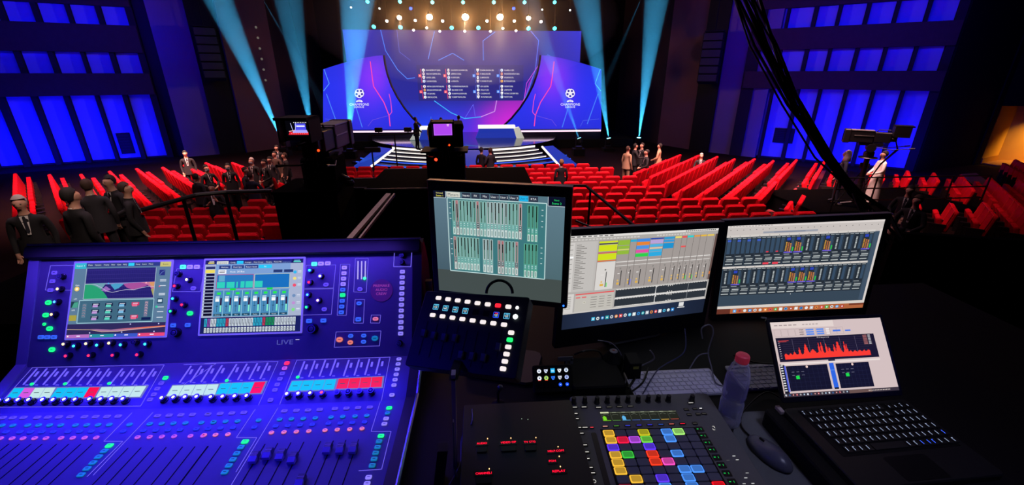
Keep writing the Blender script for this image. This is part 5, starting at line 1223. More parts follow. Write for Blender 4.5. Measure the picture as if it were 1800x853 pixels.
for p in ((20, 603), (105, 600), (388, 590), (470, 585), (555, 580), (638, 576), (745, 572), (828, 568), (908, 564), (990, 560)): slot(r4(*p))
for x in (10, 82, 150, 225, 297, 390, 468, 545, 620): slot(r3(x-25, 590))
capA = mat('fader_cap', '#5a5a70', .35)
def fader(pt):
    u, v = uv(PC, *pt); f = M()
    f.loft([[Vector((x*a, -.001+(y+.001)*b, z)) for x, y in ((-.0085, -.004), (.0085, -.004), (.0085, .013), (-.0085, .013))] for a, b, z in ((1, 1, .003), (1, 1, .010), (.92, .9, .016))])
    h_ = M(); h_.loft([[Vector((x, y, z)) for x, y, z in ((-.009, -.016, 0), (.009, -.016, 0), (.009, -.004, 0), (-.009, -.004, 0))], [Vector((x, y, z)) for x, y, z in ((-.009, -.016, .008), (.009, -.016, .008), (.009, -.004, .013), (-.009, -.004, .013))]])
    o = obj('fader_cap', f, capA, con, LC @ shift(u, v, .0)); obj('cap_front', h_, mat('pale_fader_front', '#b8b0e0', .4), o, shift(0, 0, .003)); g = M(); g.box(-.0075, .003, .0155, .0075, .0042, .0165); obj('cap_line', g, shirt_m, o)
for p in ((325, 688), (413, 664), (495, 672), (572, 692), (795, 630), (878, 632), (960, 628), (622, 838)): fader(r4(*p))
# outlines that frame each fader bank
outline(LC, PC, [r3(*p) for p in ((850, 388), (668, 572), (790, 572), (560, 800))], close=False); outline(LC, PC, [r3(*p) for p in ((985, 385), (600, 790))], close=False)
outline(LC, PC, [r4(*p) for p in ((325, 365), (203, 548), (335, 548), (200, 770))], close=False); outline(LC, PC, [r4(*p) for p in ((470, 358), (170, 853))], close=False); outline(LC, PC, [r4(*p) for p in ((1128, 322), (1070, 508), (1198, 508), (1138, 752), (990, 762))], close=False)
f = M(); pts = [Ci @ CP(xr+.036, y, z+.02) for y, z in ((yb-.01, zb_), (yc, zc_), (.86, -.897), (.62, -.897))]; f.tube(pts, .006, 8); obj('side_handle', f, mat('polished_handle', '#9090b0', .25, .9), con)

# ------------------------------------------------------------------ monitors
bez = mat('monitor_bezel', '#0d0d14', .35, spec=.5)
def monitor(c, ex, ey, w_, h_, bz, label, fn, W, H, s=1., bt=None, stand=True, name='monitor', chin=0, thick=.022, stand_z=DT):
    mt = frame(c, ex, ey); t_ = thing(name, (0, 0, 0), label, 'monitor', mtx=mt)
    f = M(); f.rbox(-w_/2-bz, -h_/2-bz-chin, -thick, w_/2+bz, h_/2+(bt or bz), -.0005, .006, .002); obj('case', f, bez, t_)
    f = M(); e = .0016
    f.box(-w_/2-bz, h_/2+(bt or bz), -thick, w_/2+bz, h_/2+(bt or bz)+.0018, .0005); obj('top_edge', f, alu, t_)
    ui = UI(w_, h_, W, H, .0001); fn(ui); display(ui, t_, shift(0, 0, .0002), s)
    if stand:
        # stand: neck from the case back down to a foot on the table
        inv = mt.inverted(); b = mt @ Vector((0, -h_*.2, -thick)); f = M(); g = M()
        p0 = inv @ b; p1 = inv @ Vector((b.x+mt[0][2]*-.05, b.y-mt[1][2]*.05, stand_z+.015)); f.tube([p0, p0.lerp(p1, .2)+Vector((0, 0, -.02)), p1], [.022, .02, .02], 8); obj('stand_neck', f, bez, t_)
        cb_ = Vector((b.x-mt[0][2]*.05, b.y-mt[1][2]*.05, stand_z)); f = M(); f.rbox(-.12, -.09, 0, .12, .09, .012, .03, mtx=inv @ Matrix.Translation(cb_) @ Matrix.Rotation(math.atan2(ex[1], ex[0]), 4, 'Z')); obj('stand_foot', f, bez, t_)
    return t_
def ui_meters(u):     # 1000 x 830
    u.rect(0, 0, 1000, 640, '#567684', 0); u.rect(0, 640, 1000, 830, '#46504e', 0)
    u.grid(0, 60, 130, 640, 4, 10, lambda x, y: mix3(lin('#607c8c'), lin('#48606c'), (y-60)/580), 1)
    u.grid(870, 60, 1000, 640, 4, 10, lambda x, y: mix3(lin('#607e8c'), lin('#506c74'), (y-60)/580), 1)
    u.rect(0, 0, 95, 50, '#0c1028', 2); u.line([(0, 52), (97, 52), (97, 0)], 4, '#c8d4dc', 3); u.text('Selected', 48, 8, 12, '#f0e890', 4, center=True); u.text('Scene 1', 48, 28, 14, '#f8f060', 4, center=True)
    u.rect(880, 0, 1000, 66, '#0c1028', 2); u.line([(1000, 68), (878, 68), (878, 0)], 4, '#c8d4dc', 3); u.text('Next', 940, 16, 13, '#30e070', 4, center=True); u.text('Scene 2', 940, 38, 16, '#30f080', 4, center=True)
    u.rect(104, 2, 212, 42, '#d8d8cc', 3); u.text('Meters', 158, 10, 24, '#485058', 4, width=84, center=True)
    for i, n in enumerate(('Inputs', 'FX', 'Mix', 'User 1', 'User 2', 'User 3', 'User 4', 'RTA')):
        x_ = 228+i*73; on = n == 'User 4'; u.rect(x_, 4, x_+66, 44, '#20b8f0' if on else '#30384a', 3); u.text(n, x_+33, 15, 16, '#186088' if on else '#f0f4f8', 4, center=True)
    u.rect(105, 46, 872, 648, '#3f7a80', 1); u.line([(108, 50), (868, 50), (868, 644), (108, 644), (108, 50)], 7, '#c4e0e0', 3)
    def ch(x_, y0_, L, c, fill, red_=False):
        u.rect(x_, y0_, x_+24, y0_+L+112, c, 2); u.rect(x_+8, y0_+6, x_+17, y0_+L, '#182420', 3); u.rect(x_+10, y0_+6+L*fill, x_+15, y0_+L, '#508878', 4)
        if red_: u.rect(x_+8, y0_+6, x_+17, y0_+30, '#b06068', 4)
        u.rect(x_+3, y0_+L+6, x_+21, y0_+L+44, '#506468' if red_ else '#60a8a0', 3); u.rect(x_+8, y0_+L+14, x_+16, y0_+L+20, '#e0f0f0', 4); u.rect(x_+8, y0_+L+30, x_+16, y0_+L+34, '#e0f0f0', 4)
        u.rect(x_+4, y0_+L+54, x_+20, y0_+L+106, '#d8e8e4', 3); u.rect(x_+8, y0_+L+60, x_+16, y0_+L+100, '#7c9894', 4)
    A = '#8cbcb4'; B = '#b4c8c8'; Rr = '#b0a0a0'; Gg = '#5aa890'
    for i in range(20): ch(145+i*27.3, 62, 165, Rr if i in (1, 7, 19) else (B if 9 < i < 16 else A), .5+.3*math.sin(i*1.7), i in (1, 7, 19))
    for i in range(3): ch(728+i*28, 70, 170, Gg, .3+.2*i)
    for i in range(8): ch(145+i*26.5, 352, 165, A if i else Rr, .6+.2*math.sin(i*2.1), i == 0)
    for i in range(3): ch(382+i*28, 356, 165, B, .5)
    for i in range(6): ch(500+i*27.5, 358, 165, Rr if i in (0, 1, 5) else A, .4+.2*math.sin(i), i in (0, 1, 5))
    for i in range(4): ch(705+i*27, 366, 165, Gg, .3)
    for k in range(4): u.rect(122, 82+k*42, 136, 86+k*42, '#e0f0f0', 4); u.rect(122, 372+k*42, 136, 376+k*42, '#e0f0f0', 4); u.rect(832, 100+k*42, 846, 104+k*42, '#e0f0f0', 4); u.rect(832, 390+k*42, 846, 394+k*42, '#e0f0f0', 4)
mm1 = monitor((.039, 1.149, -.464), (.956, -.294, .007), (.004, .038, .999), .376, .312, .018, 'upright monitor showing grey-green level meters behind the small fader remote', ui_meters, 1000, 830, .95, bt=.028)
f = M(); f.ball((.376/2+.008, -.312/2-.008, .001), .003); obj('power_lamp', f, glow('#2060ff', 4), mm1)

def dock(u, x0_, y_, n, r_, step, cols):
    for i in range(n):
        c = cols[i % len(cols)]; (u.circ(x0_+i*step, y_, r_, c, 4) if i % 3 else u.rect(x0_+i*step-r_, y_-r_, x0_+i*step+r_, y_+r_, c, 4)); u.circ(x0_+i*step, y_, r_*.5, ['#ffffff', '#405060', '#e8f0f4'][i % 3], 5, 6)
def ui_daw(u):       # 1000 x 567
    u.grid(0, 0, 1000, 567, 10, 10, lambda x, y: mix3(lin('#2c3c5c'), lin('#1c2438'), abs(x-450)/500), 0)
    u.rect(0, 0, 1000, 13, '#ece8e4', 1); 
    for i in range(8): u.rect(12+i*34, 4, 34+i*34, 9, '#404040', 2)
    for i in range(16): u.rect(760+i*14, 4, 769+i*14, 9, '#404040', 2)
    u.rect(0, 13, 1000, 470, '#c4c0bc', 1); u.rect(0, 13, 1000, 34, '#b4b0ac', 2)
    for i in range(20): u.rect(10+i*22, 20, 26+i*22, 28, '#d8d4d0', 3)
    for i in range(12): u.rect(560+i*20, 20, 574+i*20, 28, '#d8d4d0', 3)
    u.rect(0, 38, 40, 330, '#d8d4d0', 2); u.rect(45, 38, 170, 330, '#c8c4c0', 2); u.rect(0, 118, 36, 128, '#ffffff', 3)
    for i in range(27): u.rect(50, 52+i*10, 50+30+17*((i*7) % 3), 55+i*10, '#686460', 3)
    for i in range(9): u.rect(6, 50+i*28, 30, 53+i*28, '#888480', 3)
    u.rect(183, 34, 985, 335, '#a8a09c', 2)
    cols = [(188, 118), (308, 78), (388, 42), (432, 86), (522, 90), (614, 74), (692, 46), (742, 34), (780, 44), (828, 44), (876, 44), (924, 52)]
    for x_, w_ in cols: u.rect(x_+w_, 34, x_+w_+2, 335, '#605c58', 3)
    Yl, Gn = '#d8e820', '#a0c850'
    for (x_, w_), (cl) in zip(cols, ([(40, 50, Yl), (52, 58, '#303820'), (62, 100, Yl), (106, 112, '#e05050'), (114, 152, Yl), (154, 160, '#e87030')], [(40, 70, '#98c040'), (74, 92, '#98c040'), (94, 100, '#e0e860'), (102, 125, '#98c040')], [(40, 54, '#30b0d8')],
        [(38, 56, '#4890e8'), (58, 76, '#f08838'), (80, 100, '#5098f0'), (106, 122, '#f050b0'), (128, 148, '#30d850')], [(38, 46, '#2848b0'), (50, 72, '#c0a8e0'), (76, 92, '#50b8e8'), (96, 104, '#e8d0b0'), (108, 122, '#40b8e8'), (124, 150, '#30b0e8')], [(36, 50, '#30a0d8'), (54, 68, '#38a0e0'), (74, 108, '#2098d8')], [(36, 48, '#f0e070')], [(36, 48, '#f05858'), (98, 108, '#f05858')], [(36, 48, '#30d8d8')], [(36, 46, '#f0a040')], [(36, 46, '#f0c040')], [(36, 46, '#f0d060')])):
        for a, b, c in cl: u.rect(x_, a, x_+w_-1, b, c, 4)
    u.rect(188, 164, 306, 335, '#e0dcd8', 3)
    for i, (x_, w_) in enumerate(cols):
        if i: u.rect(x_, 168, x_+w_-2, 174, '#e4e0dc', 4); u.rect(x_, 192, x_+w_-2, 197, '#d8d4d0', 4)
        cx_ = x_+w_*.55; u.rect(cx_-2, 225, cx_+3, 320, '#202020', 5); u.circ(cx_-8, 212, 6, '#908c88', 4, 8); u.circ(cx_-w_*.22, 286, 6, '#e8c070', 5, 8); u.rect(cx_-w_*.3, 298, cx_-w_*.1, 312, '#e8b850', 5); u.rect(cx_-w_*.3, 240, cx_-w_*.12, 246, '#e8e4e0', 4)
        if i in (0, 8, 9): u.rect(cx_+5, 292, cx_+11, 320, '#60e060', 5)
        if i == 2: u.rect(cx_+5, 285, cx_+11, 320, '#8080f0', 5)
    u.rect(985, 34, 1000, 335, '#6a5450', 2); u.rect(988, 280, 996, 300, '#e88040', 3)
    u.rect(0, 335, 1000, 470, '#b8b4b0', 2); u.rect(0, 345, 60, 462, '#dcd8d4', 3); u.rect(70, 348, 320, 462, '#c8c4bc', 3); u.rect(70, 348, 320, 356, '#e86060', 4)
    for i in range(7): u.rect(6, 362+i*12, 44, 365+i*12, '#807c78', 4)
    for a in (74, 112): u.rect(a, 368, a+28, 376, '#e87070', 4)
    u.circ(130, 405, 9, '#e0dcd0', 4); u.circ(130, 405, 6, '#b8b4a8', 5)
    for i in range(5): u.rect(170, 375+i*16, 210, 378+i*16, '#787470', 4); u.rect(225, 375+i*16, 260, 378+i*16, '#787470', 4); u.rect(280, 375+i*16, 305, 378+i*16, '#787470', 4)
    u.rect(330, 343, 990, 458, '#30363e', 3); u.rect(330, 398, 990, 403, '#e8e8e8', 4)
    for k, (a, b) in enumerate(((342, 400), (402, 459))):
        pts = []; 
        for i in range(130): u.rect(330+i*5.07, a, 335+i*5.07, a+3+4*abs(math.sin(i*2.3+k))+(9 if i in (55, 56, 72, 75, 78) else 0), '#e0dcd8', 4); u.rect(330+i*5.07, b-3-4*abs(math.sin(i*1.7))-(8 if i in (55, 72, 75, 78) else 0), 335+i*5.07, b, '#e0dcd8', 4)
    u.rect(608, 345, 612, 458, '#f0f0f0', 5); u.rect(846, 345, 849, 458, '#909498', 5); u.rect(0, 462, 1000, 470, '#d4d0cc', 4)
    dock(u, 200, 520, 19, 11, 31, ['#50c8f0', '#e8f0f0', '#3090e0', '#30b8c0', '#d0d8e0', '#f09040', '#f05050', '#f4f4f4']); u.rect(800, 476, 836, 504, '#e8e8e8', 4); u.rect(792, 508, 846, 514, '#f0f0f0', 4)
monitor((.555, 1.34, -.672), (.97, .234, -.059), (.045, .062, .997), .595, .3375, .022, 'dark-framed monitor with a colourful clip session and waveform, middle of the desk', ui_daw, 1000, 567, .92, chin=.05)
def ui_console(u):   # 1000 x 624
    u.rect(0, 0, 1000, 624, '#3a4a5a', 0); u.rect(0, 0, 1000, 76, '#d0c8c4', 1); u.rect(0, 0, 1000, 12, '#e8e0dc', 2)
    for i in range(14): u.rect(10+i*20, 4, 24+i*20, 7, '#706c68', 3)
    for i in range(24): u.circ(20+i*41, 30, 3, '#605c58', 3, 6)
    u.rect(230, 46, 580, 58, '#a0a4b0', 2); u.rect(300, 50, 500, 56, '#80889c', 3)
    for r_, y0_ in ((0, 78), (1, 292)):
        u.rect(0, y0_-14, 955, y0_, '#dcd6d0', 2)
        for i in range(15):
            x_ = 6+i*63; u.circ(x_+16, y0_-7, 2.5, '#404040', 3, 6)
            u.rect(x_, y0_+2, x_+60, y0_+196, '#28303a', 2)
            sp = (r_ == 0 and i in (6, 7, 10, 14)) or (r_ == 1 and i in (1, 7, 8, 9)); dk = r_ == 0 and i < 6
            u.rect(x_+2, y0_+6, x_+26, y0_+10, '#b0b8bc', 3); u.rect(x_+34, y0_+6, x_+58, y0_+10, '#b0b8bc', 3)
            if dk: u.rect(x_+4, y0_+16, x_+26, y0_+112, '#3a5068', 3); u.rect(x_+34, y0_+16, x_+56, y0_+112, '#3a5068', 3); (i < 4) and u.rect(x_+4, y0_+16, x_+26, y0_+30, '#4060c8', 4)
            else:
                u.rect(x_+38, y0_+16, x_+56, y0_+112, '#3a5068', 3)
                for k in range(9):
                    if sp: 
                        for q_ in range(3): u.rect(x_+5+q_*14, y0_+46+k*7+q_*4, x_+14+q_*14, y0_+50+k*7+q_*4, ['#f0b040', '#e08040', '#e8a050'][q_], 4)
                    else: u.rect(x_+16, y0_+30+k*9, x_+26, y0_+35+k*9, '#d0d8d8', 4)
                if sp: u.rect(x_+8, y0_+16, x_+32, y0_+34, '#3048c0', 4); u.rect(x_, y0_+112, x_+56, y0_+120, '#7060e0', 4); u.rect(x_+50, y0_+80, x_+58, y0_+108, '#30d050', 4)
            for k in range(6): u.rect(x_+3+(k*13) % 9, y0_+126+k*11, x_+40+(k*17) % 18, y0_+132+k*11, ['#98a0a4', '#485058', '#c8d0d0'][k % 3], 3)
            if r_ == 0 and i in (4, 5): u.rect(x_, y0_+180, x_+38, y0_+194, '#f04858', 4); u.rect(x_+10, y0_+102, x_+26, y0_+110, '#e83848', 4)
    u.rect(955, 76, 985, 560, '#44566a', 1); u.rect(985, 60, 1000, 580, '#e0d8d4', 2); u.rect(0, 566, 1000, 586, '#e0d8d0', 2); u.rect(0, 586, 1000, 624, '#b86840', 2); u.rect(0, 586, 90, 624, '#6a3428', 3); u.rect(900, 586, 1000, 600, '#7a3a28', 3); u.rect(480, 492, 484, 498, '#e0e0e0', 3)
    dock(u, 120, 605, 22, 11, 35, ['#40a8f0', '#c04040', '#e8f0f0', '#3090e0', '#f4f4f4', '#d0d8e0', '#f09040', '#f05050', '#30c050', '#f4f4f4'])
monitor((1.216, 1.444, -.705), (.999, -.04, .035), (-.033, .04, .999), .595, .371, .022, 'dark-framed monitor with two rows of dark channel strips above an orange dock, right', ui_console, 1000, 624, .92, chin=.02, stand=True)
# laptop
def ui_spec(u):      # 1000 x 587
    u.rect(0, 0, 1000, 587, '#d8c4c4', 0); u.rect(0, 0, 560, 52, '#e8d8d4', 1)
    for i in range(5): u.rect(30+i*42, 24, 60+i*42, 32, '#a89898', 2); u.rect(280+i*30, 24, 300+i*30, 32, '#b0a0a0', 2)
    for i in range(10): u.box(20+i*62, 62, 76+i*62, 118, 1.5, '#a09090', 2)
    for a, b in ((300, 370), (395, 460)):
        for k in range(3): u.rect(a, 66+k*18, b, 79+k*18, '#6090f0', 3)
    u.rect(540, 82, 610, 96, '#4878e8', 3); u.rect(650, 86, 700, 98, '#4878e8', 3)
    for k in range(3): u.rect(480, 66+k*18, 510, 78+k*18, '#f4ecec', 3); u.rect(240, 68+k*18, 280, 74+k*18, '#887878', 3)
    u.rect(20, 128, 900, 318, '#1c1830', 2); u.text('Frequency', 440, 132, 9, '#f0e8f0', 4, width=110, center=True)
    for k in range(9): u.rect(70, 146+k*17, 830, 147+k*17, '#443c58', 3)
    for k in range(5): u.rect(160+k*140, 140, 162+k*140, 300, '#6c6480', 3)
    random.seed(5)
    H_ = [46+8*math.sin(i*.9) for i in range(152)]
    for c, h_, w_ in ((23, 60, 1.5), (33, 85, 3), (53, 90, 1.5), (57, 95, 1.5), (64, 80, 1.5), (68, 50, 2), (76, 70, 1.5), (82, 95, 3), (92, 90, 1.5), (95, 70, 1), (43, 40, 4), (15, 25, 2)):
        for i in range(152): H_[i] = max(H_[i], h_*math.exp(-((i-c)/w_)**2)*1.15+40)
    for i in range(130): h_ = (H_[i]+random.uniform(-3, 3))*.92; u.rect(70+i*5.85, 300-h_*.9, 76+i*5.85, 300, '#ff3c30', 4)
    u.rect(40, 150, 130, 154, '#e04848', 4); u.rect(40, 158, 110, 161, '#e04848', 4)
    for k in range(9): u.rect(34, 150+k*17, 48, 153+k*17, '#e0d8e8', 4)
    u.rect(790, 132, 870, 220, '#302838', 4)
    for k in range(8): u.rect(795, 136+k*10, 830, 140+k*10, '#c87878', 5); u.rect(840, 136+k*10, 862, 140+k*10, '#e0e0e8', 5)
    u.rect(20, 330, 900, 342, '#f0e4e0', 2); u.rect(440, 318, 500, 330, '#303048', 3)
    for x0_, x1_ in ((60, 420), (495, 790)):
        u.rect(x0_, 352, x1_, 545, '#14142c', 3)
        for i in range(8): u.rect(x0_+14+i*(x1_-x0_-20)/8, 356, x0_+15.5+i*(x1_-x0_-20)/8, 540, '#24284a', 4)
        for i in range(5): u.rect(x0_+6, 384+i*32, x1_-6, 385+i*32, '#24284a', 4)
        u.circ(x0_+(x1_-x0_)*.5, 364, 10, '#f0d0c8', 5); u.rect(x0_+70, 430, x0_+100, 456, '#20e050', 5)
        for i in range(3): u.rect(x0_+40+i*42, 398, x0_+64+i*42, 401, '#808098', 5); u.rect(x0_+40+i*42, 424, x0_+64+i*42, 427, '#808098', 5)
    u.rect(10, 336, 50, 560, '#181828', 2)
    for k in range(11): u.rect(14, 344+k*19, 34, 352+k*19, '#f0f0f0', 3)
    u.rect(44, 350, 58, 548, '#5868e0', 4); u.rect(438, 345, 478, 540, '#3068e8', 4); u.rect(440, 400, 476, 402, '#80c0ff', 5); u.rect(440, 535, 478, 548, '#101020', 5)
    u.rect(0, 560, 1000, 587, '#3c3440', 4); dock(u, 14, 573, 18, 7, 31, ['#e8f0ff', '#4080d0', '#f06040', '#e03030', '#f0f0f0', '#a0d0f0']); u.rect(560, 562, 760, 586, '#6c5450', 5)
    for i in range(14): u.rect(730+i*14, 570, 738+i*14, 577, '#e8d8d0', 6)
lc = Vector((.98, .953, -.744)); lex = Vector((1, .029, -.012)); ley = Vector((-.008, .592, .806))
lp = thing('laptop', (0, 0, 0), 'open black laptop showing a red spectrum, on a black case at the right', 'laptop', mtx=frame(lc, lex, ley))
f = M(); f.rbox(-.182, -.116, -.008, .182, .112, -.0005, .006, .002); obj('lid', f, bez, lp)
ui = UI(.344, .202, 1000, 587, .0001); ui_spec(ui); display(ui, lp, shift(0, 0, .0002), .95)
hinge = frame(lc, lex, ley) @ Vector((0, -.112, -.004)); Bm = frame((hinge.x+.012, hinge.y-.128, -.853), (1, .035, 0), (-.035, 1, 0)); Lb = frame(lc, lex, ley).inverted() @ Bm
f = M(); f.rbox(-.183, -.125, -.018, .183, .125, 0, .012, .003); kb_base = obj('base', f, mat('laptop_shell', '#0c0c0f', .5), lp, Lb)
f = M(); f.box(-.15, -.04, 0, .165, .112, .0008); obj('key_bed', f, black, kb_base)
f = M(); f.rbox(-.06, -.118, 0, .05, -.052, .0006, .004); obj('touchpad', f, mat('touchpad', '#101014', .3), kb_base)
kk = mat('laptop_key', '#0c0c10', .6); kl = glow('#b8c8f0', .8); kl2 = glow('#3a60ff', 1.6)
for r_ in range(6):
    n = 17; 
    for c in range(n):
        if r_ == 5 and 4 <= c <= 8:
            if c > 4: continue
        w_ = .0155; x_ = -.148+c*.0184+(r_*.0035 if c < 13 else .012); y_ = .1-r_*.0245; ww = w_ if not (r_ == 5 and c == 4) else w_*5+.012
        f = M(); f.rbox(0, 0, 0, ww, .019, .0028, .002, .0005); k_ = obj('key', f, kk, kb_base, shift(x_, y_-.01, .0006))
        if not (r_ == 5 and c == 4):
            f = M(); bb = r_ == 5 and c in (11, 12, 13); f.box(.004, .004, .0028, .0052, .015 if r_ else .010, .0031); 
            if (c+r_) % 3 == 0: f.box(.004, .014, .0028, .008, .0152, .0031)
            obj('key_legend', f, kl2 if bb or (r_ == 4 and c == 16) else kl, k_)
f = M(); f.rbox(0, 0, 0, .42, .36, .055, .01); o = obj('black_case', f, black, None, Matrix.Translation((.78, .54, DT))); o.rotation_euler = (0, 0, .035); tag(o, 'black flat case lying under the laptop', 'case')
# usb dongle with a lit end by the laptop
p = onz(1371, 718, -.86); t = thing('usb_adapter', (p.x, p.y, -.87), 'small pale plug with a white lamp at the laptop left corner', 'adapter')
f = M(); f.rbox(-.006, -.014, 0, .006, .012, .01, .002); obj('plug_body', f, mat('pale_plastic', '#b0a0a0', .5), t); f = M(); f.ball((.008, -.02, .004), .0025); obj('lamp', f, glow('#e8f8ff', 4), t)

# ------------------------------------------------------------------ silver keyboards
silver = mat('aluminium_keyboard_tray', '#c8c4d8', .45, .2); wkey = mat('white_key', '#dcd8f0', .5)
def keyboard(x, y, rz, label, w_=.295, d_=.12):
    t_ = thing('keyboard', (x, y, DT), label, 'keyboard', 'white-keyed aluminium keyboards', rz)
    f = M(); f.rbox(0, 0, 0, w_, d_, .008, .006, .001); obj('tray', f, silver, t_)
    for r_ in range(6):
        n = 14 if r_ < 5 else 11; x_ = .006
        for c in range(n):
            ww = .0168
            if r_ == 0: ww = .0168
            if r_ in (2,) and c in (0,): ww = .026
            if r_ == 3 and c == 0: ww = .03
            if r_ == 4 and c == 0: ww = .036
            if r_ == 5: ww = .0168 if c != 4 else .1
            if x_+ww > w_-.005: ww = w_-.006-x_
            if ww < .006: break
            hh = .0155 if r_ else .009; y_ = d_-.014-r_*.0185-(.0 if r_ else -.004)
            f = M(); f.rbox(0, 0, 0, ww, hh, .003, .002, .0006); obj('key', f, wkey, t_, shift(x_, y_-hh/2-.003, .008)); x_ += ww+.0036
keyboard(.447, 1.022, 0, 'silver keyboard with white keys behind the pad controller, left of the bottle'); keyboard(.80, 1.03, .01, 'silver keyboard with white keys right of the bottle, partly behind the laptop')
f = M(); q_ = [onz(x, y, DT) for x, y in ((1296, 726), (1352, 724), (1470, 870), (1268, 870), (1283, 790))]; cx_ = sum(p.x for p in q_)/5; cy_ = sum(p.y for p in q_)/5
f.prism([(p.x-cx_, p.y-cy_) for p in q_][::-1], 0, .003); o = obj('mouse_mat', f, mat('grey_mat', '#6a6c70', .85, noise=.1, nscale=30)); o.location = (cx_, cy_, DT); tag(o, 'grey mat lying between the pad controller and the laptop', 'mouse mat')
p = onz(1352, 798, DT+.01); t = thing('computer_mouse', (p.x, p.y, DT+.003), 'pale smooth mouse lit blue on the grey mat', 'mouse', rz=R(18))
f = M(); rings = []
for z, s_ in ((0, .9), (.006, 1), (.014, .97), (.022, .82), (.028, .5), (.03, .1)): rings.append([Vector((.03*s_*math.cos(2*math.pi*i/20)*1.08, .062*s_*math.sin(2*math.pi*i/20), z-.004*(s_ < .9)*math.sin(2*math.pi*i/20))) for i in range(20)])
f.loft(rings); obj('shell', f, mat('mouse_shell', '#58586a', .3), t, smooth=True); f = M(); f.rbox(-.0025, .02, .027, .0025, .034, .0315, .002); obj('scroll_ball', f, black, t)

# ------------------------------------------------------------------ water bottle
p = onz(1279, 742, DT); t = thing('water_bottle', (p.x, p.y, DT), 'small clear water bottle with a pinkish red cap, half full', 'bottle')
pet = mat('clear_plastic', '#d8d8ff', .12, spec=.9, alpha=.14)
_nt = pet.node_tree; _lw = _nt.nodes.new('ShaderNodeLayerWeight'); _lw.inputs[0].default_value = .35
_mr = _nt.nodes.new('ShaderNodeMapRange'); _mr.inputs[3].default_value = .10; _mr.inputs[4].default_value = .75
_nt.links.new(_lw.outputs['Facing'], _mr.inputs[0]); _nt.links.new(_mr.outputs[0], _nt.nodes['Principled BSDF'].inputs['Alpha'])
prof = [(.022, .002), (.030, 0), (.034, .006), (.035, .02), (.033, .03), (.034, .04), (.034, .075), (.031, .085), (.031, .09), (.034, .1), (.034, .15), (.032, .17), (.024, .195), (.014, .208), (.0135, .213)]
prof = [(a*.9, b) for a, b in prof]
f = M(); f.lathe(prof, 24); b = obj('bottle_body', f, pet, t, smooth=True)
for p_ in b.data.polygons: p_.use_smooth = True
f = M(); f.lathe([(.018, .004), (.029, .006), (.030, .02), (.0285, .03), (.029, .04), (.029, .062)], 24); obj('water', f, mat('water', '#9094c8', .05, alpha=.2, spec=.9), t, smooth=True)
f = M(); f.lathe([(.0308, .095), (.0312, .1), (.0312, .148), (.0308, .152)], 24); obj('label_band', f, mat('violet_label', '#6a60b0', .4, alpha=.25), t, smooth=True)
f = M(); f.lathe([(.0165, .208), (.017, .21), (.017, .226), (.0155, .229), (.001, .2295)], 22); obj('cap', f, mat('pinkish_red_cap', '#e04860', .4, emit='#c03048', es=.12), t, smooth=True)
f = M()
for i in range(22): a = 2*math.pi*i/22; f.box(.0168, -.0007, .21, .0175, .0007, .226, Matrix.Rotation(a, 4, 'Z'))
obj('cap_ribs', f, mat('pinkish_red_cap', '#e04860', .4), t)
f = M(); f.lathe([(.0175, .202), (.0185, .203), (.0185, .2055), (.0175, .2065)], 20); obj('neck_ring', f, pet, t, smooth=True)

# ------------------------------------------------------------------ pad controller
PZ = -.88; Pm = frame((0, 0, PZ), (1, 0, 0), (0, 1, 0))
o0 = onz(1058, 757.5, PZ); t1 = onz(1199.5, 754, PZ); t2 = onz(1107.5, 836.3, PZ); av = (t1-o0)/7.0; bv = (t2-o0-av)/6.0
px_, py_ = .0307, .0232
rot_ = math.atan2(av.y, av.x); pm_c = o0
pad = thing('pad_controller', (0, 0, 0), 'black pad controller with an eight by eight grid of lit coloured pads', 'controller', mtx=frame(o0, av, (-av.y, av.x, 0)))
Pp = pad.matrix_world.copy() if False else frame(o0, av, (-av.y, av.x, 0))
pw = av.length; ph = abs(bv.y)
body_m = mat('pad_controller_shell', '#6a6a68', .6, noise=.08, nscale=60); btn_d = mat('pad_controller_button', '#08080a', .5)
xL, xR, yT, yB = -.066, .345, .135, -.215
f = M(); f.rbox(xL, yB, -.042, xR, yT, 0, .012, .003); obj('housing', f, body_m, pad)
colr = {'Y': '#f0b838', 'y': '#c8c020', 'B': '#4a90f8', 'G': '#a8f078', 'R': '#ff1848', 'P': '#c050f0', 'g': '#70d848', 'V': '#6038f8', 'n': '#38c040', 'O': '#ff3c20', 'M': '#f850c0', 'r': '#ff1020', 'd': '#7a1830', '.': None}
gridp = ['Y..y.BG.', 'YRPg.B..', 'V..V....', 'Yn.O.B..', 'Y..OM...', 'Y....BB.', '.Y.V.B..', 'd..B.B.r']
gridp[7] = 'd..B.B.r'
offp = mat('unlit_pad', '#50505c', .55, emit='#20223c', es=.35)
PM_ = {}
for r_ in range(8):
    for c in range(8):
        ch_ = gridp[r_][c]; col_ = colr[ch_]
        if ch_ not in PM_:
            f = M(); w_, h_ = pw*.93, ph*.90; f.rbox(-w_/2, -h_/2, 0, w_/2, h_/2, .0032, .003, .001)
            g = M(); g.rbox(-w_/2*.82, -h_/2*.78, 0, w_/2*.82, h_/2*.78, .0002, .003, .00005)
            PM_[ch_] = (f.mesh('pad', glow(col_, 1.15) if col_ else offp), g.mesh('pad_face', glow('#%02x%02x%02x' % tuple(min(255, int(int(col_[i:i+2], 16)*.72)) for i in (1, 3, 5)), 1.15)) if col_ else None)
        x_ = c*pw+pw/2; y_ = -r_*ph-ph/2; o_ = link('pad', PM_[ch_][0], pad, shift(x_, y_, .0005))
        if PM_[ch_][1]: link('pad_face', PM_[ch_][1], o_, shift(0, 0, .0031))
f = M(); f.box(-.004, -8*ph-.004, .0001, 8*pw+.004, .004, .0006); obj('pad_bed', f, black, pad)
U = lambda x, y: uv(Pp, 980+x/4.93, 680+y/4.93)
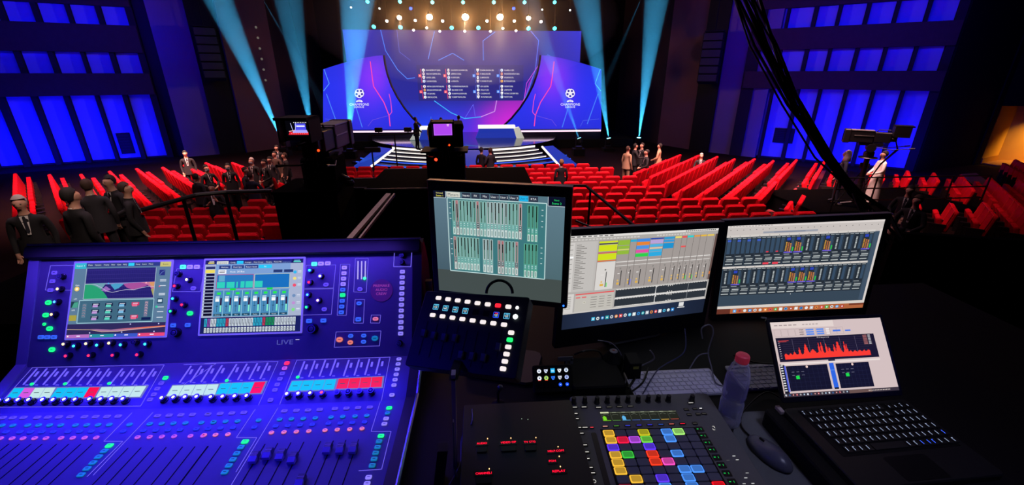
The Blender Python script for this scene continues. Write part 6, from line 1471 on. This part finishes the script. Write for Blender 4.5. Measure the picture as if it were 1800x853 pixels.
ui_pts = [U(328, 225), U(1062, 200), U(1098, 282), U(352, 310)]
cx_ = sum(a for a, _ in ui_pts)/4; cy_ = sum(b for _, b in ui_pts)/4; w_ = .213; h_ = .034
ui = UI(w_, h_, 1000, 160, .0001); ui.rect(0, 0, 1000, 160, '#1e2218', 0); ui.rect(0, 2, 110, 26, '#e8f0c0', 2)
for i, c in enumerate(('#80e020', '#60a050', '#60b8f0', '#5070c8', '#5070c8', '#5090c8', '#e0b040', '#c05040')):
    ui.rect(i*125+4, 30, i*125+6, 150, '#707868', 2); ui.rect(i*125+8, 148, i*125+110, 156, c, 2); ui.rect(i*125+30, 10, i*125+80, 18, '#b0b8a0', 2); ui.line([(i*125+20, 60), (i*125+60, 40+8*(i % 3)), (i*125+100, 60)], 3, '#808878', 2)
    if i in (0, 2): ui.rect(i*125+14, 90, i*125+60, 146, c, 3); ui.rect(i*125+24, 75, i*125+50, 90, c, 3)
ui.rect(120, 14, 1000, 17, '#c8d0b0', 3)
display(ui, pad, shift(cx_, cy_, .0008), .9, label='long narrow display with track bars')
kn = [(140, 110), (235, 105), (340, 105), (430, 102), (520, 100), (608, 97), (697, 95), (783, 92), (870, 90), (958, 90), (1163, 90)]
for x, y in kn:
    u_, v_ = U(x, y+35); f = M(); f.lathe([(.0085, 0), (.0085, .002), (.0068, .003), (.0062, .019), (.0055, .0205)], 16); obj('knob', f, mat('encoder_rubber', '#141416', .6), pad, shift(u_, v_, 0))
def pbtn(x, y, w_, h_, m_, lab=None):
    u_, v_ = U(x, y); f = M(); f.rbox(-w_/2, -h_/2, 0, w_/2, h_/2, .0015, .002, .0005); o_ = obj('button', f, btn_d, pad, shift(u_, v_, .0003))
    f = M(); f.box(-w_*.35, -.0009, .0015, w_*.35, .0009, .0018); obj('button_light', f, m_, o_)
wl2 = glow('#e8e4dc', 1.0)
for x, y in ((148, 182), (230, 180), (355, 183), (152, 237), (162, 282), (183, 358), (238, 357), (203, 408), (232, 510), (248, 570), (253, 628), (280, 705), (300, 752), (1155, 144)): pbtn(x, y, .019, .0095, wl2)
for x, y in ((447, 180), (537, 177), (630, 173)): pbtn(x, y, .019, .007, glow('#7a7870', .6))
for x, y in ((1115, 200), (1190, 195), (1140, 245), (1218, 240), (1270, 237), (1190, 322)): pbtn(x, y, .014, .009, glow('#605e58', .5))
pbtn(297, 357, .012, .009, glow('#ff4050', 1.4)); pbtn(1240, 192, .01, .008, glow('#ffffff', 1.6))
for i, (x, c) in enumerate(zip((413, 510, 608, 706, 800, 895, 987, 1083), ('#ffb0a0', '#50a030', '#4048f0', '#4038e8', '#3a38d8', '#3058c0', '#ff8070', '#ff1838'))): pbtn(x, 348-i*3.4, .018, .007, glow(c, 1.1))
Z6 = lambda x, y: uv(Pp, 1040+x/6, 740+y/6)
for i, (x, y) in enumerate(((1120, 85), (1160, 155), (1205, 226), (1252, 302), (1300, 382), (1350, 464), (1405, 550), (1462, 640))):
    u_, v_ = Z6(x, y); f = M(); f.rbox(-.009, -.0085, 0, .011, .0085, .0012, .002, .0004); o_ = obj('scene_button', f, btn_d, pad, shift(u_+.003, v_-.002, .0003)); f = M(); f.box(-.007, -.001, .0012, -.0025, .001, .0016); f.box(.004, -.003, .0012, .0048, .002, .0016); obj('button_light', f, glow('#18c050', 1.1), o_)
u_, v_ = Z6(1288, 80); f = M(); f.box(-.004, -.006, 0, -.0032, -.001, .0006); f.box(-.004, -.006, 0, .001, -.0052, .0006); f.box(.003, .0, 0, .0038, .007, .0006); f.box(-.001, .0062, 0, .0038, .007, .0006); obj('printed_mark', f, wl2, pad, shift(u_, v_, .0003))
for x, y, c in ((1500, 373, '#ffffff'), (1535, 413, '#ffffff'), (1438, 418, '#505050'), (1640, 552, '#c0c0c0'), (1625, 604, '#e0e0e0'), (1608, 666, '#d0d0d0'), (1700, 663, '#e0e0e0')):
    u_, v_ = Z6(x, y); f = M(); f.box(-.0035, -.0006, 0, .0035, .0006, .0006); obj('printed_mark', f, glow(c, .9), pad, shift(min(u_, xR-.006), v_, .0003))
u_, v_ = Z6(27, 640); f = M()
for k in range(16):
    a = 2*math.pi*k/16; a2 = 2*math.pi*(k+1)/16; f.add([(.0045*math.cos(a), .0045*math.sin(a), .0005), (.0045*math.cos(a2), .0045*math.sin(a2), .0005), (.0034*math.cos(a2), .0034*math.sin(a2), .0005), (.0034*math.cos(a), .0034*math.sin(a), .0005)], [(3, 2, 1, 0)])
obj('ring_mark', f, wl2, pad, shift(u_, v_, .0003))
u0, v0 = U(275, 400); f = M(); f.rbox(u0+.004, v0-.2, 0, u0+.018, v0, .0006, .004, .0002); obj('touch_strip', f, mat('touch_strip', '#181818', .4), pad)

# ------------------------------------------------------------------ small key pad with picture keys
Sm = frame((.2085, 1.05, -.874), (.998, .0, 0), (0, .62, .78)); sd = thing('macro_keypad', (0, 0, 0), 'small black keypad of fifteen glowing picture keys', 'keypad', mtx=Sm)
Sm = frame((.203, 1.08, -.88), (1, 0, 0), (0, .62, .78)); sd.matrix_world = Sm
f = M(); f.rbox(-.062, -.042, -.02, .062, .042, 0, .008); obj('housing', f, black, sd)
f = M(); f.add([(-.05, -.042, -.018), (.05, -.042, -.018), (.05, .04, -.018), (-.05, .04, -.018), (-.05, -.03, -.055), (.05, -.03, -.055), (.05, .02, -.075), (-.05, .02, -.075)], [(0, 1, 2, 3), (7, 6, 5, 4), (0, 4, 5, 1), (1, 5, 6, 2), (2, 6, 7, 3), (3, 7, 4, 0)]); obj('stand', f, black, sd)
ic = [['#e8eef8', '#d0d8f0', '#20b0f0', '#e8eef4', '#d8e4f4'], ['#f0f4f8', '#b0e060', '#2870f0', '#c8ccd8', '#a8b8f0'], [None, None, None, '#1850f0', '#1850f0']]
for r_ in range(3):
    for c in range(5):
        x_ = -.0425+c*.02125; y_ = .0235-r_*.021
        f = M(); f.rbox(-.0085, -.0085, 0, .0085, .0085, .003, .002, .0006); k_ = obj('key', f, mat('clear_key_cap', '#101218', .2), sd, shift(x_, y_, 0))
        if ic[r_][c]:
            ui = UI(.015, .015, 15, 15, .0001)
            if (r_, c) == (0, 2): ui.rect(1, 1, 14, 14, ic[r_][c], 1); ui.rect(3, 6, 12, 7.5, '#c0f0ff', 2); ui.rect(3, 9.5, 12, 11, '#c0f0ff', 2)
            elif r_ == 2: ui.circ(7.5, 7.5, 5.5, ic[r_][c], 1, 12); ui.rect(5.5, 6.5, 10, 8.5, '#d0e8ff', 2)
            elif c in (0, 4) or (r_, c) == (1, 1): ui.circ(7.5, 7.5, 6.5, ic[r_][c], 1, 12); ui.circ(7.5, 8, 2.5, '#405078', 2, 6); ui.rect(4, 3, 11, 4.5, '#607090', 2)
            else: ui.poly([(1.5, 3), (13.5, 3), (13, 8), (10, 13.5), (5, 13.5), (2, 8)], ic[r_][c], 1); ui.line([(4, 5), (11, 11)], 1.6, '#303858', 2)
            if r_ == 1 and c < 2: ui.rect(3, 13.2, 12, 15, '#ff4030', 3)
            display(ui, k_, shift(0, 0, .0031), 1.1, name='key_picture')

# ------------------------------------------------------------------ small fader remote on a pole
Im = frame((-.048, .938, -.605), (.926, -.365, .094), (.226, .737, .637)); Iw, Ih = .295, .205
ip = thing('fader_remote', (0, 0, 0), 'black tilted fader remote with white keys, one red and one green key', 'controller', mtx=Im)
f = M(); f.rbox(-Iw/2, -Ih/2, -.045, Iw/2, Ih/2, 0, .006, .002); obj('housing', f, mat('remote_shell', '#1a1a22', .5, noise=.1, nscale=50), ip)
r6 = lambda x, y: uv(Im, 700+x/4.0625, 490+y/4.0625)
wk = mat('white_lit_key', '#e0dcd8', .5, emit='#fff4ee', es=.95)
def ikey(x, y, m_, w_=.0155, h_=.0105, rr=.003): u_, v_ = r6(x, y); f = M(); f.rbox(-w_/2, -h_/2, 0, w_/2, h_/2, .0035, rr, .001); return obj('button', f, m_, ip, shift(u_, v_, .0003))
for x, y in ((290, 140), (358, 149), (427, 158), (497, 167), (568, 177), (641, 186), (788, 203), (248, 262), (318, 271), (389, 281), (460, 291), (533, 301), (607, 312), (681, 321), (757, 331), (808, 388), (787, 490), (775, 541), (763, 593), (750, 646)): ikey(x, y, wk)
ikey(714, 194, glow('#ff1c2c', 2)); ikey(798, 439, glow('#18f060', 2)); ikey(851, 210, glow('#ffffff', 1.5), .009, .009, .0045); ikey(838, 274, glow('#f0fff8', 2.5), .013, .013, .0065)
for x, y, on in ((270, 203, 1), (339, 212, 1), (409, 222, 1), (480, 232, 1), (700, 260, 2), (775, 268, 1), (553, 240, 0), (627, 250, 0)):
    u_, v_ = r6(x, y); f = M(); f.rbox(-.0085, -.0085, 0, .0085, .0085, .0006, .001); c_ = obj('channel_display', f, black_gloss, ip, shift(u_, v_, .0003))
    if on:
        ui = UI(.016, .016, 16, 16, .0001); ui.box(1, 1, 15, 15, 1.6, '#2a50ff' if on == 2 else '#60c8f0', 1); ui.rect(4, 2.5, 12, 5, '#ff2050' if on == 2 else '#58b8e8', 2); ui.rect(3, 7.5, 9, 9.5, '#f0f4f4', 2); ui.line([(12, 5), (9.5, 8), (12, 11)], 1.2, '#e0f0f0', 2); ui.rect(5, 11.5, 12, 13.5, '#58a8e0', 2)
        display(ui, c_, shift(0, 0, .0008), 1.0)
for x, y in ((188, 395), (258, 412), (332, 425), (408, 430), (452, 550), (530, 560), (612, 570), (718, 492)):
    u_, v_ = r6(x, y); f = M(); f.box(-.0012, -.045, .0001, .0012, .045, .0006); obj('fader_slot', f, slot_m, ip, shift(u_, v_-.01 if y < 480 else v_+.02, 0))
    f = M(); f.loft([[Vector((x_*a, y_*b, z)) for x_, y_ in ((-.006, -.01), (.006, -.01), (.006, .01), (-.006, .01))] for a, b, z in ((1, 1, .002), (1, 1, .006), (.9, .85, .011), (.85, .3, .0105))]); obj('fader_cap', f, capA, ip, shift(u_, v_, 0))
u_, v_ = r6(770, 805)
# handle cable loop above it and the foot bracket
f = M(); pts = [ray(878-23*math.cos(R(a)), 516-23*math.sin(R(a)))*1.22 for a in range(0, 181, 12)]; f.tube(pts, .0042, 8); o = obj('cable_loop', f, cabm); tag(o, 'black cable looping up behind the fader remote before the meter monitor', 'cable')
b0 = ray(797, 655)*.99; b1 = Vector((b0.x-.045, b0.y, -1.5))
t = thing('remote_stand', (b1.x, b1.y, -2.70), 'slim aluminium stand column holding up the fader remote', 'stand'); o_ = Vector((b1.x, b1.y, -2.70))
f = M(); a = b0-o_; b = Vector((0, 0, .02))+Vector((-.02, 0, 0)); 
def bar(f, p0, p1, w_, d_):
    f.loft([[Vector(p)+Vector((sx*w_/2, sy*d_/2, 0)) for sx, sy in ((-1, -1), (1, -1), (1, 1), (-1, 1))] for p in (p0, p1)])
bar(f, b, a, .0095, .02); obj('column', f, mat('satin_aluminium', '#c8b8a0', .45, .15), t)
cpt = ray(779, 785)*1.02-o_; cpt2 = ray(772, 845)*1.05-o_; f = M(); bar(f, cpt2, cpt, .024, .03); obj('clamp_block', f, mat('clamp_black', '#101018', .4), t)
f = M(); bar(f, b+Vector((.016, 0, 0)), ray(797, 740)*.99-o_, .002, .01); obj('edge_strip', f, alu, t)
f = M(); bar(f, a-Vector((0, 0, .01)), Im @ Vector((-.02, -.03, -.045))-o_, .02, .03); obj('bracket', f, black, t)
f = M(); f.lathe([(.16, 0), (.16, .012), (.03, .02)], 24); obj('base_plate', f, black, t)

# ------------------------------------------------------------------ intercom panel with red displays
IZ = -.86; ic0 = onz(815, 712, IZ); ic1 = onz(1012, 706, IZ)
t = thing('intercom_panel', (ic0.x, .66, DT), 'black intercom panel with small red lettered displays', 'intercom')
ww = ic1.x-ic0.x-.012; dd_ = ic0.y-.66
f = M(); f.rbox(0, 0, 0, ww, dd_, IZ-DT, .006, .002); obj('housing', f, mat('intercom_shell', '#0b0c10', .5, noise=.15, nscale=40), t)
Qm = frame((ic0.x, .66, IZ), (1, 0, 0), (0, 1, 0))
for s_, x0_, x1_, y_, lx, ly in (('AUDIO', 838, 856, 781, 857, 772), ('VIDEO OP', 880, 907, 779.5, 898, 771), ('TV STG', 921, 941, 778.5, 942, 770), ('HELP.COM', 963, 991, 794.5, 981, 786), ('FOH', 965, 977, 812, 983, 803), ('REPLAY', 971, 994, 830, 985, 821), ('CHANNEL1', 836, 864, 834, 860, 825)):
    a = uv(Qm, x0_, y_); b = uv(Qm, x1_, y_-.5); w_ = b[0]-a[0]; f = M(); f.rbox(a[0]-.004, a[1]-.007, 0, b[0]+.004, a[1]+.008, .0008, .002, .0003); d_ = obj('name_display', f, mat('dark_red_window', '#180408', .3), t, shift(0, 0, IZ-DT))
    ui = UI(w_, .010, w_*1000, 10, .0001); ui.text(s_, 0, 1, 6.2, '#ff0c34', 1, width=w_*1000); ui.text(s_, .25, 1.2, 6.2, '#ff0c34', 1, width=w_*1000); display(ui, d_, shift((a[0]+b[0])/2, a[1], .001), 1.9, name='red_lettering')
    c = uv(Qm, lx, ly); f = M(); f.ball((c[0], c[1], .001), .0013, .0018, .0012, 6, 4); obj('signal_lamp', f, glow('#ffb070', 4), d_)
    if s_ in ('HELP.COM', 'FOH', 'REPLAY'): continue
    f = M(); f.rbox(a[0], a[1]-.028, 0, b[0], a[1]-.012, .003, .003, .001); obj('talk_key', f, black_gloss, t, shift(0, 0, IZ-DT))
for x, y in ((917, 737), (928, 738)):
    c = uv(Qm, x, y); f = M(); f.ball((c[0], c[1], .001), .001, n=6, m=4); obj('pin_lamp', f, glow('#a0c0a0', 1.2), t, shift(0, 0, IZ-DT))
c = uv(Qm, 890, 690)
t2 = thing('gooseneck_microphone', (.03, 1.02, DT), 'small dark gooseneck microphone behind the intercom panel', 'microphone')
f = M(); f.lathe([(.022, 0), (.02, .012), (.006, .02)], 14); obj('base', f, black, t2); f = M(); f.tube([(0, 0, .015), (0, 0, .05), (.005, -.01, .075)], .004, 6); obj('neck', f, black, t2); f = M(); f.ball((.006, -.014, .082), .009, n=10, m=6); obj('capsule', f, mat('mic_mesh', '#5a5a70', .3, .8), t2)

# ------------------------------------------------------------------ cables and oddments on the table
def cable(pts, r_, label, m_=None, z=DT+.006):
    P_ = []
    for p in pts:
        x, y = p[:2]; zz = z if len(p) < 3 else p[2]; P_.append(onz(x, y, zz))
    S = []
    for i in range(len(P_)-1):
        p0 = P_[max(i-1, 0)]; p1 = P_[i]; p2 = P_[i+1]; p3 = P_[min(i+2, len(P_)-1)]
        for k in range(6):
            s_ = k/6; S.append(.5*((2*p1)+(p2-p0)*s_+(2*p0-5*p1+4*p2-p3)*s_*s_+(3*p1-p0-3*p2+p3)*s_**3))
    S.append(P_[-1]); f = M(); f.tube(S, r_, 7); o = obj('cable', f, m_ or cabm); tag(o, label, 'cable')
greyc = mat('grey_cable', '#6a6878', .5)
e9 = lambda x, y: (900+x/3.913, 570+y/3.913)
cable([(*e9(590, 112), -.80), (*e9(680, 130), -.82), (*e9(740, 190), -.86), (*e9(770, 270), -.9)], .002, 'thin grey wire curving to the red-tipped connector', greyc)
cable([(*e9(430, 210), -.86), (*e9(500, 185), -.84), (*e9(600, 190), -.87), e9(640, 290)], .003, 'dark cable arching over the black box behind the keypad')
cable([(*e9(950, 180), -.84), (*e9(975, 240), -.88), e9(870, 300), e9(790, 380), e9(770, 460)], .0025, 'grey cable looping across the left end of the first keyboard', greyc)
cable([(*e9(850, 290), -.9), e9(845, 370), e9(800, 440)], .004, 'thick black cable resting on the first keyboard corner', z=DT+.016)
cable([(*e9(940, 300), -.9), e9(900, 400), e9(830, 460)], .003, 'second black cable lying over the first keyboard', z=DT+.016)
cable([(*e9(1190, 30), -.80), (*e9(1185, 190), -.86), (*e9(1050, 280), -.91), e9(990, 330), e9(900, 480)], .002, 'blue-grey cable from the monitor down to the pad controller', mat('blue_grey_cable', '#3c4068', .5), z=DT+.016)
cable([(*e9(1310, 100), -.80), (*e9(1305, 30), -.76), (*e9(1360, 5), -.75), (*e9(1385, 60), -.78), (*e9(1350, 190), -.86), (*e9(1370, 290), -.9), e9(1400, 400), e9(1470, 430)], .0022, 'looped grey cable hanging between the two monitors', greyc, z=DT+.016)
cable([(*e9(1220, 310), -.91), (*e9(1280, 220), -.88), (*e9(1350, 200), -.86)], .002, 'short grey cable joining the looped cable', greyc)
cable([(1372, 700), (1345, 690, DT+.016), (1308, 722), (1303, 748), (1322, 770), (1340, 782)], .0022, 'black mouse cable curling across the grey mat', z=DT+.008)
cable([(1390, 640), (1330, 638, -.9), (1290, 625, -.88)], .003, 'dark cable behind the bottle', z=DT+.016)
cable([(830, 720, IZ+.003), (829, 745, IZ+.003), (812, 770), (809, 815), (790, 853)], .0022, 'thin dark cable beside the stand column', greyc)
p = onz(*e9(700, 178), -.86); t = thing('round_device', (p.x, p.y, DT), 'round black device with a pale ring and reddish centre behind the keyboards', 'device')
f = M(); f.lathe([(.035, 0), (.035, .03), (.02, .05), (.014, .06)], 16); obj('housing', f, black, t); f = M(); f.lathe([(.0135, .06), (.0135, .062), (.008, .064)], 16); obj('ring', f, greyc, t); f = M(); f.ball((0, 0, .062), .006, .006, .004); obj('centre', f, mat('reddish_plastic', '#884040', .4), t)
p = onz(*e9(650, 400), -.9); f = M(); f.rbox(-.1, -.07, 0, .07, .08, .03, .01); o = obj('interface_box', f, black, None, Matrix.Translation((.36, 1.12, DT))); tag(o, 'low black box behind the pad controller, left of the first keyboard', 'device')
p = onz(*e9(838, 207), -.84); f = M(); f.rbox(-.02, -.03, 0, .02, .03, .07, .004); o = obj('small_hub', f, black, None, Matrix.Translation((p.x, p.y, DT))); tag(o, 'small black hub with a yellowish sticker behind the first keyboard', 'device')
ui = UI(.018, .01, 18, 10, .0001); ui.rect(0, 0, 18, 10, '#6a7020', 0); ui.rect(3, 3, 14, 4.5, '#b0b860', 1); ui.rect(3, 6, 11, 7.5, '#b0b860', 1); g_ = obj('sticker', ui, mat('yellow_sticker', '#8a8a38', .6), o, Matrix.Translation((0, -.0305, .055)) @ Matrix.Rotation(R(90), 4, 'X'))
p = onz(*e9(375, 250), -.86); t = thing('adhesive_hook', (p.x, p.y, DT), 'grey flat tag sticking up behind the picture keypad', 'tag'); f = M(); f.rbox(-.028, 0, .062, .02, .004, .078, .001); f.rbox(.012, 0, .05, .022, .004, .07, .001); f.box(-.002, 0, 0, .002, .004, .065); obj('tag_plate', f, mat('grey_tape', '#5a5c62', .7), t)
p = ray(754, 503)*1.45; f = M(); f.rbox(-.011, -.01, -.025, .011, .01, .022, .002); o = obj('wooden_block', f, mat('pale_wood', '#a8744c', .7, noise=.2, nscale=60), None, Matrix.Translation(p)); tag(o, 'small pale wooden block between console and meter monitor', 'block')
f = M(); f.box(-.01, -.01, DT-p.z, .01, .01, -.025); obj('upright', f, black, o)
# bag heap in the dark at the right
t = thing('fabric_bag', (1.62, .62, DT), 'dark blue-grey fabric bundle in shadow right of the laptop', 'bag')
f = M(); rings = []
for j, (z, s_) in enumerate(((0, 1), (.03, 1.05), (.07, .9), (.1, .6), (.115, .15))): rings.append([Vector((.2*s_*math.cos(2*math.pi*i/18)*(1+.12*math.sin(3*i+j)), .12*s_*math.sin(2*math.pi*i/18)*(1+.1*math.cos(2*i+j)), z+.01*math.sin(i*1.3+j))) for i in range(18)])
f.loft(rings); obj('cloth', f, mat('navy_cloth', '#30324a', .9, noise=.2, nscale=20), t, smooth=True)

# ------------------------------------------------------------------ lift the whole place so that the hall floor is at z = 0
for o in bpy.data.objects:
    if o.parent is None and o is not camo: o.location.z += LIFT
for o in list(bpy.data.objects):
    if o.type == 'MESH' and not o.data.users: bpy.data.meshes.remove(o.data)
